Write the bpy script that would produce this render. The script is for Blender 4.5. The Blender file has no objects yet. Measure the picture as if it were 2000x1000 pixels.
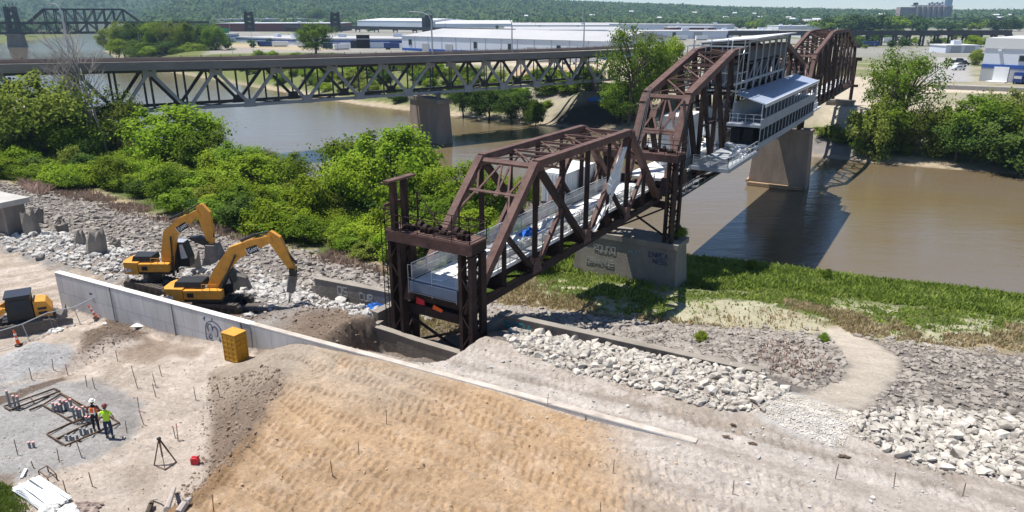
import bpy, bmesh, math, random
import numpy as np
from mathutils import Vector, Matrix
random.seed(7); RNG = np.random.default_rng(11)
SC = bpy.context.scene
COL = SC.collection
R = math.radians

# ------------------------------------------------------------------ camera
F_PX, HZ, CAM_H = 1400.0, 28.0, 20.0
PITCH = math.atan((500 - HZ) / F_PX)
cP, sP = math.cos(PITCH), math.sin(PITCH)
cam = bpy.data.cameras.new("camera"); cam_o = bpy.data.objects.new("camera", cam); COL.objects.link(cam_o)
cam.sensor_width = 36; cam.lens = 36 * F_PX / 2000; cam.clip_start = .5; cam.clip_end = 20000
cam_o.location = (0, 0, CAM_H); cam_o.rotation_euler = (math.pi / 2 - PITCH, 0, 0)
SC.camera = cam_o

def ray(px, py):
    u, v = px - 1000, py - 500
    return (u, F_PX * cP - v * sP, -(F_PX * sP + v * cP))
def at(px, py, z):                       # survey: where a sight line meets level z
    r = ray(px, py); t = (z - CAM_H) / r[2]
    return (r[0] * t, r[1] * t, z)
def aty(px, py, y):
    r = ray(px, py); t = y / r[1]
    return (r[0] * t, y, CAM_H + r[2] * t)
def depth(x, y, z): return y * cP + (CAM_H - z) * sP
def px_of(x, y, z):
    d = CAM_H - z; k = depth(x, y, z)
    return 1000 + F_PX * x / k, 500 + F_PX * (d * cP - y * sP) / k

# ------------------------------------------------------------------ light
SUN = Vector((-.320, .096, .943)).normalized()
sun = bpy.data.lights.new("sun", 'SUN'); sun.energy = 5.0; sun.angle = R(.5); sun.color = (1, .955, .88)
sun_o = bpy.data.objects.new("sun", sun); COL.objects.link(sun_o)
sun_o.rotation_euler = SUN.to_track_quat('Z', 'Y').to_euler()
sun_o.location = (-60, 20, 160)
W = bpy.data.worlds.new("World"); SC.world = W; W.use_nodes = True
nt = W.node_tree; nt.nodes.clear()
sky = nt.nodes.new('ShaderNodeTexSky'); sky.sky_type = 'NISHITA'; sky.sun_disc = False
sky.sun_elevation = math.asin(SUN.z); sky.sun_rotation = math.atan2(SUN.x, SUN.y)
sky.altitude = 1800; sky.air_density = 1.0; sky.dust_density = .05; sky.ozone_density = 3.0
bg = nt.nodes.new('ShaderNodeBackground'); bg.inputs[1].default_value = .086
wo = nt.nodes.new('ShaderNodeOutputWorld')
nt.links.new(sky.outputs[0], bg.inputs[0]); nt.links.new(bg.outputs[0], wo.inputs[0])
SC.view_settings.view_transform = 'Standard'; SC.view_settings.look = 'None'
SC.view_settings.exposure = .60; SC.view_settings.gamma = 1
SC.cycles.max_bounces = 5; SC.cycles.diffuse_bounces = 2; SC.cycles.glossy_bounces = 2
SC.cycles.transmission_bounces = 3; SC.cycles.transparent_max_bounces = 6; SC.cycles.volume_bounces = 0
SC.cycles.use_denoising = True

# ------------------------------------------------------------------ materials
MATS = {}
def mat(name, col, rough=.8, var=.18, scale=1.5, bump=0., bscale=None, metal=0., col2=None, mix=.5, spec=.3, detail=6, streak=None):
    m = bpy.data.materials.new(name); m.use_nodes = True; MATS[name] = m
    n = m.node_tree.nodes; l = m.node_tree.links
    b = n['Principled BSDF']; b.inputs['Roughness'].default_value = rough; b.inputs['Metallic'].default_value = metal
    b.inputs['Specular IOR Level'].default_value = spec
    tc = n.new('ShaderNodeTexCoord')
    no = n.new('ShaderNodeTexNoise'); no.inputs['Scale'].default_value = scale; no.inputs['Detail'].default_value = detail
    no.inputs['Roughness'].default_value = .65
    src = tc.outputs['Object']
    if streak:
        mp = n.new('ShaderNodeMapping'); mp.inputs['Scale'].default_value = streak
        l.new(src, mp.inputs[0]); src = mp.outputs[0]
    l.new(src, no.inputs['Vector'])
    cr = n.new('ShaderNodeValToRGB')
    c2 = col2 if col2 else tuple(min(1, c * (1 + var)) for c in col)
    c1 = col if col2 else tuple(c * (1 - var) for c in col)
    cr.color_ramp.elements[0].position = max(0, mix - .22); cr.color_ramp.elements[1].position = min(1, mix + .22)
    cr.color_ramp.elements[0].color = (*c1, 1); cr.color_ramp.elements[1].color = (*c2, 1)
    l.new(no.outputs['Fac'], cr.inputs[0]); l.new(cr.outputs[0], b.inputs['Base Color'])
    if bump:
        n2 = n.new('ShaderNodeTexNoise'); n2.inputs['Scale'].default_value = bscale or scale * 6; n2.inputs['Detail'].default_value = 5
        l.new(tc.outputs['Object'], n2.inputs['Vector'])
        bp = n.new('ShaderNodeBump'); bp.inputs['Strength'].default_value = bump; bp.inputs['Distance'].default_value = .1
        l.new(n2.outputs['Fac'], bp.inputs['Height']); l.new(bp.outputs[0], b.inputs['Normal'])
    return m
def leaf_mat(name, c1, c2, c3, trans=.25, scale=.9):
    m = bpy.data.materials.new(name); m.use_nodes = True; MATS[name] = m
    n = m.node_tree.nodes; l = m.node_tree.links; n.clear()
    o = n.new('ShaderNodeOutputMaterial'); d = n.new('ShaderNodeBsdfDiffuse'); t = n.new('ShaderNodeBsdfTranslucent'); mx = n.new('ShaderNodeMixShader')
    mx.inputs[0].default_value = trans
    tc = n.new('ShaderNodeTexCoord'); no = n.new('ShaderNodeTexNoise'); no.inputs['Scale'].default_value = scale; no.inputs['Detail'].default_value = 7; no.inputs['Roughness'].default_value = .75
    l.new(tc.outputs['Object'], no.inputs['Vector'])
    cr = n.new('ShaderNodeValToRGB'); e = cr.color_ramp.elements
    e[0].position = .33; e[0].color = (*c1, 1); e[1].position = .68; e[1].color = (*c3, 1)
    k = e.new(.5); k.color = (*c2, 1)
    l.new(no.outputs['Fac'], cr.inputs[0])
    oi = n.new('ShaderNodeObjectInfo'); hs = n.new('ShaderNodeHueSaturation'); ma = n.new('ShaderNodeMapRange')
    ma.inputs[3].default_value = .7; ma.inputs[4].default_value = 1.3
    l.new(oi.outputs['Random'], ma.inputs[0]); l.new(ma.outputs[0], hs.inputs['Value']); l.new(cr.outputs[0], hs.inputs['Color'])
    mb = n.new('ShaderNodeMapRange'); mb.inputs[3].default_value = .488; mb.inputs[4].default_value = .512
    mu = n.new('ShaderNodeMath'); mu.operation = 'MULTIPLY'; mu.inputs[1].default_value = 7.31; fr = n.new('ShaderNodeMath'); fr.operation = 'FRACT'
    l.new(oi.outputs['Random'], mu.inputs[0]); l.new(mu.outputs[0], fr.inputs[0]); l.new(fr.outputs[0], mb.inputs[0]); l.new(mb.outputs[0], hs.inputs['Hue'])
    l.new(hs.outputs[0], d.inputs[0]); l.new(hs.outputs[0], t.inputs[0])
    l.new(d.outputs[0], mx.inputs[1]); l.new(t.outputs[0], mx.inputs[2]); l.new(mx.outputs[0], o.inputs[0])
    return m

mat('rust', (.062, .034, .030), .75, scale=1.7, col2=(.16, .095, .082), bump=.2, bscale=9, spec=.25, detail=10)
mat('rust_shaded', (.017, .012, .011), .8, scale=.9, col2=(.052, .031, .027), spec=.2)  # same rust, with the shade on unlit members put into the colour
mat('fascia_paint', (.17, .16, .155), .8, scale=.25, col2=(.25, .235, .225), streak=(1, 1, 4))
mat('dark_glass', (.022, .028, .038), .9, scale=.5, var=.4, spec=.02)
mat('grey_steel', (.33, .345, .37), .6, scale=.6, var=.2, spec=.35)
mat('dark_steel', (.07, .07, .075), .7, scale=.7, var=.3)
mat('galv', (.42, .45, .48), .45, scale=1, var=.12, metal=.3)
mat('concrete', (.40, .385, .36), .9, scale=.7, var=.16, bump=.15, bscale=14)
mat('concrete_pale', (.62, .60, .57), .9, scale=.5, var=.1, bump=.1, bscale=14)
mat('concrete_old', (.17, .15, .13), .95, scale=.5, col2=(.30, .27, .235), bump=.25, bscale=6, streak=(1, 1, .35))
mat('concrete_dark', (.13, .115, .105), .95, scale=.5, col2=(.25, .225, .20), bump=.25, bscale=6, streak=(1, 1, .35))
mat('pier_stone', (.17, .13, .105), .95, scale=.35, col2=(.32, .265, .215), bump=.3, bscale=4, streak=(1, 1, .3))
mat('deck_white', (.62, .62, .62), .7, scale=1.2, col2=(.8, .8, .79))
mat('white_metal', (.74, .76, .78), .5, scale=.4, var=.06, bump=.02)
mat('grey_metal', (.30, .33, .385), .5, scale=.6, var=.12)
mat('roof_white', (.60, .61, .63), .5, scale=.05, var=.06)
mat('roof_blue', (.42, .48, .60), .38, scale=.8, var=.05, metal=.35)
mat('roof_grey', (.37, .37, .385), .8, scale=.03, var=.12)
mat('wall_white', (.60, .64, .72), .6, scale=.03, var=.07)
mat('wall_grey', (.36, .37, .39), .7, scale=.05, var=.1)
mat('blue_paint', (.03, .09, .33), .5, scale=.2, var=.15)
mat('dark_void', (.012, .012, .014), .9, scale=1, var=.2)
mat('glass', (.02, .03, .042), .35, scale=.5, var=.35, spec=.25)
mat('brick_red', (.13, .045, .04), .9, scale=.5, var=.2)
mat('cat_yellow', (.34, .17, .04), .5, scale=2.2, col2=(.66, .30, .035), mix=.36, bump=.08, spec=.4, detail=9)
mat('crate_yellow', (.50, .25, .02), .6, scale=1.3, var=.2)
mat('black_metal', (.018, .018, .02), .5, scale=2, var=.4, spec=.4)
mat('track_steel', (.05, .043, .038), .75, scale=3, col2=(.12, .10, .085))
mat('chrome', (.55, .56, .58), .25, metal=.9, scale=3, var=.1)
mat('bucket_steel', (.10, .09, .085), .65, scale=3, col2=(.25, .22, .2))
mat('white_paint', (.8, .8, .8), .6, scale=3, var=.05)
mat('black_paint', (.02, .02, .02), .6, scale=3, var=.1)
mat('graffiti_blue', (.02, .10, .36), .7, scale=2, var=.3)
mat('graffiti_teal', (.04, .27, .36), .7, scale=2, var=.3)
mat('graffiti_line', (.06, .08, .17), .7, scale=2, var=.3)
mat('graffiti_pale', (.30, .32, .315), .8, scale=1.2, var=.35)
mat('graffiti_pink', (.45, .20, .19), .8, scale=1.2, var=.3)
mat('stake_wood', (.22, .15, .10), .9, scale=4, var=.25)
mat('roof_dark', (.025, .03, .045), .5, scale=1, var=.2)
mat('cap_dusty', (.27, .225, .185), .95, scale=1.1, col2=(.52, .47, .42), mix=.45, detail=10)
mat('brown_cloth', (.17, .12, .10), .9, scale=3, col2=(.34, .28, .25))
mat('edge_blue', (.10, .13, .19), .5, scale=1, var=.12)
mat('fill_clod', (.38, .26, .16), .95, scale=1.2, col2=(.50, .36, .23))
mat('road_stone', (.30, .25, .2), .95, scale=1.2, col2=(.56, .49, .42))
mat('wood', (.36, .25, .15), .85, scale=4, var=.25, streak=(1, 1, 6))
mat('wood_dark', (.12, .08, .055), .9, scale=4, var=.3)
mat('plank_white', (.66, .70, .72), .6, scale=2, var=.12)
mat('pipe_grey', (.24, .25, .27), .6, scale=4, var=.15)
mat('cap_pink', (.75, .36, .35), .6, scale=4, var=.15)
mat('tarp_blue', (.03, .16, .55), .45, scale=2, var=.25)
mat('sheet_white', (.68, .67, .65), .8, scale=1.5, var=.12)
mat('orange', (.85, .13, .02), .6, scale=5, var=.12)
mat('red_plastic', (.55, .03, .04), .5, scale=5, var=.15)
mat('vest_orange', (.95, .16, .02), .8, scale=8, var=.12)
mat('vest_lime', (.50, .80, .05), .8, scale=8, var=.1)
mat('jeans', (.03, .045, .085), .9, scale=9, var=.25)
mat('dark_cloth', (.025, .025, .035), .9, scale=9, var=.25)
mat('shirt_maroon', (.13, .05, .045), .9, scale=9, var=.25)
mat('skin', (.42, .24, .17), .6, scale=9, var=.08)
mat('hat_white', (.85, .85, .83), .4, scale=9, var=.03)
mat('hat_maroon', (.16, .05, .045), .4, scale=9, var=.1)
mat('boot', (.06, .045, .035), .8, scale=9, var=.2)
mat('bark', (.10, .08, .062), .95, scale=2, var=.3, bump=.3)
mat('bark_pale', (.36, .32, .29), .95, scale=2, var=.25)
mat('silo', (.33, .27, .26), .9, scale=.06, var=.15, streak=(1, 1, .1))
mat('asphalt', (.20, .20, .205), .9, scale=.3, var=.12)
mat('road_rust', (.25, .195, .172), .9, scale=.2, var=.2)
mat('gravel', (.50, .49, .48), .95, scale=9, var=.3, bump=.8, bscale=14)
mat('mound_dirt', (.17, .125, .095), .95, scale=2.2, col2=(.29, .22, .17), bump=.8, bscale=9)
mat('sand_bag', (.72, .70, .66), .8, scale=4, var=.1)
mat('car_black', (.02, .022, .03), .25, scale=1, var=.2, spec=.6)
mat('car_silver', (.55, .56, .58), .3, scale=1, var=.06, spec=.6)
mat('car_white', (.78, .79, .8), .3, scale=1, var=.04, spec=.6)
mat('truck_blue', (.02, .05, .2), .35, scale=1, var=.1, spec=.5)
mat('tyre', (.02, .02, .02), .9, scale=4, var=.2)
mat('sign_green', (.02, .30, .19), .6, scale=1, var=.1)
mat('lichen', (.1, .09, .04), .9, scale=1, var=.2)
mat('rock_white', (.29, .255, .215), .9, scale=1.1, col2=(.64, .605, .555), bump=.25, bscale=5, detail=3)
mat('rock_grey', (.155, .135, .118), .95, scale=.8, col2=(.37, .335, .30), bump=.3, bscale=5, detail=3)
mat('rock_rubble', (.28, .26, .24), .95, scale=.8, col2=(.56, .545, .525), bump=.3, bscale=6, detail=3)
def obj_tint(m, lo, hi):
    n = m.node_tree.nodes; l = m.node_tree.links; b = n['Principled BSDF']; src = b.inputs['Base Color'].links[0].from_socket
    oi = n.new('ShaderNodeObjectInfo'); mr = n.new('ShaderNodeMapRange'); mr.inputs[3].default_value = lo; mr.inputs[4].default_value = hi
    vm = n.new('ShaderNodeVectorMath'); vm.operation = 'SCALE'; l.new(oi.outputs['Random'], mr.inputs[0]); l.new(src, vm.inputs[0]); l.new(mr.outputs[0], vm.inputs['Scale']); l.new(vm.outputs[0], b.inputs['Base Color'])
obj_tint(MATS['rock_white'], .72, 1.18)
leaf_mat('leaf_olive', (.10, .135, .024), (.21, .26, .048), (.32, .37, .09), .42)
leaf_mat('leaf_green', (.07, .12, .015), (.165, .245, .027), (.27, .37, .06), .4)
leaf_mat('leaf_bright', (.11, .175, .015), (.235, .33, .03), (.37, .46, .065), .38)
leaf_mat('leaf_dark', (.035, .065, .016), (.075, .13, .028), (.14, .20, .048), .3)
leaf_mat('leaf_far', (.032, .06, .02), (.062, .11, .034), (.10, .155, .05), .2, .12)
leaf_mat('grass_green', (.12, .165, .03), (.20, .27, .05), (.31, .36, .11), .4, .35)
leaf_mat('grass_dry', (.30, .26, .12), (.46, .38, .21), (.62, .53, .34), .4, .35)
leaf_mat('brush_brown', (.20, .14, .11), (.32, .235, .19), (.45, .35, .29), .25, .5)

# ------------------------------------------------------------------ mesh builder
ORG = {}
def link(o): COL.objects.link(o); return o
def tag(o, label=None, cat=None, group=None, kind=None):
    if label: o['label'] = label
    if cat: o['category'] = cat
    if group: o['group'] = group
    if kind: o['kind'] = kind
    return o
def thing(name, label, cat, loc=(0, 0, 0), group=None, rz=0):
    o = link(bpy.data.objects.new(name, None)); o.location = loc; o.empty_display_size = .3; o.rotation_euler = (0, 0, rz)
    ORG[o.name] = Vector((loc[0], loc[1], loc[2])); return tag(o, label, cat, group)
def V3(*a): return Vector(a)
class MB:
    def __init__(s): s.v = []; s.f = []
    def add(s, vs, fs):
        k = len(s.v); s.v += [tuple(p) for p in vs]; s.f += [tuple(i + k for i in f) for f in fs]; return s
    def box(s, c, d, rz=0, ux=None):
        hx, hy, hz = d[0] / 2, d[1] / 2, d[2] / 2
        ca, sa = math.cos(rz), math.sin(rz); vs = []
        for x, y, z in ((-1, -1, -1), (1, -1, -1), (1, 1, -1), (-1, 1, -1), (-1, -1, 1), (1, -1, 1), (1, 1, 1), (-1, 1, 1)):
            X, Y = x * hx, y * hy
            vs.append((c[0] + X * ca - Y * sa, c[1] + X * sa + Y * ca, c[2] + z * hz))
        return s.add(vs, ((0, 3, 2, 1), (4, 5, 6, 7), (0, 1, 5, 4), (1, 2, 6, 5), (2, 3, 7, 6), (3, 0, 4, 7)))
    def bar(s, p, q, w, h=None, up=(0, 0, 1)):
        h = h or w; p, q = Vector(p), Vector(q); d = q - p
        if d.length < 1e-6: return s
        d.normalize(); u = Vector(up)
        if abs(d.dot(u)) > .97: u = Vector((1, 0, 0)) if abs(d.x) < .9 else Vector((0, 1, 0))
        a = d.cross(u).normalized(); b = a.cross(d).normalized()
        vs = []
        for e in (p, q):
            for i, j in ((-1, -1), (1, -1), (1, 1), (-1, 1)): vs.append(e + a * (i * w / 2) + b * (j * h / 2))
        return s.add(vs, ((3, 2, 1, 0), (4, 5, 6, 7), (0, 1, 5, 4), (1, 2, 6, 5), (2, 3, 7, 6), (3, 0, 4, 7)))
    def tube(s, p, q, r0, r1=None, n=8, cap=True):
        r1 = r0 if r1 is None else r1; p, q = Vector(p), Vector(q); d = (q - p)
        if d.length < 1e-6: return s
        d.normalize(); u = Vector((0, 0, 1)) if abs(d.z) < .95 else Vector((1, 0, 0))
        a = d.cross(u).normalized(); b = a.cross(d)
        vs = [];
        for e, r in ((p, r0), (q, r1)):
            for i in range(n):
                t = 2 * math.pi * i / n; vs.append(e + a * (r * math.cos(t)) + b * (r * math.sin(t)))
        fs = [(i, (i + 1) % n, n + (i + 1) % n, n + i) for i in range(n)]
        if cap: fs += [tuple(range(n))[::-1], tuple(range(n, 2 * n))]
        return s.add(vs, fs)
    def path(s, pts, r, n=6, r1=None):
        for i in range(len(pts) - 1):
            a = r if r1 is None else r + (r1 - r) * i / (len(pts) - 1); b = r if r1 is None else r + (r1 - r) * (i + 1) / (len(pts) - 1)
            s.tube(pts[i], pts[i + 1], a, b, n)
        return s
    def prism(s, pts, vec):
        n = len(pts); v = Vector(vec); P = [Vector(p) for p in pts]
        return s.add(P + [p + v for p in P], [tuple(range(n))[::-1], tuple(range(n, 2 * n))] + [(i, (i + 1) % n, n + (i + 1) % n, n + i) for i in range(n)])
    def lathe(s, c, prof, n=16):
        vs = []; fs = []
        for r, z in prof:
            for i in range(n):
                t = 2 * math.pi * i / n; vs.append((c[0] + r * math.cos(t), c[1] + r * math.sin(t), c[2] + z))
        for k in range(len(prof) - 1):
            for i in range(n): fs.append((k * n + i, k * n + (i + 1) % n, (k + 1) * n + (i + 1) % n, (k + 1) * n + i))
        fs += [tuple(range(n))[::-1], tuple(range((len(prof) - 1) * n, len(prof) * n))]
        return s.add(vs, fs)
    def lattice(s, p, q, w, h, up=(0, 0, 1), fl=None, lace=.05, step=None):   # laced member: two channels joined by zigzag lacing on two faces
        p, q = Vector(p), Vector(q); d = (q - p); L = d.length; d.normalize(); u = Vector(up)
        if abs(d.dot(u)) > .97: u = Vector((1, 0, 0))
        a = d.cross(u).normalized(); b = a.cross(d).normalized(); fl = fl or w * .2
        for sg in (-1, 1): s.bar(p + a * sg * (w / 2 - fl / 2), q + a * sg * (w / 2 - fl / 2), fl, h, up=b)
        step = step or w * 1.1; n = max(2, int(L / step))
        for face in (-1, 1):
            o = b * (face * (h / 2 - lace / 4))
            for i in range(n):
                sg = 1 if i % 2 else -1
                s.bar(p + d * (L * i / n) + a * sg * w * .4 + o, p + d * (L * (i + 1) / n) - a * sg * w * .4 + o, lace, lace / 2, up=b)
        return s
    def build(s, name, m, parent=None, loc=None, smooth=False):
        o3 = Vector((0, 0, 0))
        if parent is not None: o3 = ORG[parent.name]
        elif loc is not None: o3 = Vector(loc)
        me = bpy.data.meshes.new(name)
        me.from_pydata([(v[0] - o3.x, v[1] - o3.y, v[2] - o3.z) for v in s.v], [], s.f); me.update()
        if smooth: me.polygons.foreach_set('use_smooth', [True] * len(me.polygons))
        me.materials.append(MATS[m] if isinstance(m, str) else m)
        o = link(bpy.data.objects.new(name, me)); ORG[o.name] = o3
        if parent is not None: o.parent = parent
        elif loc is not None: o.location = loc
        return o
def np_mesh(name, verts, faces, m, smooth=False):
    me = bpy.data.meshes.new(name); nv, nf, k = len(verts), len(faces), faces.shape[1]
    me.vertices.add(nv); me.vertices.foreach_set('co', np.asarray(verts, np.float32).ravel())
    me.loops.add(nf * k); me.loops.foreach_set('vertex_index', np.asarray(faces, np.int32).ravel())
    me.polygons.add(nf); me.polygons.foreach_set('loop_start', np.arange(0, nf * k, k, dtype=np.int32))
    me.polygons.foreach_set('use_smooth', np.full(nf, smooth, dtype=bool))
    me.update(calc_edges=True); me.materials.append(MATS[m] if isinstance(m, str) else m)
    return me
def copy_tree(o, parent=None):
    c = o.copy(); COL.objects.link(c)
    if parent is not None: c.parent = parent
    ORG[c.name] = ORG.get(o.name, Vector((0, 0, 0)))
    for ch in [k for k in o.children]: copy_tree(ch, c)
    return c
# ------------------------------------------------------------------ terrain
WA = np.array((-32.2, 47.4)); WE = np.array((.884, -.469)); WN = np.array((.469, .884))
def W(r, q, z=0.): return Vector((WA[0] + WE[0] * r + WN[0] * q, WA[1] + WE[1] * r + WN[1] * q, z))
def qr(x, y):
    dx, dy = x - WA[0], y - WA[1]
    return dx * WN[0] + dy * WN[1], dx * WE[0] + dy * WE[1]
def sm(t, a, b):
    u = np.clip((t - a) / (b - a), 0, 1); return u * u * (3 - 2 * u)
def vnoise(x, y, seed=0):
    xi, yi = np.floor(x).astype(np.int64), np.floor(y).astype(np.int64); fx, fy = x - xi, y - yi
    fx, fy = fx * fx * (3 - 2 * fx), fy * fy * (3 - 2 * fy)
    def h(a, b):
        n = (a * 374761393 + b * 668265263 + seed * 974634777) & 0xffffffff
        n = ((n ^ (n >> 13)) * 1274126177) & 0xffffffff
        return ((n ^ (n >> 16)) & 0xffff) / 65535.0
    return (h(xi, yi) * (1 - fx) + h(xi + 1, yi) * fx) * (1 - fy) + (h(xi, yi + 1) * (1 - fx) + h(xi + 1, yi + 1) * fx) * fy
def fbm(x, y, s, oct=4, seed=0, g=.5):
    t = 0; a = 1.; w = 0
    for i in range(oct): t = t + a * vnoise(x * s * 2 ** i + 17.3 * i, y * s * 2 ** i + 5.1 * i, seed + i); w += a; a *= g
    return t / w - .5
def sdpoly(x, y, P):                       # signed distance, positive inside
    P = np.asarray(P, float); n = len(P); d = np.full(np.shape(x), 1e18); c = np.zeros(np.shape(x), bool)
    for i in range(n):
        a, b = P[i], P[(i + 1) % n]; ex, ey = b - a; wx, wy = x - a[0], y - a[1]
        t = np.clip((wx * ex + wy * ey) / (ex * ex + ey * ey + 1e-12), 0, 1)
        d = np.minimum(d, (wx - ex * t) ** 2 + (wy - ey * t) ** 2)
        cr = ((a[1] <= y) & (b[1] > y)) | ((b[1] <= y) & (a[1] > y))
        with np.errstate(divide='ignore', invalid='ignore'): xx = a[0] + (y - a[1]) / (b[1] - a[1] + 1e-15) * ex
        c ^= cr & (x < xx)
    return np.where(c, 1, -1) * np.sqrt(d)
RIVER = [(420, -110), (110, 45), (56, 72), (40, 78.5), (22.5, 85), (-20, 104), (-60, 137), (-120, 205), (-250, 345), (-420, 575), (-566, 826), (-690, 1225), (-1500, 2500),
         (-1400, 2600), (-600, 1300), (-470, 960), (-355, 645), (-265, 500), (-192, 408), (-110, 315), (-54, 254), (-10, 217), (14, 200), (36, 178), (58, 162), (76, 151), (140, 118), (450, -40)]
TOE = np.array([(20., -16.5), (24.8, -14.9), (25.7, -14.6), (27.3, -13.9), (29.3, -14.6), (33, -15.9), (36.6, -17.3), (38.5, -14.7), (39.6, -12)])
CREST = np.array([(20., -13.4), (22, -12.3), (23.2, -11.4), (26, -11.2), (29.3, -11.06), (32.2, -11.35), (35.4, -10.9), (37, -10.5)])
TOE_R, TOE_Q = [-52, 8, 23, 34, 51, 62, 100], [32, 27, 25, 27, 32.8, 35.3, 36]
def far_base(x, y):
    d = np.hypot(x, y); az = np.arctan2(x, y)
    z = -2 + 0 * x
    rise = np.interp(az, [-1.2, -.6, -.25, -.08, .04, .135, .22, .325, .5, .8], [150, 150, 130, 104, 76, 60, 50, 38, 27, 25])
    hill = sm(d, 1750, 3500) * rise * (1 + .3 * fbm(x, y, 1 / 520., 3, 5)) * (1 + .05 * fbm(x, y, 1 / 160., 2, 9))
    return z + hill
def base_height(x, y, river=True):
    q, r = qr(x, y)
    yard = .9 * sm(r, 8, 19) * sm(q, -7, -1)
    xt = np.interp(y, TOE[:, 0], TOE[:, 1]); xc = np.interp(y, CREST[:, 0], CREST[:, 1])
    t = sm(x, xt, np.maximum(xc, xt + .5))
    plat = 2.76 - .38 * sm(r, 35, 40) * (1 - sm(r, 41, 45.4)) * sm(q, -3.5, -.6) - .06 * sm(r, 30, 40) * (1 - sm(r, 41, 45))
    land = yard + (plat - yard) * t
    top = np.interp(r, [-60, 0, 10, 16, 21, 26, 29], [.2, .35, .9, 1.3, 1.8, 2.55, 2.74])
    qf = np.interp(r, [-60, 15, 24, 30, 38, 46, 52, 57, 64, 75, 110], [6, 6.5, 5, 4.8, 5.4, 5.6, 4.6, 2.6, -1, -6, -20])
    toe = np.interp(r, TOE_R, TOE_Q)
    u = (q - qf) / (toe - qf)
    u = np.clip(u, 0, 1)
    u = np.where(u < .06, u * u / .12, np.where(u > .94, 1 - .03 - (.0 + (1 - u) ** 2 / .12 - .03), u - .03)) if False else u
    riv = top + (-4.5 - top) * u - 2.6 * sm(q, toe, 57)
    w = sm(q, -.35, .35) * sm(r, -3, 3) + sm(q, -6, 6) * (1 - sm(r, -3, 3))
    w = np.where(r > 45, np.maximum(w, sm(r, 45, 52)), w)
    z = land * (1 - w) + riv * w
    # excavation under the bridge seat
    pit = sm(r, 22.4, 22.9) * (1 - sm(r, 30.4, 30.9)) * sm(q, 6.6, 6.9)
    z = np.where((q < 22) & (pit > 0), z * (1 - pit) + np.minimum(z, -.35 - .22 * np.maximum(q - 12, 0)) * pit, z)
    dip = sm(r, 22.6, 24) * (1 - sm(r, 29.8, 32)) * sm(q, .5, 4.3) * (1 - sm(q, 7.2, 7.5)); z = z * (1 - dip) + np.minimum(z, -.55) * dip
    # left part of the old wing wall: ground behind it is lower
    # dirt mound and gravel heap in the yard
    z = z + 1.35 * sm(1 - np.hypot((x + 25.3) / 3.0, (y - 41.4) / 2.4) + .12 * fbm(x, y, .9, 3, 64), 0, 1.05)
    g1 = np.exp(-(((x + 29.2) / 2.6) ** 2 + ((y - 38.6) / 1.6) ** 2)); g2 = np.exp(-(((x + 32.4) / 2.6) ** 2 + ((y - 36.4) / 1.7) ** 2))
    z = z + np.maximum(1.5 * np.clip(1 - np.hypot((x + 28.6) / 3.1, (y - 39.0) / 2.3), 0, 1), 1.25 * np.clip(1 - np.hypot((x + 31.4) / 3.2, (y - 36.6) / 2.6), 0, 1))
    # trench edge by the conduit slab
    tr = np.exp(-((q + 2.9 + .05 * (r - 4)) / .5) ** 2)
    # rubble ridge beside the old bridge seat
    z = z + 1.0 * np.exp(-((q - 9) / 2.6) ** 2) * sm(r, -26, -17) * (1 - sm(r, 1, 8))
    # soil spilled against the back of the wall
    z = z + .35 * np.exp(-((q - 3.8) / 1.8) ** 2) * sm(r, 15, 18) * (1 - sm(r, 20, 23))
    if river:
        mid = np.interp(r, [-1700, -712, -435, -222, -92, 0, 60], [1200, 407, 270, 168, 118, 100, 100])
        f = sm(q - mid, -25, 25)
        z = z * (1 - f) + far_base(x, y) * f
    return z
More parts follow.
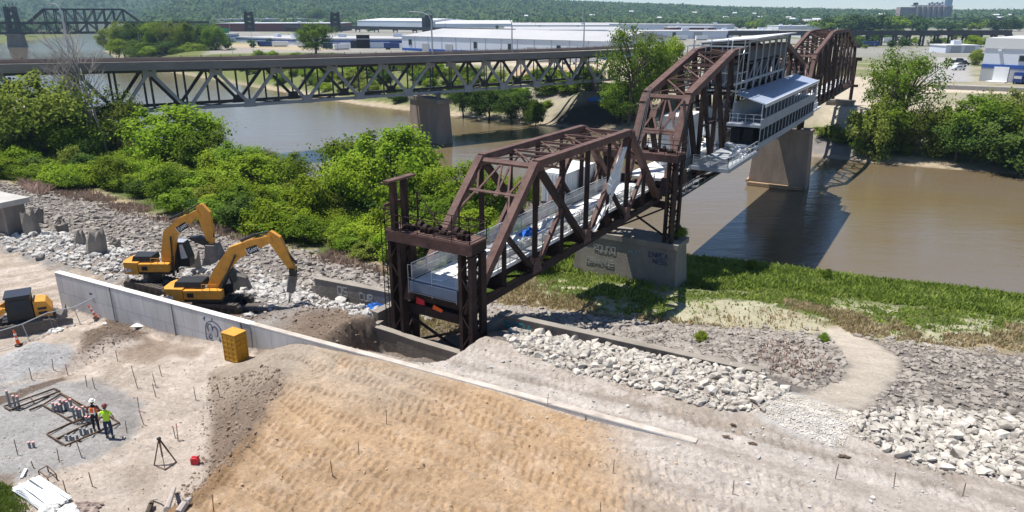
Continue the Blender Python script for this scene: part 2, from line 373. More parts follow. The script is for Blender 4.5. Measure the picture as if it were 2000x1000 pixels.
def terrain(x, y, sd=None, fine=True):
    x = np.asarray(x, float); y = np.asarray(y, float)
    z = base_height(x, y); q, r = qr(x, y)
    sd = sdpoly(x, y, RIVER) if sd is None else sd
    mid = np.interp(r, [-712, -435, -222, -92, 0, 60], [407, 270, 168, 118, 100, 100])
    far = q > mid
    wob = 2.2 * fbm(x, y, 1 / 14., 3, 3)
    d = -sd + wob
    bank = -10.05 + np.where(d > 0, np.where(far, np.minimum(d * .12, .5) + .30 * np.maximum(d - 4, 0), .55 * d), .35 * d)
    z = np.maximum(np.minimum(z, bank), -13)
    # the dark spoil heap on the far bank
    z = z + 4.2 * np.exp(-(((x - 21) / 8.) ** 2 + ((y - 215) / 6.) ** 2)) * (d > 0)
    near = 1 - sm(np.hypot(x, y), 70, 160)
    z = z + near * (.16 * fbm(x, y, .45, 4, 21) + .05 * fbm(x, y, 2.2, 3, 22)) * np.where(np.abs(q) < .5, .2, 1)
    rough = np.exp(-((q - 5) / 4.) ** 2) * sm(r, -25, -5) * (1 - sm(r, 27, 31)) * near
    z = z + rough * .8 * fbm(x, y, .8, 6, 31, .6)
    # churned yard
    yd = (q < -.5) * near * (1 - sm(z, .9, 1.8))
    z = z + yd * (.16 * fbm(x * .7 + y * .7, y - x * .4, 1.1, 4, 41, .6) - .07 * sm(np.sin((y + .3 * x + 2.2 * fbm(x, y, .2, 2, 43)) * 2 * math.pi / .5), .1, .6) * sm(fbm(x, y, .28, 2, 44), .02, .14))
    # cleat prints on the fill, running with the wall
    pl = (q < -.6) * sm(z, 1.2, 2.2) * near + .55 * (q > .6) * (q < 7) * (r > 29) * near
    lane = fbm(r * .25, q * 1.15, 1., 2, 51) + .06
    a = (r * 1.0 + .35 * q + .25 * fbm(x, y, .5, 2, 52)) * 2 * math.pi / .46
    b = (q + .25 * fbm(x, y, .3, 2, 53)) * 2 * math.pi / .62
    ia, ib = np.floor(a / (2 * math.pi)), np.floor(b / (2 * math.pi)); h1 = vnoise(ia, ib, 91); h2 = vnoise(ia, ib, 92); h3 = vnoise(ia, ib, 93)
    a = a + 2.4 * (h1 - .5); b = b + 1.6 * (h2 - .5)
    prints = sm(np.sin(a), .25 + .4 * h2, .6 + .35 * h2) * sm(np.sin(b), -.3, .1) * sm(h3, .12, .5) * sm(lane + .25 * fbm(x, y, 1.3, 2, 57), -.02, .12)
    rut = np.sin(q * 2 * math.pi / 1.9 + 2 * fbm(x, y, .12, 2, 54)) * sm(fbm(x, y, .15, 2, 55), -.1, .2)
    sq_ = sm(x + .6 * fbm(x, y, .3, 2, 58), 3.5, .5) * sm(y, 33, 28) + sm(q, -2.5, -1) * sm(r, 24, 18)
    tr_ = 0
    for k_, (sl, off, sd_) in enumerate(((.10, .0, 101), (-.16, .55, 102), (.32, .25, 103))):
        qq = q + sl * r + off + .5 * fbm(x, y, .1, 2, sd_); ln = np.abs(((qq / 1.45) % 1) - .5) * 1.45; cell = np.floor(qq / 1.45)
        act = sm(vnoise(r * .16 + 31.7 * cell, cell + 0 * r, sd_), .56, .66)
        tr_ = np.maximum(tr_, act * (1 - sm(ln, .20, .30)) * (.35 + .65 * sm(np.sin((r + .4 * qq + .06 * fbm(x, y, 1., 2, sd_ + 5)) * 2 * math.pi / .40), -.1, .45)))
    z = z - pl * (.15 * prints * np.clip(sq_, 0, 1) * sm(fbm(x, y, .33, 3, 59), -.1, .12) + .17 * tr_ + .05 * rut) + pl * .2 * fbm(x, y, 2.1, 5, 56, .66)
    # curving wheel tracks left of the wall
    ct = np.hypot(x + 46, y - 66); lf = (r < 2) * (q > -3) * (q < 8) * (r > -25)
    z = z + lf * .10 * np.sin(ct * 2 * math.pi / 1.3 + 3 * fbm(x, y, .2, 2, 61)) * (1 + fbm(x, y, .4, 2, 62))
    return z
def axis(a, b, st, lo, hi, g):
    mid = list(np.arange(a, b, st)); out = []; p = mid[-1]; s = st
    while p < hi: s *= g; p += s; out.append(p)
    lft = []; p = a; s = st
    while p > lo: s *= g; p -= s; lft.append(p)
    return np.array(lft[::-1] + mid + out)
GX = axis(-24, 18, .075, -6000, 6000, 1.014); GY = axis(21, 42, .075, -40, 7000, 1.0125)
XX, YY = np.meshgrid(GX, GY); XF, YF = XX.ravel(), YY.ravel()
SD = sdpoly(XF, YF, RIVER)
ZF = terrain(XF, YF, SD)
_gx, _gy = GX, GY; ZG = ZF.reshape(len(GY), len(GX))
def ground(x, y):                          # height of the built sheet at a point
    i = int(np.clip(np.searchsorted(GX, x) - 1, 0, len(GX) - 2)); j = int(np.clip(np.searchsorted(GY, y) - 1, 0, len(GY) - 2))
    u = (x - GX[i]) / (GX[i + 1] - GX[i]); v = (y - GY[j]) / (GY[j + 1] - GY[j])
    return float((ZG[j, i] * (1 - u) + ZG[j, i + 1] * u) * (1 - v) + (ZG[j + 1, i] * (1 - u) + ZG[j + 1, i + 1] * u) * v)
def groundv(x, y):
    i = np.clip(np.searchsorted(GX, x) - 1, 0, len(GX) - 2); j = np.clip(np.searchsorted(GY, y) - 1, 0, len(GY) - 2)
    u = (x - GX[i]) / (GX[i + 1] - GX[i]); v = (y - GY[j]) / (GY[j + 1] - GY[j])
    return (ZG[j, i] * (1 - u) + ZG[j, i + 1] * u) * (1 - v) + (ZG[j + 1, i] * (1 - u) + ZG[j + 1, i + 1] * u) * v
def hit(px, py):                           # where a sight line of the survey meets the ground
    r = ray(px, py); t0 = 8. / F_PX
    ts = np.geomspace(18. / F_PX, 9000. / F_PX, 2600)
    zz = CAM_H + r[2] * ts - groundv(r[0] * ts, r[1] * ts)
    k = int(np.argmax(zz < 0)) if (zz < 0).any() else len(ts) - 1
    k = max(k, 1); a, b = ts[k - 1], ts[k]; za, zb = zz[k - 1], zz[k]
    t = a + (b - a) * za / (za - zb + 1e-9)
    x, y = r[0] * t, r[1] * t
    return Vector((x, y, ground(x, y)))
def poly_px(*pts): return [tuple(hit(*p)[:2]) for p in pts]

# ------------------------------------------------------------------ ground colours (what lies on the ground where)
C = dict(sand=(.55, .468, .402), gravel=(.40, .385, .375), fill=(.535, .37, .23), slope=(.235, .178, .135), road=(.585, .52, .468), rubble=(.33, .305, .285),
         rip=(.215, .19, .172), grass=(.10, .135, .035), sandy=(.45, .42, .30), path=(.54, .475, .40), dry=(.36, .29, .19), bed=(.16, .12, .08),
         far=(.30, .27, .20), fargrass=(.13, .15, .05), farsand=(.50, .43, .34), lot=(.33, .32, .315), town=(.24, .235, .22), wood=(.045, .07, .03), mound=(.20, .15, .115), wet=(.10, .08, .06))
q, r = qr(XF, YF)
n1 = fbm(XF, YF, .35, 4, 71); n2 = fbm(XF, YF, 1.7, 3, 72); n3 = fbm(XF, YF, .08, 3, 73)
col = np.zeros((len(XF), 3)); col[:] = C['sand']
def lay(c, m):
    global col
    m = np.clip(m, 0, 1)[:, None]; col = col * (1 - m) + np.array(C[c] if isinstance(c, str) else c) * m
def soft(P, s=.6, n=.8):
    A_ = np.array(P); g = s + 2 * n + 1; lo, hi = A_.min(0) - g, A_.max(0) + g; i = np.nonzero((XF > lo[0]) & (XF < hi[0]) & (YF > lo[1]) & (YF < hi[1]))[0]; o = np.zeros(len(XF))
    if len(i): o[i] = sm(sdpoly(XF[i], YF[i], P) + n * 2.5 * n1[i] + n * .8 * n2[i], -s, s)
    return o
lay((.40, .335, .27), sm(n1, .0, .22) * .7); lay((.62, .54, .475), sm(n2, .05, .25) * .6)
nearm = (np.hypot(XF, YF) < 140)
top_r = q > 0
xt = np.interp(YF, TOE[:, 0], TOE[:, 1]); xc = np.interp(YF, CREST[:, 0], CREST[:, 1])
fillm = sm(XF, xt - .2, xt + .5) * (q < .2) * (YF < 41)
lay('slope', fillm); lay('fill', fillm * sm(XF + 1.2 * n1 + .9 * sm(YF, 27, 24), xc - .6, xc + .9))
lay((.30, .19, .105), fillm * sm(XF, xt, xc) * (1 - sm(XF, xc - .2, xc + .8)) * (1 - sm(YF, 25, 29)))
lay((.45, .38, .31), fillm * sm(q + 2.5 * n3 + 1.2 * n1, -6.5, -2.5) * .75 * (1 - sm(r, 30, 36)))
lay((.40, .27, .165), fillm * sm(n1 + .4 * n2, .06, .22) * .5 * sm(XF, xc, xc + 1))
lay((.58, .435, .31), fillm * sm(n2 - .3 * n1, .08, .22) * .5 * sm(XF, xc, xc + 1))
lay('road', sm(r + 2.2 * n1, 38.5, 43.5) * sm(q + .6 * (r - 40) + 4 * n1, -4.5, .5) * (q < 10) * sm(XF, 2, 6))
rs = (q > 0)
lay('road', rs * sm(r, 25, 29) * (1 - sm(q, 9, 10)) * 1.)
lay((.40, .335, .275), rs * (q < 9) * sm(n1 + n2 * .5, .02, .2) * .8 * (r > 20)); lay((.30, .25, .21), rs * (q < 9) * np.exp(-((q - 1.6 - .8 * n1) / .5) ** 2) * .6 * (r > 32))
lay('slope', rs * (1 - sm(r + 2 * n1, 25, 29.5)) * sm(r, 15, 18) * (q < 7)); lay('rubble', rs * (1 - sm(r + 2 * n1, 17.5, 21)) * sm(r, -30, -24 + 0 * r) * (q < 14))
lay((.27, .20, .155), rs * (q < 3.4 + n1 * 2) * sm(r, 1, 4) * (1 - sm(r, 14, 17)))
lay('sand', (r < 0) * (q < 4.5 + 2 * n1) * (q > -4)); lay((.38, .31, .24), (r < 1) * (q < 6) * (q > -2) * sm(n1 + .5 * n2, 0, .2) * .6)
lay((.40, .34, .29), (r > 30) * (q < 7) * (q > .5 - 12 * sm(r, 42, 46)) * sm(vnoise(q * 1.5 + .6 * n1, r * .11, 5) + .5 * n2, .5, .8) * .65)
lay((.66, .60, .55), (r > 30) * (q < 6) * (q > .5 - 12 * sm(r, 42, 46)) * sm(vnoise(q * .9 + 9, r * .06, 6) + .4 * n2, .55, .8) * .7)
slp = sm(q, 8.5, 10.5) * (q < 70) * (XF < 200)
qfv = np.interp(r, [-60, 15, 24, 30, 38, 46, 52, 57, 64, 75, 110], [6, 6.5, 5, 4.8, 5.4, 5.6, 4.6, 2.6, -1, -6, -20])
toev = np.interp(r, TOE_R, TOE_Q)
lay('rip', sm(q - qfv + 1.2 * n1, .3, 1.2) * (q < 70))
tm = sm(q + 3.5 * n1 + 2 * n3, toev - 3.2, toev - .6) * (q < 75)
lay('dry', tm); lay('grass', tm * sm(q + 10 * n1 + 10 * n3, toev - 1, toev + 4)); lay('sandy', tm * sm(n1 + .5 * n2, .02, .18) * (1 - sm(q, toev + 8, toev + 14)) * .9 * sm(r, 19, 24))
lay((.13, .17, .05), tm * sm(q, toev + 12, toev + 17) * .8)
PATHP = poly_px((1600, 640), (1640, 638), (1700, 665), (1760, 700), (1765, 725), (1730, 760), (1690, 800), (1600, 790), (1560, 780), (1640, 740), (1655, 715), (1640, 680))
lay('path', soft(PATHP, .5, .35))
lay((.56, .54, .52), soft(poly_px((1540, 765), (1600, 785), (1680, 805), (1660, 850), (1640, 880), (1560, 850), (1490, 815)), .5, .4))
lay('sandy', soft(poly_px((1310, 590), (1420, 585), (1560, 610), (1620, 640), (1600, 660), (1450, 640), (1330, 620)), .8, .6) * .85)
SLAB = poly_px((-60, 770), (60, 735), (170, 745), (285, 785), (262, 850), (180, 900), (90, 925), (60, 935), (-60, 960))
lay('gravel', soft(SLAB, .35, .25))
lay((.30, .285, .275), soft(poly_px((130, 750), (170, 745), (285, 785), (265, 840), (230, 870), (225, 800)), .5, .5) * .8)
HEAP = poly_px((-80, 690), (60, 670), (125, 668), (147, 690), (135, 718), (60, 735), (-80, 770))
lay((.47, .46, .455), soft(HEAP, .25, .1))
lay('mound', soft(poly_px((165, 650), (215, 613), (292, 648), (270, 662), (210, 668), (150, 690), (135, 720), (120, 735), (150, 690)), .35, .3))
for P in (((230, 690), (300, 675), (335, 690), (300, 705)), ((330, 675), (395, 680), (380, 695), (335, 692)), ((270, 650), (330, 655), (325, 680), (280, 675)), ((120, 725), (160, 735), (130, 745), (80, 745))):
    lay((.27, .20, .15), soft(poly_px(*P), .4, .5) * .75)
lay((.32, .26, .2), soft(poly_px((230, 930), (270, 890), (320, 925), (300, 985), (260, 980)), .5, .8) * .5)
lay('grass', soft(poly_px((-60, 930), (20, 945), (60, 1010), (-60, 1020)), .4, .4)); lay('slope', soft(poly_px((-60, 915), (30, 925), (20, 950), (-60, 955)), .3, .4) * .8)
# dug face beyond the conduit slab
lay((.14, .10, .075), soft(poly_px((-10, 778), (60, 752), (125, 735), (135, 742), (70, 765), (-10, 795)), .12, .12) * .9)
# far bank and beyond
mid = np.interp(r, [-1700, -712, -435, -222, -92, 0, 60], [1200, 407, 270, 168, 118, 100, 100]); far = q > mid
dist = -SD; dd = np.hypot(XF, YF)
nf1 = fbm(XF, YF, 1 / 9., 4, 81); nf2 = fbm(XF, YF, 1 / 45., 3, 82)
lay('far', far); lay('fargrass', far * sm(nf1 + nf2, -.05, .2) * (dist < 45)); lay('farsand', far * (dist > 22 + 20 * nf1) * (dd < 420) * sm(nf2 + .4 * nf1, -.05, .2) * .8); lay('fargrass', far * sm(np.arctan2(XF, YF), .37, .42) * sm(dd, 215, 260) * (1 - sm(dd, 620, 900)) * sm(nf1 + nf2, -.25, .1) * .9); lay('town', far * sm(dd, 380, 480) * .85)
lay('fargrass', far * (XF < 0) * sm(dist, 3, 7) * (1 - sm(dist, 70, 100)) * sm(nf1 + nf2, -.35, -.05) * .95); lay((.40, .33, .23), far * (dist > 0) * sm(6 + 4 * nf1 - dist, 0, 2)); lay('lot', far * sm(dd, 480, 560) * sm(nf2 + .3 * nf1, .02, .2) * .8); lay('fargrass', far * sm(dd, 500, 620) * sm(nf2 - nf1 * .4, .05, .25) * .8)
lay('wood', far * sm(dd, 1250, 1650)); lay('fargrass', (~far) * sm(q, 100, 140) * (r < -100)); lay('fargrass', far * soft([(-330, 640), (-265, 505), (-190, 412), (-112, 318), (-92, 330), (-150, 420), (-200, 560), (-300, 800)], 6, 1) )
lay('wood', (~far) * (r < -500) * sm(dd, 1200, 1500))
lay((.27, .24, .20), far * soft(poly_px((1010, 172), (1180, 168), (1200, 195), (1030, 192)), 1.5, .5)); lay((.42, .30, .20), far * soft(poly_px((1000, 135), (1160, 130), (1190, 160), (1000, 160)), 2, .5))
lay((.05, .042, .034), soft(poly_px((1085, 226), (1120, 205), (1200, 202), (1245, 235), (1180, 252), (1080, 256)), 1.5, .3) * far)
lay((.30, .27, .25), far * soft(poly_px((400, 108), (560, 103), (700, 100), (700, 84), (420, 88)), 4, 1) * .9); lay((.42, .34, .21), far * soft(poly_px((430, 90), (560, 98), (640, 98), (640, 92), (460, 84)), 3, 1) * .7)
lay('lot', far * soft(poly_px((1800, 160), (1900, 160), (1890, 112), (1830, 112)), 2, .2)); lay('farsand', far * soft(poly_px((1788, 180), (2100, 185), (2100, 175), (1800, 170)), 2, .5)); lay('farsand', far * soft(poly_px((1640, 150), (1720, 150), (1760, 200), (1660, 260), (1600, 250)), 3, 1) * .8)
lay((.21, .19, .18), far * soft(poly_px((1570, 270), (1650, 265), (1680, 300), (1690, 325), (1580, 330)), 1.5, .5))
lay('bed', sm(SD, -1.2, .2)); lay((.34, .28, .21), (sm(SD, -4.5, -2.5) * (1 - sm(SD, -2, -.8)) * far) * .8)
lay((.40, .33, .265), (r < 2) * (q > -3) * (q < 8) * (r > -25) * sm(np.sin(np.hypot(XF + 46, YF - 66) * 2 * math.pi / 2.6 + 2 * n1), .1, .7) * .55)
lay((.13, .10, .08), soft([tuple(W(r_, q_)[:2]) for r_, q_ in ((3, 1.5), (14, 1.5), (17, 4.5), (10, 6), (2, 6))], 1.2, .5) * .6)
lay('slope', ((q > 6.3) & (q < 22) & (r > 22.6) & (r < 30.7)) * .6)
col *= (1 + .22 * n2[:, None] * nearm[:, None])
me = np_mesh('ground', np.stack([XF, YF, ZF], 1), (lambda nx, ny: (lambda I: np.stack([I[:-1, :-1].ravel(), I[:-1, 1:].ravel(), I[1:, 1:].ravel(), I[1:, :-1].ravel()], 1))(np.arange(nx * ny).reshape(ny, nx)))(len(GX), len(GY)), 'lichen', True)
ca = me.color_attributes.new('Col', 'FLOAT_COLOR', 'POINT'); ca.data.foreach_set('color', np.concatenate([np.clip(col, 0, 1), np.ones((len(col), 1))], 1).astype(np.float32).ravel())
gm = bpy.data.materials.new('ground_mat'); gm.use_nodes = True; n_ = gm.node_tree.nodes; l_ = gm.node_tree.links; b_ = n_['Principled BSDF']
b_.inputs['Roughness'].default_value = .95; b_.inputs['Specular IOR Level'].default_value = .15
at_ = n_.new('ShaderNodeAttribute'); at_.attribute_name = 'Col'
tc_ = n_.new('ShaderNodeTexCoord')
def nz(s, d, rr=.6):
    k = n_.new('ShaderNodeTexNoise'); k.inputs['Scale'].default_value = s; k.inputs['Detail'].default_value = d; k.inputs['Roughness'].default_value = rr
    l_.new(tc_.outputs['Object'], k.inputs['Vector']); return k
k1 = nz(4.5, 9, .8); k2 = nz(.55, 5)
mr = n_.new('ShaderNodeMapRange'); mr.inputs[1].default_value = .32; mr.inputs[2].default_value = .68; mr.inputs[3].default_value = .66; mr.inputs[4].default_value = 1.22; l_.new(k1.outputs[0], mr.inputs[0])
mr2 = n_.new('ShaderNodeMapRange'); mr2.inputs[1].default_value = .3; mr2.inputs[2].default_value = .7; mr2.inputs[3].default_value = .86; mr2.inputs[4].default_value = 1.12; l_.new(k2.outputs[0], mr2.inputs[0])
mm = n_.new('ShaderNodeMath'); mm.operation = 'MULTIPLY'; l_.new(mr.outputs[0], mm.inputs[0]); l_.new(mr2.outputs[0], mm.inputs[1])
vm = n_.new('ShaderNodeVectorMath'); vm.operation = 'SCALE'; l_.new(at_.outputs['Color'], vm.inputs[0]); l_.new(mm.outputs[0], vm.inputs['Scale']); l_.new(vm.outputs[0], b_.inputs['Base Color'])
k3 = nz(5, 9, .78); bp_ = n_.new('ShaderNodeBump'); bp_.inputs['Strength'].default_value = 1; bp_.inputs['Distance'].default_value = .21; l_.new(k3.outputs[0], bp_.inputs['Height']); l_.new(bp_.outputs[0], b_.inputs['Normal'])
me.materials.clear(); me.materials.append(gm)
go = link(bpy.data.objects.new('ground', me)); tag(go, kind='structure')

# ------------------------------------------------------------------ river
wm = bpy.data.materials.new('river_water'); wm.use_nodes = True; n_ = wm.node_tree.nodes; l_ = wm.node_tree.links; b_ = n_['Principled BSDF']
b_.inputs['Roughness'].default_value = .09; b_.inputs['IOR'].default_value = 1.36; b_.inputs['Specular IOR Level'].default_value = .62
tc_ = n_.new('ShaderNodeTexCoord'); mp_ = n_.new('ShaderNodeMapping'); mp_.inputs['Rotation'].default_value = (0, 0, R(28)); mp_.inputs['Scale'].default_value = (.55, 1.5, 1); l_.new(tc_.outputs['Object'], mp_.inputs[0])
def nz2(s, d, rr=.6):
    k = n_.new('ShaderNodeTexNoise'); k.inputs['Scale'].default_value = s; k.inputs['Detail'].default_value = d; k.inputs['Roughness'].default_value = rr
    l_.new(mp_.outputs[0], k.inputs['Vector']); return k
k1 = nz2(.045, 4, .55); cr_ = n_.new('ShaderNodeValToRGB'); e_ = cr_.color_ramp.elements; e_[0].position = .36; e_[0].color = (.138, .102, .054, 1); e_[1].position = .66; e_[1].color = (.140, .113, .080, 1)
l_.new(k1.outputs[0], cr_.inputs[0]); l_.new(cr_.outputs[0], b_.inputs['Base Color'])
ka = nz2(1.1, 4, .6); kb = nz2(.28, 3, .5); ad = n_.new('ShaderNodeMath'); ad.operation = 'MULTIPLY_ADD'; ad.inputs[1].default_value = 1.6; l_.new(kb.outputs[0], ad.inputs[0]); l_.new(ka.outputs[0], ad.inputs[2])
bp_ = n_.new('ShaderNodeBump'); bp_.inputs['Strength'].default_value = .38; bp_.inputs['Distance'].default_value = .10; l_.new(ad.outputs[0], bp_.inputs['Height']); l_.new(bp_.outputs[0], b_.inputs['Normal'])
me = bpy.data.meshes.new('river'); me.from_pydata([(-1700, -200, -10), (600, -200, -10), (600, 2700, -10), (-1700, 2700, -10)], [], [(0, 1, 2, 3)]); me.materials.append(wm)
tag(link(bpy.data.objects.new('river', me)), kind='structure')
# ------------------------------------------------------------------ the railway bridge
BA = R(31.4); BD = (math.sin(BA), math.cos(BA)); BN = (math.cos(BA), -math.sin(BA)); BO = (-1.7, 41.5); GA = -4.35
def B(s, o, z): return Vector((BO[0] + BD[0] * s + BN[0] * o, BO[1] + BD[1] * s + BN[1] * o, z))
BRZ = math.pi / 2 - BA                      # rotation that turns +x into the bridge's direction
def bbox(mb, s, o, z, ds, do, dz): return mb.box(B(s, o, z), (ds, do, dz), BRZ)
UPN = Vector((BN[0], BN[1], 0))
def truss_span(label, s0, s1, n, zb, top, kind, wd):
    """n panels; top(s) gives chord height; kind picks the web"""
    p = (s1 - s0) / n; S = [s0 + p * i for i in range(n + 1)]; c = B((s0 + s1) / 2, GA / 2, zb)
    t = thing('truss_span', label, 'truss bridge', c, 'rusted truss spans of the railway bridge')
    e = wd
    hip0, hip1 = (2, n - 2) if kind == 'sub' else (1, n - 1)
    for o in (0, GA):
        nodes = list(range(hip0, hip1 + 1))
        m = MB()
        for i in range(len(nodes) - 1): m.bar(B(S[nodes[i]], o, top(S[nodes[i]])), B(S[nodes[i + 1]], o, top(S[nodes[i + 1]])), e * 1.05, e, up=(0, 0, 1))
        m.build('top_chord', 'rust', t)
        MB().bar(B(s0 - .2, o, zb), B(s1 + .2, o, zb), e * .8, e * .85).build('bottom_chord', 'rust_shaded', t)
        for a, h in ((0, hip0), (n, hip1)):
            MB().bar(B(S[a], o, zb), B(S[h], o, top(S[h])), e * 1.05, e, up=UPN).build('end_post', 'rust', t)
        for h in (hip0, hip1): MB().prism([B(S[h] - e * 1.3, o - e * .56, top(S[h]) - e * .9), B(S[h] + e * 1.3, o - e * .56, top(S[h]) - e * .9), B(S[h] + e * 1.1, o - e * .56, top(S[h]) + e * .1), B(S[h] - e * .5, o - e * .56, top(S[h]) + e * .1)], UPN * (e * 1.12)).build('gusset_plate', 'rust', t)
        for k in range(0, n + 1, 2 if kind == 'sub' else 1): MB().prism([B(S[k] - e * 1.3, o - e * .46, zb), B(S[k] + e * 1.3, o - e * .46, zb), B(S[k] + e * .5, o - e * .46, zb + e * 2.1), B(S[k] - e * .5, o - e * .46, zb + e * 2.1)], UPN * (e * .92)).build('gusset_plate', 'rust', t)
        if kind == 'sub':
            for k in range(1, n):
                zt = top(S[k]) if hip0 <= k <= hip1 else zb + (top(S[hip0]) - zb) * .5
                if k % 2 and hip0 < k < hip1:
                    MB().bar(B(S[k], o, zb), B(S[k], o, top(S[k])), e * .42, e * .5).build('vertical_post', 'rust_shaded', t)
                elif k % 2: MB().bar(B(S[k], o, zb), B(S[k], o, zt), e * .5, e * .6).build('vertical_post', 'rust_shaded', t)
                else: MB().bar(B(S[k], o, zb), B(S[k], o, zt), e * .62, e * .7).build('vertical_post', 'rust_shaded', t)
            zt = top(S[2]); mid = (zb + zt) / 2
            MB().bar(B(S[2], o, zt), B(S[4], o, zb), e * .75, e * .9, up=UPN).build('diagonal', 'rust_shaded', t)
            MB().lattice(B(S[6], o, zt), B(S[4], o, zb), e * 1.0, e * .6, up=UPN, lace=.07).build('diagonal', 'rust', t)
            MB().bar(B(S[1], o, mid), B(S[2], o, zb), e * .55, e * .6, up=UPN).build('sub_diagonal', 'rust_shaded', t)
            MB().lattice(B(S[3], o, mid), B(S[2], o, zb), e * .7, e * .5, up=UPN, lace=.06).build('sub_diagonal', 'rust', t)
            MB().bar(B(S[5], o, mid), B(S[6], o, zb), e * .5, e * .6, up=UPN).build('sub_diagonal', 'rust_shaded', t)
            MB().lattice(B(S[7], o, mid), B(S[6], o, zb), e * .7, e * .5, up=UPN, lace=.06).build('sub_diagonal', 'rust', t)
        else:
            half = n // 2
            for k in range(1, n):
                zt = top(S[k])
                (MB().lattice(B(S[k], o, zb), B(S[k], o, zt), e * .6, e * .55, up=UPN, lace=.09)).build('vertical_post', 'rust_shaded', t)
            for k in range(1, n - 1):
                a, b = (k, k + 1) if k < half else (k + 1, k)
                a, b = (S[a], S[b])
                if k % 2: MB().lattice(B(a, o, top(a)), B(b, o, zb), e * .8, e * .6, up=UPN, lace=.09).build('diagonal', 'rust_shaded', t)
                else: MB().bar(B(a, o, top(a)), B(b, o, zb), e * .6, e * .5, up=UPN).build('diagonal', 'rust_shaded', t)
                zc = zb + (top(a) - zb) * .52
                if k % 2 == 0: MB().bar(B(S[k], o, zc), B(S[k + 1], o, zc), e * .4, e * .3).build('counter_strut', 'rust_shaded', t)
    # top laterals
    for k in range(hip0, hip1 + 1):
        z = top(S[k])
        m = MB(); st = hip0 < k < hip1
        m.bar(B(S[k], 0, z - .05), B(S[k], GA, z - .05), e * .35, e * .3)
        if st:
            m.lattice(B(S[k], -.2, z - e * 1.3), B(S[k], GA + .2, z - e * 1.3), e * 1.5, e * .3, up=(BD[0], BD[1], 0), lace=.07, step=.55)
        m.build('sway_frame', 'rust', t)
        if k < hip1:
            z2 = top(S[k + 1]); m = MB()
            m.bar(B(S[k], -.2, z), B(S[k + 1], GA + .2, z2), e * .22, e * .12); m.bar(B(S[k], GA + .2, z - .06), B(S[k + 1], -.2, z2 - .06), e * .22, e * .12)
            m.build('lateral_bracing', 'rust', t)
    # portals
    for a, h in ((0, hip0), (n, hip1)):
        zt = top(S[h]); f = lambda u, o: B(S[h] + (S[a] - S[h]) * u, o, zt + (zb - zt) * u)
        m = MB(); pn = (f(0, 0) - f(.3, 0)).cross(UPN)
        u1, u2 = (.02, .40) if kind != 'sub' else (.02, .24)
        m.bar(f(u1, 0), f(u1, GA), e * .5, e * .5, up=pn); m.bar(f(u2, 0), f(u2, GA), e * .32, e * .3, up=pn)
        W2 = GA
        if kind == 'sub':
            for x0, x1, ua, ub in ((0, .22, u1, u2), (.22, .42, u2, u1), (.42, .42, u1, u2), (.58, .42, u1, u2), (.58, .78, u1, u2), (.78, 1, u2, u1)): m.bar(f(ua, W2 * x0), f(ub, W2 * x1), .13, .1, up=pn)
            for x in (.22, .42, .78): m.bar(f(u2 - .02, W2 * x), f(u2 + .02, W2 * x), .35, .1, up=pn)
            m.bar(f(u2, W2 * .2), f(u2 + .2, 0), .13, .12, up=pn); m.bar(f(u2, W2 * .8), f(u2 + .2, W2), .13, .12, up=pn)
        else:
            um = (u1 + u2) / 2
            for xc in (.27, .73):
                for sx in (-.2, .2):
                    for uu in (u1, u2): m.bar(f(um, W2 * xc), f(uu, W2 * (xc + sx)), .2, .14, up=pn)
                m.bar(f(um - .035, W2 * xc), f(um + .035, W2 * xc), .7, .16, up=pn)
            m.bar(f(u1, W2 * .5), f(u2, W2 * .5), .16, .14, up=pn); m.bar(f(u2 - .03, 0), f(u2 - .03, W2), e * .3, .2, up=pn)
            m.bar(f(u2 + .01, W2 * .18), f(u2 + .2, W2 * .03), .3, .2, up=pn); m.bar(f(u2 + .01, W2 * .82), f(u2 + .2, W2 * .97), .3, .2, up=pn)
            m.bar(f(u2 + .03, W2 * .05), f(u2 + .11, W2 * .12), .2, .16, up=pn); m.bar(f(u2 + .03, W2 * .95), f(u2 + .11, W2 * .88), .2, .16, up=pn)
        m.build('portal_frame', 'rust', t)
    # floor system
    for o in (GA * .3, GA * .7): MB().bar(B(s0, o, zb + .55), B(s1, o, zb + .55), .3, .9).build('stringer', 'rust_shaded', t)
    for k in range(0, n + 1):
        MB().bar(B(S[k], -.1, zb + .35), B(S[k], GA + .1, zb + .35), .3, .9).build('floor_beam', 'rust_shaded', t)
    m = MB()
    for k in range(n): m.bar(B(S[k], 0, zb - .1), B(S[k + 1], GA, zb - .1), .18, .12); m.bar(B(S[k], GA, zb - .22), B(S[k + 1], 0, zb - .22), .18, .12)
    m.build('lower_bracing', 'rust_shaded', t)
    return t
T1 = truss_span('short flat-topped rusted truss span nearest the flood wall, between the two low towers', -1.7, 30.2, 8, 3.05, lambda s: 10.62, 'sub', .52)
def cam2(s): return float(np.interp(s, [37.1, 52.5, 81.0, 96.5], [12.2, 15.9, 15.9, 12.2]))
T2 = truss_span('long arched-top rusted truss span over the river, carrying the roofed venue', 32.2, 101.5, 14, 3.3, cam2, 'pratt', .72)
def cam3(s): return float(np.interp(s, [107, 125, 145, 161], [12.9, 16.7, 16.7, 12.9]))
T3 = truss_span('far arched-top rusted truss span landing on the opposite bank', 102.2, 167, 12, 3.3, cam3, 'pratt', .64)

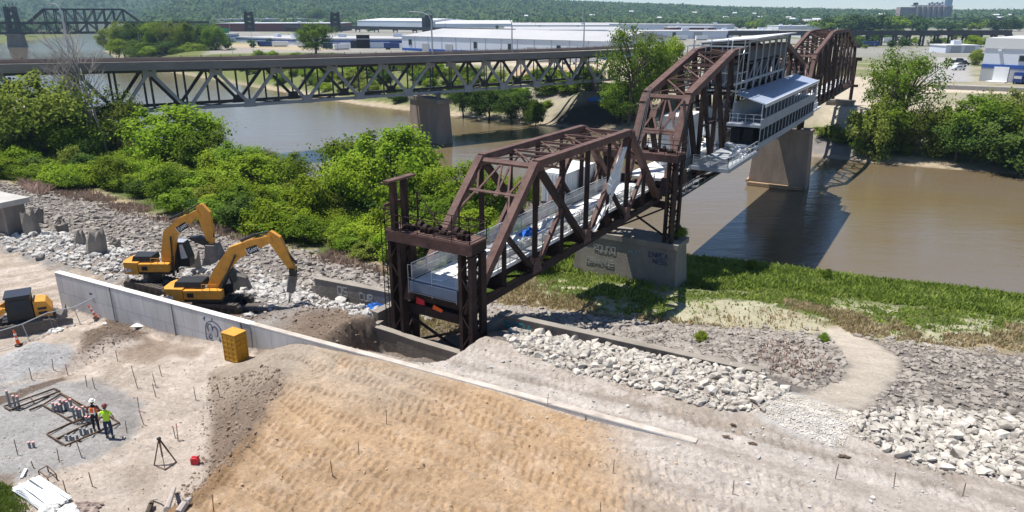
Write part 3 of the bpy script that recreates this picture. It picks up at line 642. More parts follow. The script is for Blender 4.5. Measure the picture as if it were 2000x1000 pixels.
# walkway decks
def railing(name, pts, h, par, label=None, panel=None, posts=1.5, m='galv', r=.035):
    mb = MB(); 
    for a, b in zip(pts[:-1], pts[1:]):
        a, b = Vector(a), Vector(b); L = (b - a).length; n = max(1, round(L / posts))
        for zz in (h, h * .55, .12): mb.bar(a + V3(0, 0, zz), b + V3(0, 0, zz), r * 1.4, r * 1.4)
        for i in range(n + 1): p = a.lerp(b, i / n); mb.bar(p, p + V3(0, 0, h), r * 1.6, r * 1.6)
    return mb.build(name, m, par)
mesh_m = bpy.data.materials.new('wire_mesh'); mesh_m.use_nodes = True
_n = mesh_m.node_tree.nodes; _l = mesh_m.node_tree.links; _b = _n['Principled BSDF']; _b.inputs['Base Color'].default_value = (.42, .44, .46, 1); _b.inputs['Metallic'].default_value = .3; _b.inputs['Roughness'].default_value = .5
_tr = _n.new('ShaderNodeBsdfTransparent'); _mx = _n.new('ShaderNodeMixShader'); _mx.inputs[0].default_value = .5
_l.new(_tr.outputs[0], _mx.inputs[1]); _l.new(_b.outputs[0], _mx.inputs[2]); _l.new(_mx.outputs[0], _n['Material Output'].inputs[0]); MATS['wire_mesh'] = mesh_m
dk = thing('walkway_deck', 'pale grey pedestrian deck with mesh railings inside the short truss span', 'walkway', B(14, GA / 2, 4.2), 'walkway decks on the railway bridge')
bbox(MB(), 14, GA / 2, 4.22, 32.6, 3.5, .26).build('floor_slab', 'deck_white', dk)
m = MB()
for k in range(14): bbox(m, -.6 + 2.3 * k, -2.5 + .3 * (k % 3), 4.40, 1.7, .8 + .3 * (k % 2), .07)
m.build('loose_panels', 'white_metal', dk)
for o in (-.42, GA + .42):
    railing('railing', [B(-2.2, o, 4.35), B(30.2, o, 4.35)], 1.15, dk)
    MB().bar(B(-2.2, o, 4.9), B(30.2, o, 4.9), .02, .95).build('mesh_panel', 'wire_mesh', dk)
bbox(MB(), -2.28, GA / 2, 4.05, .25, 3.6, .65).build('edge_beam', 'edge_blue', dk)
railing('end_railing', [B(-2.3, -.5, 3.5), B(-2.3, GA + .2, 3.5)], 1.9, dk, r=.02)
dk2 = thing('walkway_deck', 'grey deck floor running through the long river span under the venue', 'walkway', B(67, GA / 2, 4.2), 'walkway decks on the railway bridge')
bbox(MB(), 66.8, GA / 2, 4.42, 68, 4.6, .26).build('floor_slab', 'deck_white', dk2)
railing('railing', [B(33, -.45, 4.55), B(50, -.45, 4.55)], 1.15, dk2)
MB().bar(B(33, -.45, 5.05), B(50, -.45, 5.05), .02, .9).build('mesh_panel', 'wire_mesh', dk2)
dk3 = thing('walkway_deck', 'grey deck floor running through the far truss span', 'walkway', B(134, GA / 2, 4.2), 'walkway decks on the railway bridge')
bbox(MB(), 134.6, GA / 2, 4.42, 64, 3.5, .26).build('floor_slab', 'deck_white', dk3)
railing('railing', [B(103, -.45, 4.55), B(166, -.45, 4.55)], 1.15, dk3)
# lower maintenance walk hanging on the right truss of the river span
mw = thing('service_walk', 'narrow dark service walk with railing hung along the river span lower chord', 'service walk', B(60, .6, 3))
bbox(MB(), 65, .85, 2.75, 66, .9, .12).build('floor_plate', 'dark_steel', mw)
railing('railing', [B(32.5, 1.25, 2.8), B(98, 1.25, 2.8)], 1.1, mw, m='grey_steel', posts=2.2)

# ------------------------------------------------------------------ low portal towers
def tower(label, s, z0s, zt, oL, oR, ds, lower):
    """s, front of the platform; columns are pairs fore and aft"""
    t = thing('portal_tower', label, 'bridge tower', B(s + ds / 2, (oL + oR) / 2, 0), 'rusted portal towers of the railway bridge')
    for o, zz in ((oL + .55, z0s[0]), (oR - .45, z0s[1])):
        for k, sx in enumerate((s + .35, s + ds - .35)):
            MB().lattice(B(sx, o, zz), B(sx, o, zt - .7), .95, .55, up=(BD[0], BD[1], 0), fl=.24, lace=.08).build('column', 'rust_shaded', t)
        m = MB()
        n = 5
        for i in range(n + 1):
            z = zz + .8 + (zt - 1.7 - zz) * i / n; m.bar(B(s + .3, o, z), B(s + ds - .3, o, z), .12, .14)
            if i < n: z2 = zz + .8 + (zt - 1.7 - zz) * (i + 1) / n; m.bar(B(s + .3, o + .3, z), B(s + ds - .3, o + .3, z2), .08, .08)
        m.build('column_bracing', 'rust_shaded', t)
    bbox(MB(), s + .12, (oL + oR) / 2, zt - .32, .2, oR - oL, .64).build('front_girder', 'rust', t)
    bbox(MB(), s + ds - .12, (oL + oR) / 2, zt - .32, .2, oR - oL, .64).build('rear_girder', 'rust_shaded', t)
    for o in (oL + .1, oR - .1): bbox(MB(), s + ds / 2, o, zt - .32, ds - .46, .2, .64).build('side_girder', 'rust_shaded', t)
    bbox(MB(), s + ds / 2, (oL + oR) / 2, zt + .04, ds + .1, oR - oL + .1, .08).build('platform_plate', 'rust', t)
    railing('railing', [B(s, oL, zt + .08), B(s, oR, zt + .08), B(s + ds, oR, zt + .08), B(s + ds, oL, zt + .08), B(s, oL, zt + .08)], 1.0, t, m='rust_shaded', posts=1.2, r=.03)
    # winding gear: sheaves, shafts and bearings
    rr = random.Random(int(s * 10) + 5); 
    for k in range(7):
        o = oL + 1.3 + (oR - oL - 2.2) * k / 6; sx = s + ds * (.4 + .2 * (k % 2)); h = .17 + .14 * rr.random(); m = MB()
        m.tube(B(sx, o - .12, zt + .1 + h), B(sx, o + .12, zt + .1 + h), h, n=14); m.tube(B(sx, o - .4, zt + .1 + h), B(sx, o + .4, zt + .1 + h), .07, n=8)
        for d in (-.3, .3): bbox(m, sx, o + d, zt + .08 + h / 2, .4, .12, h)
        m.build('winding_sheave', 'rust_shaded', t)
    for k in range(4): o = oL + 1.2 + rr.random() * (oR - oL - 2); MB().tube(B(s + .3 + .3 * k, o, zt + .18), B(s + .4 + .3 * k, o + 1.5, zt + .2), .05, n=6).build('shaft', 'rust_shaded', t)
    return t
s1, zt1 = -2.6, 7.45
tw = tower('near rusted portal tower with a tall twin-post stub, in front of the short truss', s1, (-.45, -.45), zt1, -5.55, .75, 1.75, False)
# twin posts with the crossbeam
for d in (.25, 1.25): bbox(MB(), s1 + d, -4.95, zt1 + 1.55, .34, .34, 2.95).build('stub_post', 'rust_shaded', tw)
MB().bar(B(s1 - .35, -4.95, zt1 + 3.15), B(s1 + 2.15, -4.95, zt1 + 3.15), .46, .13).build('stub_beam', 'rust', tw)
MB().bar(B(s1 - .3, -5.25, zt1 + 1.65), B(s1 + 1.3, -5.25, zt1 + 1.65), .1, .2).build('stub_brace', 'rust', tw)
m = MB()
for z in (zt1 + 3.0, zt1 + 1.5): m.bar(B(s1 - .3, -5.5, z), B(s1 - .3, -4.8, z), .1, .08)
m.build('bracket', 'rust_shaded', tw)
m = MB(); m.tube(B(s1 + 1.2, -3.9, zt1 + .1), B(s1 + 1.2, -3.9, zt1 + 2.4), .06); m.tube(B(s1 + 1.2, -3.8, zt1 + 2.3), B(s1 + .9, -2.0, zt1 + .6), .04); m.build('mast', 'rust_shaded', tw)
m = MB(); m.tube(B(s1 + .9, -.6, zt1 + .1), B(s1 + .9, -.6, zt1 + 2.0), .05); m.build('mast', 'rust_shaded', tw)
m = MB()
for o in (-5.95, -5.62): m.bar(B(s1 + .1, o, .4), B(s1 + .1, o, zt1 + .6), .05, .05)
for k in range(22): m.bar(B(s1 + .1, -5.95, .6 + k * .31), B(s1 + .1, -5.62, .6 + k * .31), .035, .035)
m.build('ladder', 'rust_shaded', tw)
MB().bar(B(s1 + .9, -4.8, 2.35), B(s1 + .9, .1, 2.35), .45, .62).build('cross_beam', 'rust_shaded', tw)
MB().bar(B(s1 + 1.4, -4.8, 2.9), B(s1 + 1.4, .1, 2.9), .3, .8).build('cross_beam', 'rust_shaded', tw)
m = MB(); m.bar(B(s1 + .9, -4.7, 1.7), B(s1 + .9, 0, -.2), .14, .14); m.bar(B(s1 + 1.1, 0, 1.7), B(s1 + 1.1, -4.7, -.2), .14, .14); m.build('cross_brace', 'rust_shaded', tw)
tag(MB().prism([B(s1 + .62, -3.9, 2.75), B(s1 + .62, -3.2, 2.75), B(s1 + .62, -3.25, 3.1), B(s1 + .62, -3.8, 3.2)], (.02, .03, 0)).build('paint_mark', 'red_plastic', tw))
tag(MB().prism([B(s1 + .62, -2.6, 2.65), B(s1 + .62, -1.9, 2.55), B(s1 + .62, -1.8, 2.75), B(s1 + .62, -2.5, 2.95)], (.02, .03, 0)).build('paint_mark', 'orange', tw))
s2, zt2 = 29.6, 7.5
tw2 = tower('rusted portal tower standing on the graffitied pier between the short and long trusses', s2, (-1.05, -1.05), zt2, -5.7, 1.85, 2.3, True)
m = MB(); m.bar(B(s2 + 1, -4.9, -.8), B(s2 + 1, 1, 2.4), .16, .16); m.bar(B(s2 + 1.2, 1, -.8), B(s2 + 1.2, -4.9, 2.4), .16, .16); m.build('cross_brace', 'rust_shaded', tw2)
MB().bar(B(s2 + 1.1, -4.9, 2.5), B(s2 + 1.1, 1, 2.5), .5, .6).build('cross_beam', 'rust_shaded', tw2)
m = MB()
for k in range(4): m.tube(B(s2 + 1.2, -2.9 + k * .22, zt2 + .4), B(s2 + 5.5, -3.4 + k * .1, 13.2), .03, n=5)
m.build('hoist_cables', 'dark_steel', tw2)
m = MB()
for k in range(4): m.tube(B(s2 + 6.5 + .5 * k, 1.0, 3.3), B(s2 + 5.2 + .2 * k, .3, 12), .035, n=5)
m.build('hoist_cables', 'dark_steel', tw2)
m = MB(); m.tube(B(s2 + 1.2, -.3, zt2 + .1), B(s2 + 1.2, -.3, zt2 + 1.9), .08); m.build('mast', 'rust_shaded', tw2)
# far bank bent
t3 = thing('trestle_bent', 'dark steel trestle bent at the landward end of the far truss', 'trestle', B(168, GA / 2, -2))
for o in (-.1, GA + .1):
    MB().bar(B(168.5, o, -3), B(168.5, o, 3), .6, .6).build('leg', 'rust_shaded', t3); MB().bar(B(168.6, o, 3.3), B(168.6, o, 9.5), .5, .5).build('leg', 'rust_shaded', t3)
MB().bar(B(168.6, 1.2, 9.4), B(168.6, GA - 1, 9.4), .7, .8).build('cap_beam', 'rust_shaded', t3)
MB().bar(B(168.6, 1.2, 2.9), B(168.6, GA - 1, 2.9), .6, .6).build('cap_beam', 'rust_shaded', t3)

# ------------------------------------------------------------------ piers
def pier(name, label, s, ctr, half, wid, zt, zb, m, flare=.5, nose=True):
    t = thing(name, label, 'bridge pier', B(s, ctr, zb), 'concrete piers of the railway bridge')
    def ring(h, w, z, k=1.0):
        pts = [(-half * k, -w), (half * k, -w), (half * k, w), (-half * k, w)]
        return [B(s + b, ctr + a, z) for a, b in pts]
    mb = MB(); a = ring(0, wid + flare, zb, 1.0 + flare / half); b = ring(0, wid, zt - .55)
    mb.add(a + b, [(3, 2, 1, 0), (4, 5, 6, 7)] + [(i, (i + 1) % 4, 4 + (i + 1) % 4, 4 + i) for i in range(4)])
    mb.build('shaft', m, t)
    c = MB(); a = ring(0, wid + .18, zt - .55, 1 + .2 / half); b = ring(0, wid + .18, zt, 1 + .2 / half)
    c.add(a + b, [(3, 2, 1, 0), (4, 5, 6, 7)] + [(i, (i + 1) % 4, 4 + (i + 1) % 4, 4 + i) for i in range(4)])
    c.build('cap', m, t)
    return t
P1 = pier('bridge_pier', 'grey graffiti-tagged concrete pier on the grassy near bank', 31.2, -2.9, 5.3, 1.5, -1.0, -7.2, 'concrete_old', .35)
P2 = pier('bridge_pier', 'brown weathered concrete pier standing in the river under the venue', 102.3, -2.6, 4.6, 1.7, .6, -11.5, 'pier_stone', .5)
m = MB()
for z, d in ((-9.75, .9), (-9.45, .75)): m.bar(B(99.6, -7.6, z), B(99.6, 2.0, z), .35, .26); m.bar(B(99.2, -7.6, z), B(99.2, 1.6, z), .35, .24)
m.bar(B(99.4, -7.7, -9.2), B(103, -7.9, -9.2), .4, .5)
tag(m.build('debris_timbers', 'wood', loc=B(99.4, -2, -9.7)), 'pale driftwood timbers stranded against the foot of the river pier', 'driftwood')
P3 = pier('bridge_pier', 'far bank concrete pier under the end of the far truss', 167.5, -2.2, 3.2, 1.2, -.6, -7, 'concrete_old', .3)
m = MB()
for o in (-1.0, GA + 1.0):
    for ss in (101.0, 103.4): m.bar(B(ss, o + 1, .6), B(ss, o + 1, 3.0), .55, .55)
m.build('bearing_posts', 'rust_shaded', P2)

# ------------------------------------------------------------------ venue on the river span
GO = 4.25
vg = thing('venue_gallery', 'two-level grey gallery with a pale blue shed roof hung beside the river truss', 'gallery', B(68, 2.3, 5))
m = MB(); P = [B(51.6, GO + .25, 10.15), B(86, GO + .25, 10.3), B(88.5, .55, 10.98), B(53.4, .55, 10.95)]
m.prism(P, (0, 0, .13)); m.build('shed_roof', 'roof_blue', vg)
MB().bar(B(51.4, GO + .32, 10.12), B(86.2, GO + .32, 10.27), .1, .42).build('eave_fascia', 'roof_white', vg)
m = MB()
for k in range(30): s = 52.6 + k * 1.15; m.bar(B(s, GO + .2, 10.285 + .0044 * (s - 51.6)), B(s + 1.8, .6, 11.1), .05, .045)
m.build('roof_seams', 'roof_blue', vg)
for z, h in ((5.35, .3), (7.75, .3)): bbox(MB(), 68.5, 2.35, z, 35, 3.9, h).build('floor_plate', 'grey_metal', vg)
for z, h in ((5.45, .75), (7.95, 1.15)): bbox(MB(), 68.8, GO + .03, z, 35.4, .1, h).build('side_panel', 'grey_metal', vg)
m_l, m_u = MB(), MB()
for k in range(18):
    s = 51.6 + 2.03 * k
    MB().bar(B(s, GO - .05, 5.2), B(s, GO - .05, 10.15), .10, .10).build('post', 'grey_steel', vg)
for z0, z1 in ((5.85, 7.35),):
    for k in range(17 if z0 < 7 else 9):
        s = 51.6 + 2.03 * (k + .5) + (0 if z0 < 7 else 0)
        bbox(MB(), s, GO - .12, (z0 + z1) / 2, 1.86, .04, z1 - z0).build('window_pane', 'dark_glass', vg)
bbox(MB(), 69, .75, 7.7, 34, .12, 5).build('back_wall', 'grey_metal', vg)
for z_ in (7.72, 10.9): bbox(MB(), 75, -1.95, z_, 44, 4.5, .16).build('inner_floor', 'dark_steel', vg)
for k, s in enumerate((57, 60.5)): bbox(MB(), 51.55, 1.4 + 1.5 * k, 6.5, .06, 1.1, 1.7).build('door', 'dark_void', vg)
railing('balcony_railing', [B(51.5, .6, 7.9), B(51.5, GO, 7.9)], 1.1, vg, posts=.9)
railing('terrace_railing', [B(87, GO - .3, 5.5), B(97, 3.0, 5.3)], 1.2, vg)
bbox(MB(), 92, 2.1, 5.2, 10, 3.2, .25).build('terrace_floor', 'deck_white', vg)
bbox(MB(), 88.5, 2.4, 7.9, 4, 2.8, .2).build('balcony_floor', 'deck_white', vg)
railing('balcony_railing', [B(86.4, GO - .2, 8), B(90.6, 3.9, 8), B(90.6, 1, 8)], 1.1, vg)
bbox(MB(), 91, 3.6, 5.9, 6, .08, .9).build('terrace_panel', 'white_metal', vg)
td = thing('terrace_deck', 'low grey terrace cantilevered from the river truss in front of the gallery', 'terrace', B(45, 2, 4.9))
bbox(MB(), 45.4, 2.15, 4.86, 12.4, 4.0, .18).build('floor_plate', 'galv', td)
bbox(MB(), 45.4, 4.2, 4.7, 12.6, .16, .42).build('edge_beam', 'grey_metal', td)
bbox(MB(), 39.1, 2.15, 4.7, .16, 4.2, .42).build('edge_beam', 'grey_metal', td)
for s in (40, 44, 48, 51): MB().bar(B(s, .3, 3.3), B(s, 3.9, 4.6), .18, .22).build('bracket', 'rust_shaded', td)
railing('railing', [B(39.2, .4, 4.95), B(39.2, 4.1, 4.95), B(51.3, 4.15, 4.95)], 1.1, td)
MB().bar(B(39.2, .4, 5.45), B(39.2, 4.1, 5.45), .02, .9, up=(0, 0, 1)).build('glass_panel', 'wire_mesh', td)
for k, (s, o) in enumerate(((46.5, 2.9), (47.8, 3.2), (45.4, 3.3), (49.2, 2.4))):
    m = MB(); rr = random.Random(k)
    for j in range(5): bbox(m, s + rr.uniform(-.4, .4), o + rr.uniform(-.4, .4), 5.05 + .16 * j, .9 - .1 * j, .7 - .08 * j, .14)
    tag(m.build('material_stack', 'deck_white', loc=B(s, o, 4.95)), ('small pale stack of boards on the terrace deck, nearest its outer corner', 'pale board stack on the terrace deck beside the gallery posts', 'pale board stack at the outer terrace railing', 'pale board stack tucked under the gallery end')[k], 'material stack', 'stacks of boards on the terrace')
sd_ = thing('side_deck', 'grey deck cantilevered from the far side of the river truss', 'terrace', B(68, -6.4, 4.9))
bbox(MB(), 69, -6.55, 4.9, 58, 3.9, .2).build('floor_plate', 'galv', sd_)
railing('railing', [B(40.2, -4.6, 5.0), B(40.2, -8.4, 5.0), B(97.8, -8.4, 5.0)], 1.1, sd_)
for k in range(13): MB().bar(B(41 + 4.7 * k, -4.6, 3.4), B(41 + 4.7 * k, -8.2, 4.7), .18, .22).build('bracket', 'rust_shaded', sd_)
# white plant boxes inside the truss
for k, (s, o, z, ds, do, dz, lb) in enumerate(((41.5, -1.9, 7.2, 5.2, 2.6, 5.2, 'tall white box room inside the river truss behind the near portal'), (56.5, -1.8, 6.8, 3.2, 2.4, 4.3, 'white box room inside the truss beside the gallery roof'), (62, -1.8, 6.8, 3.4, 2.4, 4.3, 'second white box room along the truss beside the gallery roof'))):
    w = thing('box_room', lb, 'box room', B(s, o, z - dz / 2), 'white box rooms inside the river truss')
    bbox(MB(), s, o, z, ds, do, dz).build('shell', 'white_metal', w); bbox(MB(), s, o, z + dz / 2 + .06, ds + .2, do + .2, .12).build('roof', 'deck_white', w)
    m = MB()
    for j in range(int(do / .3)): bbox(m, s - ds / 2 - .02, o - do / 2 + .2 + j * .3, z, .05, .06, dz - .2)
    m.build('ribs', 'white_metal', w)
# upper roof and scaffold storey
ur = thing('upper_canopy', 'flat white canopy roof on steel posts above the river truss', 'canopy', B(68, -2.4, 16))
m = MB(); P = [B(56.5, 1.7, 17.2), B(79.4, 1.7, 17.4), B(79.4, -5.6, 16.75), B(57.5, -5.6, 16.6)]; m.prism(P, (0, 0, .16)); m.build('roof_sheet', 'roof_white', ur)
for o in (.5, -5.3):
    for k in range(7):
        s = 57.8 + 3.55 * k; MB().bar(B(s, o, 9.2), B(s, o, 16.7 if o < 0 else 17.0), .2, .2).build('post', 'grey_steel', ur)
    MB().bar(B(57.6, o, 16.6 if o < 0 else 16.95), B(79.4, o, 16.6 if o < 0 else 16.98), .2, .3).build('roof_beam', 'grey_steel', ur)
    MB().bar(B(52.5, o, 12.2), B(79.4, o, 12.4), .2, .3).build('mid_beam', 'grey_steel', ur)
for k in range(7): s = 57.8 + 3.55 * k; MB().bar(B(s, .5, 16.75), B(s, -5.3, 16.5), .14, .22).build('rafter', 'grey_steel', ur)
for k in range(6):
    s = 59.6 + 3.55 * k; bbox(MB(), s, .42, 15.2, 3.2, .08, 1.3).build('cladding_panel', 'dark_steel', ur)
bbox(MB(), 68.5, -2.4, 14.2, 21, 5.2, .2).build('upper_floor', 'dark_steel', ur)
for k in range(6):
    s = 59.6 + 3.55 * k; bbox(MB(), s, -5.2, 14.6, 3.4, .08, 3.4 if k % 2 else 2.2).build('cladding_panel', 'dark_steel', ur)
    MB().bar(B(s - 1.7, .45, 11.2), B(s + 1.7, .45, 14.1), .14, .12, up=UPN).build('cross_brace', 'grey_steel', ur); MB().bar(B(s + 1.7, .38, 11.2), B(s - 1.7, .38, 14.1), .14, .12, up=UPN).build('cross_brace', 'dark_steel', ur)
for k in range(5): bbox(MB(), 60.5 + 4 * k, -2.6, 12.6, 2.6, 3.2, 2.8).build('plant_box', 'dark_steel' if k % 2 else 'grey_metal', ur)
sc = thing('scaffold', 'grey tube scaffold stair at the front end of the canopy above the river truss', 'scaffold', B(54, -2.4, 5))
for o in (.6, -1.4, -3.4, -5.6):
    for s in (53.0, 55.2): MB().bar(B(s, o, 5), B(s, o, 17.2 if s > 54 else 16.4), .09, .09).build('standard', 'galv', sc)
for z in (7.0, 9.2, 11.4, 13.4, 15.6, 16.4):
    m = MB()
    for s in (53.0, 55.2): m.bar(B(s, .9, z), B(s, -6.2, z), .08, .08)
    for o in (.6, -5.6): m.bar(B(52.6, o, z), B(57.5, o, z), .07, .07)
    m.build('ledger', 'galv', sc)
for z in (11.45, 15.65): bbox(MB(), 54.1, -2.5, z, 2.1, 6.2, .07).build('plank_deck', 'dark_steel', sc)
m = MB()
for k in range(5): m.bar(B(53, .6, 5 + 2.2 * k), B(55.2, .6, 7.2 + 2.2 * k), .06, .06); m.bar(B(53, .62, 7.2 + 2.2 * k), B(53, -1.4, 5 + 2.2 * k), .06, .06)
m.build('brace', 'galv', sc)
m = MB()
for o, s in ((.2, 51.0), (-4.3, 51.5)): m.bar(B(s, o, 15.3), B(s - .6, o + .2, 17.2), .12, .12)
m.build('raking_pole', 'white_metal', sc)
# container, tarp and sheeting on the short span
ct = thing('white_container', 'white corrugated container standing on the far edge of the short truss deck', 'container', B(23, -5.6, 4.3))
bbox(MB(), 22.6, -5.75, 5.65, 6.0, 2.2, 2.6).build('shell', 'white_metal', ct)
m = MB()
for k in range(18): bbox(m, 19.8 + .33 * k, -4.63, 5.6, .1, .05, 2.4)
for k in range(6): bbox(m, 19.58, -6.6 + .34 * k, 5.6, .05, .1, 2.4)
m.build('corrugation', 'white_metal', ct)
m = MB()
for s in (19.64, 25.56):
    for o in (-6.82, -4.68): bbox(m, s, o, 5.65, .14, .14, 2.66)
m.build('corner_post', 'deck_white', ct)
for s in (20, 22.6, 25.2): MB().bar(B(s, -4.2, 3.2), B(s, -6.8, 4.2), .2, .25).build('bracket', 'rust_shaded', ct)
bbox(MB(), 22.6, -5.75, 4.24, 6.2, 2.4, .2).build('base_frame', 'dark_steel', ct)
def crumple(name, m, c, du, dv, h, seed, axis_u, axis_v, up, n=14, edge=.25):
    rr = random.Random(seed); vs = []; fs = []; a, b, u = Vector(axis_u), Vector(axis_v), Vector(up)
    for j in range(n + 1):
        for i in range(n + 1):
            x, y = i / n - .5, j / n - .5; w = max(0, 1 - (2 * abs(x)) ** 3) * max(0, 1 - (2 * abs(y)) ** 3)
            vs.append(Vector(c) + a * (du * x * (1 + edge * (rr.random() - .5))) + b * (dv * y * (1 + edge * (rr.random() - .5))) + u * (h * w * rr.uniform(.35, 1) + .02))
    for j in range(n):
        for i in range(n): k = j * (n + 1) + i; fs.append((k, k + 1, k + n + 2, k + n + 1))
    mb = MB(); mb.add(vs, fs); return mb.build(name, m, loc=Vector(c))
X3, Y3, Z3 = (BD[0], BD[1], 0), (BN[0], BN[1], 0), (0, 0, 1)
tag(crumple('tarp', 'tarp_blue', B(10.2, -2.6, 4.4), 1.9, 1.1, .5, 3, X3, Y3, Z3), 'crumpled bright blue tarp lying on the short truss deck', 'tarp')
for k, (s, o, du, dv, lb) in enumerate(((2.0, -2.7, 1.6, .9, 'crumpled white sheeting at the near end of the truss deck'), (7.4, -1.6, 2.4, .8, 'crumpled white sheeting heap beside the blue tarp'), (13, -2.6, 2.6, 1.0, 'crumpled white sheeting on the deck past the blue tarp'), (16.6, -1.5, 2.2, .9, 'crumpled white sheeting on the deck before the white container'))):
    tag(crumple('sheeting', 'sheet_white', B(s, o, 4.42), du, dv, .55, 20 + k, X3, Y3, Z3), lb, 'sheeting', 'white sheeting heaps on the walkway deck')
for k, (s, o, L) in enumerate(((4.5, -1.2, 3.8), (9, -.95, 4), (14, -1.1, 4.2), (5.5, -3.2, 3))):
    m = MB()
    for j in range(4): m.tube(B(s, o - .09 * j, 4.45), B(s + L, o - .1 * j, 4.45), .05, n=6)
    tag(m.build('pipe_bundle', 'galv', loc=B(s, o, 4.4)), ('bundle of grey pipes along the deck railing near the portal tower', 'bundle of grey pipes along the railing beside the blue tarp', 'bundle of grey pipes along the railing beyond the blue tarp', 'short bundle of grey pipes on the far side of the deck near the tower')[k], 'pipe bundle', 'pipe bundles on the walkway deck')
# torn sheet on the laced diagonal
rr = random.Random(9); vs = []; fs = []; a, b = B(20.6, .32, 9.6), B(15.2, .42, 3.9); n = 22
for i in range(n + 1):
    t_ = i / n; p = a.lerp(b, t_); w = (.55 + .5 * math.sin(3.1 * min(1, t_ * 1.6))) * (1.0 if t_ < .42 else .55 + .2 * rr.random())
    p = p + V3(0, 0, -.5 * math.sin(t_ * math.pi) )
    for j in range(5): x = (j - 2) / 2 * w; vs.append(p + Vector((BD[0], BD[1], 0)) * (x + rr.uniform(-.08, .08)) + UPN * (.16 * math.cos(j * 2.1 + t_ * 9) + rr.uniform(-.05, .05)) + V3(0, 0, rr.uniform(-.1, .1)))
for i in range(n):
    for j in range(4):
        if 11 <= i <= 13 and j < 3: continue
        k = i * 5 + j; fs.append((k, k + 1, k + 6, k + 5))
mb = MB(); mb.add(vs, fs); tag(mb.build('torn_sheet', 'sheet_white', loc=a), 'long torn white sheet hanging over a diagonal of the short truss', 'torn sheet')
# graffiti and lettering on the near pier
def strokes(name, sets, m, org, ux, uz, sc, r=.05, par=None, loc=None):
    mb = MB(); ux, uz, org = Vector(ux), Vector(uz), Vector(org); nrm = ux.cross(uz).normalized() 
    for st in sets:
        P = [org + ux * (x * sc) + uz * (y * sc) for x, y in st]
        for p_, q_ in zip(P[:-1], P[1:]): mb.bar(p_, q_, r * 2, .02, up=nrm)
    return mb.build(name, m, par, loc)
GL = {'E': [((.6, 0), (0, 0), (0, 1), (.6, 1)), ((0, .5), (.5, .5))], 'U': [((0, 1), (0, 0), (.6, 0), (.6, 1))], 'N': [((0, 0), (0, 1), (.6, 0), (.6, 1))], 'O': [((0, 0), (.6, 0), (.6, 1), (0, 1), (0, 0))], 'R': [((0, 0), (0, 1), (.6, 1), (.6, .5), (0, .5), (.6, 0))],
      'S': [((0, 0), (.6, 0), (.6, .5), (0, .5), (0, 1), (.6, 1))], 'A': [((0, 0), (.3, 1), (.6, 0)), ((.12, .4), (.48, .4))], 'Y': [((0, 1), (.3, .5), (.6, 1)), ((.3, .5), (.3, 0))], 'M': [((0, 0), (0, 1), (.3, .4), (.6, 1), (.6, 0))], 'B': [((0, 0), (0, 1), (.55, .9), (.5, .55), (0, .5), (.6, .35), (.55, .05), (0, 0))],
      'K': [((0, 0), (0, 1)), ((.6, 1), (0, .5), (.6, 0))], 'D': [((0, 0), (0, 1), (.5, .85), (.6, .4), (.5, .1), (0, 0))], 'P': [((0, 0), (0, 1), (.6, 1), (.6, .5), (0, .5))], 'C': [((.6, 1), (0, 1), (0, 0), (.6, 0))]}
def word(w): return [[(x + i * .82, y) for x, y in st] for i, ch in enumerate(w) for st in GL[ch]]
fx = 31.6 - 1.5
def pf(o, z): k = (-1.55 - z) / 5.65; return B(31.2 - 1.5 - .35 * max(0, k) * 1.0 - .06, o, z)
uo = Vector((BN[0], BN[1], 0)); uz = (pf(0, -3) - pf(0, -6)).normalized()
for wrd, o, z, sc_, m_ in (('ROUDO', -6.2, -2.9, .6, 'graffiti_pale'), ('ENRCA', -.3, -2.6, .5, 'graffiti_line'), ('NESS', .2, -3.2, .45, 'graffiti_line'), ('MOR', -2.4, -2.7, .5, 'graffiti_pale'), ('OBAKNUS', -7, -4.3, .55, 'graffiti_pale')):
    strokes('graffiti', word(wrd), m_, pf(o, z), uo, uz, sc_, .035, P1)
# ------------------------------------------------------------------ highway truss bridge
HL = math.hypot(86, 58); HD = (86 / HL, 58 / HL); HN = (58 / HL, -86 / HL); HO = (-17.1, 178.5); HRZ = math.atan2(HD[1], HD[0])
def Hh(s, o, z):
    k = max(0, s - 30); b = .0035 * k * k            # the road swings away at its far end
    return Vector((HO[0] + HD[0] * s + HN[0] * (o - b), HO[1] + HD[1] * s + HN[1] * (o - b), z))
hw = thing('highway_bridge', 'long grey deck-truss highway bridge crossing the river', 'highway bridge', Hh(0, -4, 0))
def zdk(s): return float(np.interp(s, [-140, -90, -45, 0, 80], [11.4, 10.5, 9.75, 9.45, 9.1]))
SEG = list(range(-150, 30, 15)) + list(range(30, 100, 5))
def strip(mb, o, z0, w, h):
    for a, b in zip(SEG[:-1], SEG[1:]): mb.bar(Hh(a, o, zdk(a) + z0), Hh(b, o, zdk(b) + z0), w, h)
    return mb
strip(MB(), -4.0, .62, 13.0, .3).build('road_deck', 'concrete_old', hw)
strip(MB(), 2.55, .55, .3, 1.36).build('fascia_girder', 'fascia_paint', hw)
strip(MB(), 2.4, 1.3, .5, .2).build('kerb_parapet', 'concrete_old', hw)
strip(MB(), -10.6, 1.15, .35, .9).build('far_parapet', 'road_rust', hw)
strip(MB(), -.2, .85, .3, .2).build('median_kerb', 'concrete', hw)
m = MB()
for o in (-1.5, -4, -6.5): strip(m, o, -.1, .4, .8)
m.build('deck_stringers', 'dark_steel', hw)
m = MB(); strip(m, -10.7, 1.75, .06, .06); strip(m, -10.7, 1.5, .05, .05)
for k in range(60): s = -148 + 4 * k; m.bar(Hh(s, -10.7, zdk(s) + 1.2), Hh(s, -10.7, zdk(s) + 1.95), .12, .12)
m.build('far_rail', 'dark_steel', hw)
ZB = 2.05
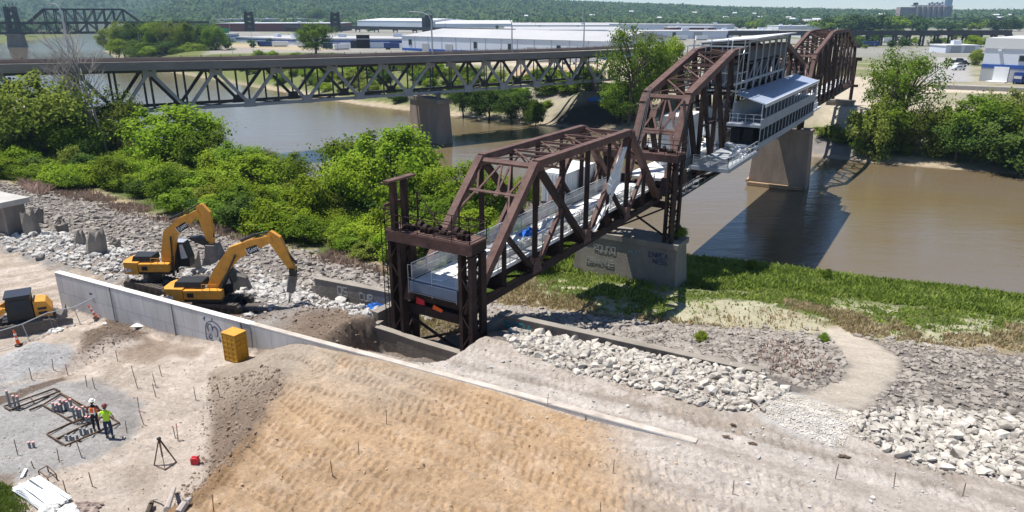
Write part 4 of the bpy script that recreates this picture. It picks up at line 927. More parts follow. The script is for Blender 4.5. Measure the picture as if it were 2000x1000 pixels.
BOT = [-9.1 - 12.2 * k for k in range(9)][::-1] + [7.5, 18.1, 28.6, 39.9, 50.5]; TOP = [-3 - 12.2 * k for k in range(9)][::-1] + [2.7, 12.8, 23.4, 34.3, 45, 56]
def ztp(s): return zdk(s) - .2
for o in (0, -9.5):
    mm_ = 'grey_steel' if o == 0 else 'dark_steel'
    zb = lambda s: float(np.interp(s, [-120, -75, -45, 60], [2.6, 1.5, 2.0, 2.1]))
    for a, b in ((-118, -45), (-45, 3), (3, 60)): MB().bar(Hh(a, o, zb(a)), Hh(b, o, zb(b)), .6, .62).build('bottom_chord', mm_, hw)
    for a, b in ((-118, -45), (-45, 3), (3, 60)): MB().bar(Hh(a, o, ztp(a) - .25), Hh(b, o, ztp(b) - .25), .5, .6).build('top_chord', 'dark_steel', hw)
    nd = sorted([(s, 0) for s in BOT] + [(s, 1) for s in TOP])
    for (a, ka), (b, kb) in zip(nd[:-1], nd[1:]):
        if ka == kb: continue
        f = lambda s, k: Hh(s, o, zb(s) + .1 if k == 0 else ztp(s) - .3)
        MB().bar(f(a, ka), f(b, kb), .62, .5, up=(HN[0], HN[1], 0)).build('diagonal', mm_, hw)
    for s, k in nd:
        MB().bar(Hh(s, o, zb(s)), Hh(s, o, ztp(s)), .34, .3).build('vertical_post', 'dark_steel', hw)
        if k == 0: MB().prism([Hh(s - 1.3, o + .34, zb(s) - .4), Hh(s + 1.3, o + .34, zb(s) - .4), Hh(s + .9, o + .34, zb(s) + 1.3), Hh(s - .9, o + .34, zb(s) + 1.3)], (-HN[0] * .68, -HN[1] * .68, 0)).build('gusset_plate', mm_, hw)
        else: MB().prism([Hh(s - 1.2, o + .34, ztp(s) - 1.3), Hh(s + 1.2, o + .34, ztp(s) - 1.3), Hh(s + 1.2, o + .34, ztp(s)), Hh(s - 1.2, o + .34, ztp(s))], (-HN[0] * .68, -HN[1] * .68, 0)).build('gusset_plate', mm_, hw)
for s in BOT + TOP:
    MB().bar(Hh(s, 2.2, ztp(s) + .1), Hh(s, -10.5, ztp(s) + .1), .35, .6).build('floor_beam', 'dark_steel', hw)
m = MB()
for a, b in zip(BOT[:-1], BOT[1:]): m.bar(Hh(a, 0, 2.0), Hh(b, -9.5, 2.0), .25, .2); m.bar(Hh(b, 0, 1.95), Hh(a, -9.5, 1.95), .25, .2)
m.build('lower_bracing', 'dark_steel', hw)
for k, (s, lab) in enumerate(((-1.2, 'brown concrete highway pier standing in mid river, nearer the far bank'), (-88.5, 'concrete highway pier at the left, half hidden by trees'), (60, 'concrete highway pier on the far bank behind the big tree'))):
    t = thing('highway_pier', lab, 'bridge pier', Hh(s, -5, -10), 'piers of the highway bridge')
    c = Hh(s, -4.6, 0)
    m = MB(); m.add([Hh(s + x * 2.0, -4.6 + y * 8.2, -12) for x, y in ((-1, -1), (1, -1), (1, 1), (-1, 1))] + [Hh(s + x * 1.5, -4.6 + y * 7.6, -.4) for x, y in ((-1, -1), (1, -1), (1, 1), (-1, 1))], ((3, 2, 1, 0), (4, 5, 6, 7), (0, 1, 5, 4), (1, 2, 6, 5), (2, 3, 7, 6), (3, 0, 4, 7))); m.build('shaft', 'pier_stone', t)
    m = MB(); m.add([Hh(s + x * 1.9, -4.6 + y * 8.0, -.4) for x, y in ((-1, -1), (1, -1), (1, 1), (-1, 1))] + [Hh(s + x * 1.9, -4.6 + y * 8.0, .5) for x, y in ((-1, -1), (1, -1), (1, 1), (-1, 1))], ((3, 2, 1, 0), (4, 5, 6, 7), (0, 1, 5, 4), (1, 2, 6, 5), (2, 3, 7, 6), (3, 0, 4, 7))); m.build('cap', 'concrete_old', t)
    for o in (.2, -9.6): MB().bar(Hh(s, o, .5), Hh(s, o, 1.85), 1.2, 1.2).build('bearing', 'concrete_dark', t)
def lamp(px, base_y, top_y, arm_px, lab, z0=11.0, o=-10.6, side=-1):
    y0 = aty(px, base_y, 100); r_ = ray(px, base_y)
    # stands on the far parapet line
    t_ = 60 / 1400.; best = None
    for k in range(2000):
        s = -150 + k * .125; p = Hh(s, o, 0); X = px_of(p.x, p.y, zdk(s) + 1.2)[0]
        if best is None or abs(X - px) < best[0]: best = (abs(X - px), s)
    s = best[1]; b = Hh(s, o, zdk(s) + 1.0); h = (base_y - top_y) * depth(b.x, b.y, b.z) / F_PX / .93
    L = arm_px * depth(b.x, b.y, b.z) / F_PX
    t = thing('street_lamp', lab, 'street lamp', b, 'lamps along the highway bridge')
    MB().tube(b, b + V3(0, 0, h * .8), .24, .16).build('pole', 'galv', t)
    pts = [b + V3(0, 0, h * .8), b + V3(side * L * .12, 0, h * .92), b + V3(side * L * .45, 0, h * .985), b + V3(side * L, 0, h)]
    MB().path(pts, .15, r1=.1).build('arm', 'galv', t)
    MB().box((b.x + side * L * 1.08, b.y, b.z + h), (.9, .4, .2)).build('lamp_head', 'galv', t)
lamp(138, 118, 18, 18, 'tall curved-arm street lamp on the highway bridge above the dead tree')
lamp(845, 106, 33, 42, 'street lamp with long arm beside the dark tower, on the highway bridge')
lamp(1140, 96, 40, 10, 'thin street lamp pole on the highway bridge near the big tree')
lamp(1000, 100, 44, 10, 'thin street lamp pole on the highway bridge over the white warehouse')

# ------------------------------------------------------------------ far railway bridge, upper left
fb = thing('far_rail_bridge', 'black double-deck steel truss railway bridge far upstream', 'truss bridge', at(130, 93, -10))
FP = Vector(at(33, 92, -10)); FD = Vector((.93, .36, 0)).normalized(); FNn = Vector((-FD.y, FD.x, 0))
k_ = depth(FP.x, FP.y, 0) / F_PX
zf = lambda py: aty(33, py, FP.y)[2]
def fbp(u, o, z): return FP + FD * u + FNn * o + V3(0, 0, z + 10)
zlo, zmid, ztop = zf(65), zf(45), zf(18)
for o in (0, 9):
    for z in (zlo, zmid): MB().bar(fbp(-60, o, z), fbp(175, o, z), 1.6, 2.2).build('deck_chord', 'black_metal', fb)
    MB().bar(fbp(28, o, ztop), fbp(96, o, ztop), 1.5, 1.6).build('top_chord', 'black_metal', fb)
    for a, b in ((13, 28), (111, 96)): MB().bar(fbp(a, o, zmid), fbp(b, o, ztop), 1.5, 1.6).build('end_post', 'black_metal', fb)
    for k in range(9):
        u = 28 + 8.5 * k; MB().bar(fbp(u, o, zlo), fbp(u, o, ztop), .8, .8).build('vertical_post', 'black_metal', fb)
        if k < 8: MB().bar(fbp(u + (0 if k < 4 else 8.5), o, ztop), fbp(u + (8.5 if k < 4 else 0), o, zmid), .7, .7).build('diagonal', 'black_metal', fb)
    for k in range(24):
        u = -60 + 9.5 * k; MB().bar(fbp(u, o, zmid if k % 2 else zlo), fbp(u + 9.5, o, zlo if k % 2 else zmid), .8, .8).build('lower_diagonal', 'black_metal', fb)
    for a, b in ((-17, -35), (-35, -90)): MB().bar(fbp(a, o, zmid if a == -17 else ztop), fbp(b, o, ztop), 1.4, 1.5).build('end_post', 'black_metal', fb)
for u, zt in ((0, zf(13)), (215, zf(22)), (305, zf(24))):
    t = thing('lift_tower', ('dark tower of the far railway bridge standing on its river pier', 'dark bridge tower above the far riverside trees, left one', 'small dark bridge tower above the far riverside trees, right one')[(0, 215, 305).index(u)], 'bridge tower', fbp(u, 4, -10), 'towers of the far railway bridge')
    for sx in (-1, 1):
        for o in (0, 9): MB().bar(fbp(u + sx * 4, o, zlo), fbp(u + sx * 3, o, zt), 2.4, 2.4).build('leg', 'black_metal', t)
    for k in range(4): z = zlo + (zt - zlo) * (k + .5) / 4; MB().box(fbp(u, 4.5, z), (7.5, 10, 3.2), math.atan2(FD.y, FD.x)).build('cross_girder', 'black_metal', t)
    for k in range(3): MB().bar(fbp(u - 3 + 3 * k, 4, zt), fbp(u - 3 + 3 * k, 4, zt + 3), .5, .5).build('finial_post', 'black_metal', t)
t = thing('rail_pier', 'dark grey stone pier of the far railway bridge standing in the river', 'bridge pier', fbp(0, 4, -12))
m = MB(); m.add([fbp(x * 7, 4.5 + y * 9, -12) for x, y in ((-1, -1), (1, -1), (1, 1), (-1, 1))] + [fbp(x * 5.6, 4.5 + y * 8, zlo - 1) for x, y in ((-1, -1), (1, -1), (1, 1), (-1, 1))], ((3, 2, 1, 0), (4, 5, 6, 7), (0, 1, 5, 4), (1, 2, 6, 5), (2, 3, 7, 6), (3, 0, 4, 7))); m.build('shaft', 'concrete_dark', t)
MB().box(fbp(0, 4.5, zlo - 1.3), (13.5, 19.5, 1.2), math.atan2(FD.y, FD.x)).build('cap', 'concrete_dark', t)

# ------------------------------------------------------------------ industrial district
def hz(p, top_px):                         # height that puts a roof edge at a surveyed line
    y = p[1]; r_ = ray(0, top_px); return CAM_H + r_[2] * (y / r_[1]) - p[2]
def bld(label, a, b, top, dp, wall='wall_white', roof='roof_grey', stripe=None, stripe_m='blue_paint', cat='warehouse', name='warehouse', group='warehouses across the river', z=-2.2, panels=0, wins=(), doors=(), pitch=0, units=0, over=.4):
    A_, B_ = Vector(at(*a, z)), Vector(at(*b, z)); h = hz(A_, top); d = (B_ - A_); L = d.length; d.normalize(); n = Vector((-d.y, d.x, 0))
    if n.y < 0: n = -n
    t = thing(name, label, cat, A_, group)
    f = lambda u, w, zz: A_ + d * u + n * w + V3(0, 0, zz)
    rz = math.atan2(d.y, d.x)
    MB().box(f(L / 2, dp / 2, h / 2 - 2), (L, dp, h + 4), rz).build('wall', wall, t)
    m = MB()
    if pitch: m.add([f(-over, -over, h), f(L + over, -over, h), f(L + over, dp / 2, h + pitch), f(-over, dp / 2, h + pitch), f(L + over, dp + over, h), f(-over, dp + over, h)], ((0, 1, 2, 3), (3, 2, 4, 5), (0, 3, 5), (1, 4, 2), (0, 5, 4, 1)))
    else: m.box(f(L / 2, dp / 2, h + .3), (L + 2 * over, dp + 2 * over, .6), rz)
    m.build('roof', roof, t)
    if stripe: MB().box(f(L / 2, -.08, h * (stripe[0] + stripe[1]) / 2), (L + .1, .25, h * (stripe[1] - stripe[0])), rz).build('stripe', stripe_m, t)
    if panels:
        for k in range(1, panels): MB().box(f(L * k / panels, -.05, h * .55), (.35, .2, h * .86), rz).build('panel_seam', 'wall_grey', t)
    for u, z0, w, hh in wins:
        wf = MB().box(f(L * u, -.06, h * z0), (w + .5, .2, hh + .5), rz).build('window', 'wall_grey', t); MB().box(f(L * u, -.14, h * z0), (w, .2, hh), rz).build('pane', 'glass', wf)
    for u, w, hh, mm_ in doors: MB().box(f(L * u, -.1, hh / 2), (w, .3, hh), rz).build('loading_door', mm_, t)
    rr = random.Random(int(a[0]))
    for k in range(units): s_ = rr.uniform(1.5, 4); MB().box(f(L * rr.uniform(.05, .95), dp * rr.uniform(.1, .9), h + s_ * .35 + .5), (s_ * 1.4, s_, s_ * .7), rz).build('roof_unit', 'wall_white', t)
    return t
bld('long white panelled warehouse with a blue base band just beyond the highway bridge', (786, 99), (1186, 117), 70, 75, stripe=(0, .2), panels=13, doors=((.14, 6, 5, 'wall_grey'), (.27, 6, 5, 'wall_grey'), (.68, 6, 5, 'wall_grey'), (.9, 6, 5, 'wall_grey')), wins=((.05, .6, 2.6, 3.2), (.41, .55, 2.4, 3.6), (.58, .5, 2.4, 3.6), (.8, .5, 2.4, 3.6)), pitch=4, units=0)
bld('white warehouse with blue top band and dark loading door beside the white truck', (628, 95), (786, 95), 77, 60, stripe=(.72, .9), doors=((.52, 9, 9, 'dark_void'), (.92, 8, 5, 'truck_blue')), wins=((.41, .45, 5, 5),), units=3)
bld('low white warehouse with a blue band left of the leafy roadside tree', (462, 83), (578, 88), 73, 70, stripe=(.62, .85), units=6, roof='roof_grey')
bld('white gabled depot with blue trim near the green sign', (425, 84), (468, 82), 68, 40, stripe=(.7, .85), units=0, wins=((.5, .4, 3, 3),))
bld('long dark brown loading building with a pale flat roof at the left', (424, 62), (660, 62), 46, 90, wall='brick_red', roof='roof_white', units=4)
bld('pale grey warehouse behind the dark loading building', (440, 52), (620, 50), 38, 80, wall='wall_grey', roof='roof_grey', units=4)
bld('wide white low-gabled warehouse left of the dark tower', (698, 52), (830, 54), 40, 120, roof='roof_white', pitch=4, units=5)
bld('white warehouse right of the dark tower with a long gabled roof', (850, 54), (1000, 54), 46, 100, roof='roof_white', pitch=5, units=2)
bld('grey long warehouse with a pale roof behind the highway end', (985, 66), (1215, 66), 58, 70, wall='wall_white', roof='roof_grey', wins=((.4, .5, 3, 4),), pitch=3)
bld('broad grey-roofed warehouse in the middle distance', (1000, 58), (1215, 58), 49, 110, wall='wall_white', roof='roof_grey', pitch=3, units=3, wins=((.25, .5, 4, 4), (.6, .5, 4, 4)))
bld('long white box warehouse under the wooded hill', (1168, 45), (1322, 45), 38.5, 120, roof='roof_white', wins=((.3, .6, 4, 3), (.7, .6, 4, 3)), units=2)
bld('white warehouse behind the big riverbank tree', (1190, 58), (1420, 60), 47.5, 70, roof='roof_grey', wins=((.2, .5, 3, 4), (.5, .5, 3, 4)), units=2)
bld('low red brick building with a white parapet among the white warehouses', (1308, 61), (1398, 61), 54, 40, wall='brick_red', roof='roof_white', name='brick_building', cat='building', units=1)
bld('white warehouse with loading doors behind the two green trees', (1200, 76), (1432, 76), 62, 60, roof='roof_grey', wins=((.5, .6, 3, 4),), doors=((.25, 8, 6, 'wall_grey'), (.7, 8, 6, 'wall_grey')), units=3)
bld('white flat shed beyond the canopy roof', (1418, 66), (1520, 66), 60, 40, roof='roof_white', units=4)
bld('white long roof building beyond the railway trestle', (1520, 58), (1620, 58), 51, 50, roof='roof_white', units=8)
bld('small white house row on the left edge of the far trees', (1520, 47), (1560, 47), 37, 30, roof='roof_white', name='house', cat='house', group='white houses before the far trees', units=2)
bld('white house with grey roof in front of the far trees', (1572, 50), (1600, 50), 42, 30, roof='roof_grey', name='house', cat='house', group='white houses before the far trees', pitch=5, units=1)
bld('low white warehouse left of the grain silos', (1711, 35), (1756, 35), 29.5, 80, roof='roof_white', units=0)
bld('small white shed row beside the parking lot', (1846, 104), (1912, 104), 90, 18, roof='roof_white', doors=((.3, 6, 4, 'wall_grey'), (.7, 6, 4, 'wall_grey')), units=2)
bld('white dock office beside the far trestle', (1540, 72), (1590, 74), 64, 30, roof='roof_white', units=2)
# dark stair tower
p = Vector(at(838, 64, -2.2)); h = hz(p, 31); w_ = 14 * depth(p.x, p.y, 0) / F_PX
t = thing('dark_tower', 'narrow dark slab tower standing among the white warehouse roofs', 'tower', p)
MB().box(p + V3(0, w_ / 2, h / 2), (w_, w_ * .8, h)).build('shaft', 'black_metal', t); MB().box(p + V3(-.75 * w_, w_ / 2, h * .45), (w_ * .45, w_ * .6, h * .9)).build('lattice_leg', 'dark_steel', t); MB().box(p + V3(0, w_ / 2, h + .4), (w_ * 1.1, w_ * .9, .9)).build('cap', 'dark_steel', t)
# viaducts
def viaduct(label, a, b, dk, h, step, w=12, z=-2.2):
    A_, B_ = Vector(at(*a, z)), Vector(at(*b, z)); ha, hb = hz(A_, dk[0]), hz(B_, dk[1]); L = (B_ - A_).length; d = (B_ - A_).normalized(); n = Vector((-d.y, d.x, 0))
    t = thing('viaduct', label, 'viaduct', A_, 'elevated railway viaducts across the river')
    MB().bar(A_ + V3(0, 0, ha), B_ + V3(0, 0, hb), w, h).build('deck', 'dark_steel', t)
    MB().bar(A_ + V3(0, 0, ha + h * .75) - n * w * .5, B_ + V3(0, 0, hb + h * .75) - n * w * .5, .4, h * .5).build('parapet', 'dark_steel', t)
    k = max(2, int(L / step))
    for i in range(min(k + 1, 45)):
        q_ = A_.lerp(B_, i / k); zt = ha + (hb - ha) * i / k
        m = MB()
        for o in (-w * .4, w * .4): m.bar(q_ + n * o + V3(0, 0, -3), q_ + n * o + V3(0, 0, zt), 1.1, 1.1)
        m.bar(q_ - n * w * .5 + V3(0, 0, zt - h * .6), q_ + n * w * .5 + V3(0, 0, zt - h * .6), 1.6, 1.6); m.build('pier_bent', 'dark_steel', t)
viaduct('dark elevated viaduct crossing behind the white warehouses at the centre', (560, 62), (1010, 66), (52, 60.5), 2.6, 26)
viaduct('long dark elevated viaduct behind the far truss span and parking lot', (1420, 86), (1965, 92), (66, 65), 2.3, 9)
viaduct('distant dark viaduct right of the grain silos', (1815, 50), (1975, 50), (41, 39), 5, 40)
# grain silos
sp = Vector(at(1800, 47, -2.2)); ks = depth(sp.x, sp.y, 0) / F_PX
si = thing('grain_silos', 'row of brown concrete grain silos with a pale headhouse tower', 'grain elevator', sp)
hs = hz(sp, 12.5)
for k in range(7): x = 1788 + 10.2 * k; c = sp + V3((x - 1800) * ks, 0, 0); MB().lathe(c, [(5.0 * ks, -3), (5.0 * ks, hs), (4.4 * ks, hs + 1)], 20).build('silo_drum', 'silo', si)
MB().box(sp + V3(-28 * ks, 8 * ks, hs * .48), (36 * ks, 16 * ks, hs * .96)).build('side_block', 'silo', si)
MB().box(sp + V3(14 * ks, 2 * ks, hs + 1.5), (78 * ks, 6 * ks, 3)).build('roof_gallery', 'wall_grey', si)
MB().box(sp + V3(44 * ks, 4 * ks, hz(sp, -14) / 2), (15 * ks, 12 * ks, hz(sp, -14))).build('headhouse', 'wall_white', si)
for k in range(6): MB().box(sp + V3((8 + 5 * k) * ks, 0, hs + 5 + 2 * (k % 2)), (3.4 * ks, 3 * ks, 6)).build('roof_machine', 'wall_grey', si)
m = MB(); m.bar(sp + V3(-18 * ks, 0, hs), sp + V3(-18 * ks, 0, hs + 4), 1.5, 1.5); m.box(sp + V3(-18 * ks, 0, hs + 6), (8 * ks, 4, 5)); m.build('roof_machine', 'black_metal', si)
bld('low grey shed in front of the grain silos', (1790, 48), (1830, 48), 44, 30, wall='wall_grey', roof='roof_white', name='shed', cat='shed')
# right-hand warehouse
zr = -2.0; A_ = Vector(at(1912, 158, zr)); B_ = Vector(at(2230, 176, zr)); d = (B_ - A_).normalized(); n = Vector((-d.y, d.x, 0)); L = (B_ - A_).length; rz = math.atan2(d.y, d.x)
f = lambda u, w, zz: A_ + d * u + n * w + V3(0, 0, zz)
h = hz(A_, 94)
rb = thing('dock_building', 'large pale grey and white dock building at the right with a blue band', 'building', A_)
MB().box(f(L / 2, 20, h * .5 - 1), (L, 40, h + 2), rz).build('wall', 'wall_white', rb)
MB().box(f(L / 2, -.06, h * .21), (L + .1, .2, h * .42), rz).build('lower_wall', 'wall_grey', rb); MB().box(f(L / 2, -.12, h * .47), (L + .2, .25, h * .11), rz).build('blue_band', 'blue_paint', rb)
MB().box(f(L / 2, 20, h + 1.7), (L + .6, 40.6, 3.4), rz).build('parapet', 'roof_white', rb)
MB().box(f(L / 2 + 6, 26, h + 5), (L - 4, 30, 4), rz).build('upper_storey', 'wall_grey', rb); MB().box(f(L / 2 + 6, 26, h + 7.3), (L - 3, 31, .6), rz).build('upper_roof', 'roof_white', rb)
MB().box(f(6.1, -.2, h * .23), (4.4, .3, h * .46), rz).build('loading_door', 'white_metal', rb)
wf = MB().box(f(11.6, -.1, h * .73), (2.6, .3, 2.2), rz).build('window', 'wall_grey', rb); MB().box(f(11.6, -.2, h * .73), (2.1, .3, 1.7), rz).build('pane', 'glass', wf)
MB().box(f(4.6, -.4, h * .95), (1, .9, .5), rz).build('wall_lamp', 'white_metal', rb)
MB().prism([f(3.2, -.4, -.3), f(8.6, -.4, -.3), f(8.9, -5, -.3), f(2.9, -5, -.3)], (0, 0, .7)).build('dock_ramp', 'concrete_pale', rb)
for k, (u, lab) in enumerate(((12.4, 'dark blue loading truck at the dock, nearer the ramp'), (18.6, 'dark blue loading truck at the picture edge of the dock'))):
    t = thing('dock_truck', lab, 'truck', f(u, -3, 0), 'blue trucks at the loading dock')
    MB().box(f(u, -2.2, 2.2), (3.0, 4, 3.0), rz).build('body', 'truck_blue', t); MB().box(f(u, -4.6, 1.7), (2.6, 1.6, 2.2), rz).build('cab', 'truck_blue', t); MB().box(f(u, -5.42, 2.2), (2.2, .1, .9), rz).build('windscreen', 'car_silver', t)
    for du in (-1.1, 1.1): MB().tube(f(u + du - .15, -4.2, .5), f(u + du + .15, -4.2, .5), .5, n=14).build('wheel', 'tyre', t); MB().tube(f(u + du - .15, -1.2, .5), f(u + du + .15, -1.2, .5), .5, n=14).build('wheel', 'tyre', t)
# retaining wall
a_, b_2 = Vector(at(1825, 176, -2.4)), Vector(at(2250, 193, -2.4)); rw = thing('retaining_wall', 'long pale grey retaining wall below the dock building', 'wall', a_)
MB().bar(a_ + V3(0, 0, .3), b_2 + V3(0, 0, .3), .5, 2.6).build('wall_face', 'concrete', rw); MB().bar(a_ + V3(0, 0, 1.7), b_2 + V3(0, 0, 1.7), .7, .22).build('coping', 'concrete_pale', rw)
# cars in the lot
def car(p, rz, m_, lab, group, kind='car', sc=1.0):
    t = thing('parked_car' if kind == 'car' else 'pickup_truck', lab, 'car' if kind == 'car' else 'pickup', p, group, 0); t.rotation_euler = (0, 0, rz); o = Vector(p)
    prof = [(-2.2, .35), (2.2, .35), (2.25, .75), (1.2, .92), (.55, 1.42), (-1.0, 1.45), (-1.8, .98), (-2.25, .9)] if kind == 'car' else [(-2.6, .45), (2.6, .45), (2.65, 1.0), (1.4, 1.1), (.9, 1.75), (-.5, 1.75), (-.6, 1.1), (-2.6, 1.1)]
    MB().prism([o + V3(x * sc, -.88 * sc, z * sc) for x, z in prof], (0, 1.76 * sc, 0)).build('body', m_, t)
    g = [(1.05, .97), (.5, 1.36), (-.95, 1.38), (-1.6, 1.0)] if kind == 'car' else [(1.25, 1.15), (.85, 1.68), (-.4, 1.68), (-.45, 1.15)]
    MB().prism([o + V3(x * sc, -.9 * sc, z * sc) for x, z in g], (0, 1.8 * sc, 0)).build('side_glass', 'glass', t)
    for x in (-1.4, 1.4):
        for y in (-.8, .8): MB().tube(o + V3(x * sc, (y - .1) * sc, .33 * sc), o + V3(x * sc, (y + .1) * sc, .33 * sc), .33 * sc, n=14).build('wheel', 'tyre', t)
    for y in (-.6, .6): MB().box(o + V3(2.24 * sc if kind == 'car' else 2.66 * sc, y * sc, .68 * sc if kind == 'car' else .9 * sc), (.05, .35 * sc, .16 * sc)).build('headlight', 'white_metal', t)
for k, (px, py, m_, kd, lab) in enumerate(((1872, 123, 'car_black', 'pickup', 'black pickup in the lot, farthest of the parked row'), (1881, 127, 'car_black', 'car', 'black car parked behind the black pickup'), (1874, 131, 'car_silver', 'car', 'silver car parked between the black and the white cars'), (1871, 137, 'car_white', 'car', 'white car nearest the retaining wall in the parking lot'))):
    p = hit(px, py); car(Vector((p.x, p.y, p.z + .02)), .1, m_, lab, 'cars in the parking lot', kd, 1.25)
p = hit(776, 97); p.z += .03; t = thing('box_truck', 'white and blue box truck by the warehouse door', 'truck', p)
MB().box(p + V3(-3.5, 0, 2.6), (10, 3, 3.4)).build('box', 'truck_blue', t); MB().prism([p + V3(1.8, -1.4, .8), p + V3(5.5, -1.4, .8), p + V3(5.5, -1.4, 2.4), p + V3(4.2, -1.4, 3.9), p + V3(1.8, -1.4, 3.9)], (0, 2.8, 0)).build('cab', 'car_white', t)
for x in (-6.5, -5, 4): MB().tube(p + V3(x, -1.5, .7), p + V3(x, -1.1, .7), .7, n=14).build('wheel', 'tyre', t)
p = hit(1121, 126); p.z += .03; t = thing('semi_truck', 'white semi truck parked behind the end of the highway truss', 'truck', p)
MB().box(p + V3(2, 1, 2.3), (9, 2.6, 2.8)).build('trailer', 'car_white', t); MB().prism([p + V3(-5.5, -.2, .6), p + V3(-2.8, -.2, .6), p + V3(-2.8, -.2, 3.6), p + V3(-4.5, -.2, 3.6), p + V3(-5.5, -.2, 2.2)], (0, 2.4, 0)).build('cab', 'car_white', t)
for x in (-4.6, 0, 5): MB().tube(p + V3(x, -.4, .5), p + V3(x, 0, .5), .5, n=14).build('wheel', 'tyre', t)
p = Vector(at(438, 86, -2.2)); t = thing('green_sign', 'green highway sign panel above the riverside, by the dense tree clump', 'sign', p)
MB().box(p + V3(0, 0, hz(p, 60)), (26 * .37, .4, 10 * .36)).build('panel', 'sign_green', t)
for x in (-4, 4): MB().bar(p + V3(x, .3, -1), p + V3(x, .3, hz(p, 55)), .35, .35).build('post', 'galv', t)
TRL = [(520, 92), (548, 92), (596, 93), (648, 96), (668, 98), (1010, 116), (1042, 119), (1070, 122), (1150, 124), (1290, 79), (1330, 79), (1370, 79), (1470, 70), (1490, 70), (1660, 88), (1700, 92), (1735, 84), (1030, 62), (1090, 62), (1440, 82)]
for k, (px, by) in enumerate(TRL):
    p = hit(px, by); w_ = 'white' if k % 3 else 'blue'
    if p.z < -6: continue
    t = thing('parked_trailer', f'{w_} parked trailer {"on the left lot" if px < 700 else "near the highway end" if px < 1200 else "by the white warehouses" if px < 1600 else "near the long viaduct"}, {("first", "second", "third", "fourth", "fifth", "sixth", "seventh", "eighth", "ninth")[k % 9]} from its left', 'trailer', p, 'trailers parked across the river')
    MB().box(p + V3(0, 0, 2.5), (11, 2.8, 3), .15 * (k % 5)).build('box', 'car_white' if k % 3 else 'truck_blue', t); MB().box(p + V3(0, 0, .7), (9, 2.0, .6), .15 * (k % 5)).build('chassis', 'black_metal', t)
rr = random.Random(4)
for k, (px, by, ty) in enumerate(((455, 108, 8), (320, 106, 42), (495, 106, 60), (660, 100, 82), (680, 100, 74), (870, 66, 30), (1046, 60, 18), (1230, 60, 22), (1137, 58, 24), (1450, 66, 40), (1508, 70, 45), (1660, 92, 78), (1707, 98, 85), (1835, 90, 66), (1970, 40, 14), (600, 96, 66), (645, 62, 30), (1100, 56, 26), (1395, 62, 30))):
    p = Vector(at(px, by, -2.2)); k1 = depth(p.x, p.y, 0) / F_PX; h = hz(p, ty); t = thing('utility_pole', f'thin utility pole across the river, {"among the trees" if px < 400 else "on the left bank slope" if px < 700 else "among the warehouse roofs" if px < 1450 else "near the rail viaduct"}', 'pole', p, 'utility poles across the river')
    MB().tube(p + V3(0, 0, -1), p + V3(0, 0, h), .35 * k1, .22 * k1, n=6).build('shaft', 'wood_dark' if k % 2 else 'galv', t); MB().box(p + V3(0, 0, h * .95), (3.4 * k1, .3 * k1, .3 * k1)).build('crossarm', 'wood_dark' if k % 2 else 'galv', t)
tag(crumple('tarp', 'tarp_blue', hit(1168, 196) + V3(0, 0, .15), 6.5, 2.2, .9, 77, (1, .1, 0), (0, 1, .25), (0, 0, 1)), 'blue tarp spread on the far bank above the dark spoil heap', 'tarp')
# ------------------------------------------------------------------ flood wall and old bridge seat walls
wm2 = mat('wall_forms', (.47, .455, .44), .9, scale=.9, col2=(.63, .62, .61), bump=.12, bscale=16, streak=(1, 1, .3), detail=8); MATS['wall_forms'] = wm2
n_ = wm2.node_tree.nodes; l_ = wm2.node_tree.links
geo = n_.new('ShaderNodeNewGeometry'); mp_ = n_.new('ShaderNodeMapping'); mp_.inputs['Rotation'].default_value = (0, 0, R(27.95)); l_.new(geo.outputs['Position'], mp_.inputs[0])
sx_ = n_.new('ShaderNodeSeparateXYZ'); l_.new(mp_.outputs[0], sx_.inputs[0]); cx_ = n_.new('ShaderNodeCombineXYZ'); l_.new(sx_.outputs['X'], cx_.inputs['X']); l_.new(sx_.outputs['Z'], cx_.inputs['Y'])
bt = n_.new('ShaderNodeTexBrick'); bt.inputs['Scale'].default_value = 1; bt.inputs['Brick Width'].default_value = 1.25; bt.inputs['Row Height'].default_value = 1.35; bt.inputs['Mortar Size'].default_value = .018; bt.offset = .5
bt.inputs['Color1'].default_value = (1, 1, 1, 1); bt.inputs['Color2'].default_value = (.93, .93, .94, 1); bt.inputs['Mortar'].default_value = (.62, .62, .63, 1); l_.new(cx_.outputs[0], bt.inputs['Vector'])
old = n_['Principled BSDF'].inputs['Base Color'].links[0].from_socket; mxx = n_.new('ShaderNodeMix'); mxx.data_type = 'RGBA'; mxx.blend_type = 'MULTIPLY'; mxx.inputs[0].default_value = 1
l_.new(old, mxx.inputs[6]); l_.new(bt.outputs['Color'], mxx.inputs[7]); l_.new(mxx.outputs[2], n_['Principled BSDF'].inputs['Base Color'])
ZT = 2.8
fw = thing('flood_wall', 'long pale concrete flood wall running diagonally across the site', 'wall', W(20, 0, 0))
MB().bar(W(0, .22, 1.0), W(19, .22, 1.0), .40, 3.56, up=(0, 0, 1)).build('wall_face', 'wall_forms', fw); MB().bar(W(19, .22, 1.0), W(45.1, .22, 1.0), .36, 3.56, up=(0, 0, 1)).build('wall_face', 'wall_forms', fw)
MB().bar(W(-.04, .22, ZT - .008), W(19, .22, ZT - .008), .44, .03).build('wall_cap', 'concrete_pale', fw); MB().bar(W(19, .22, ZT - .012), W(45.2, .24, ZT - .012), .36, .03).build('wall_cap', 'cap_dusty', fw)
bx = MB(); [bx.bar(W(r_, -.02, .4), W(r_, -.02, ZT - .05), .05, .03) for r_ in (6.1,)]; bx.build('wall_joint', 'concrete_dark', fw)
for r_ in (12.2, 18.3, 40.2): MB().bar(W(r_, -.005, .4), W(r_, -.005, ZT - .05), .05, .03).build('wall_joint', 'concrete_dark', fw)
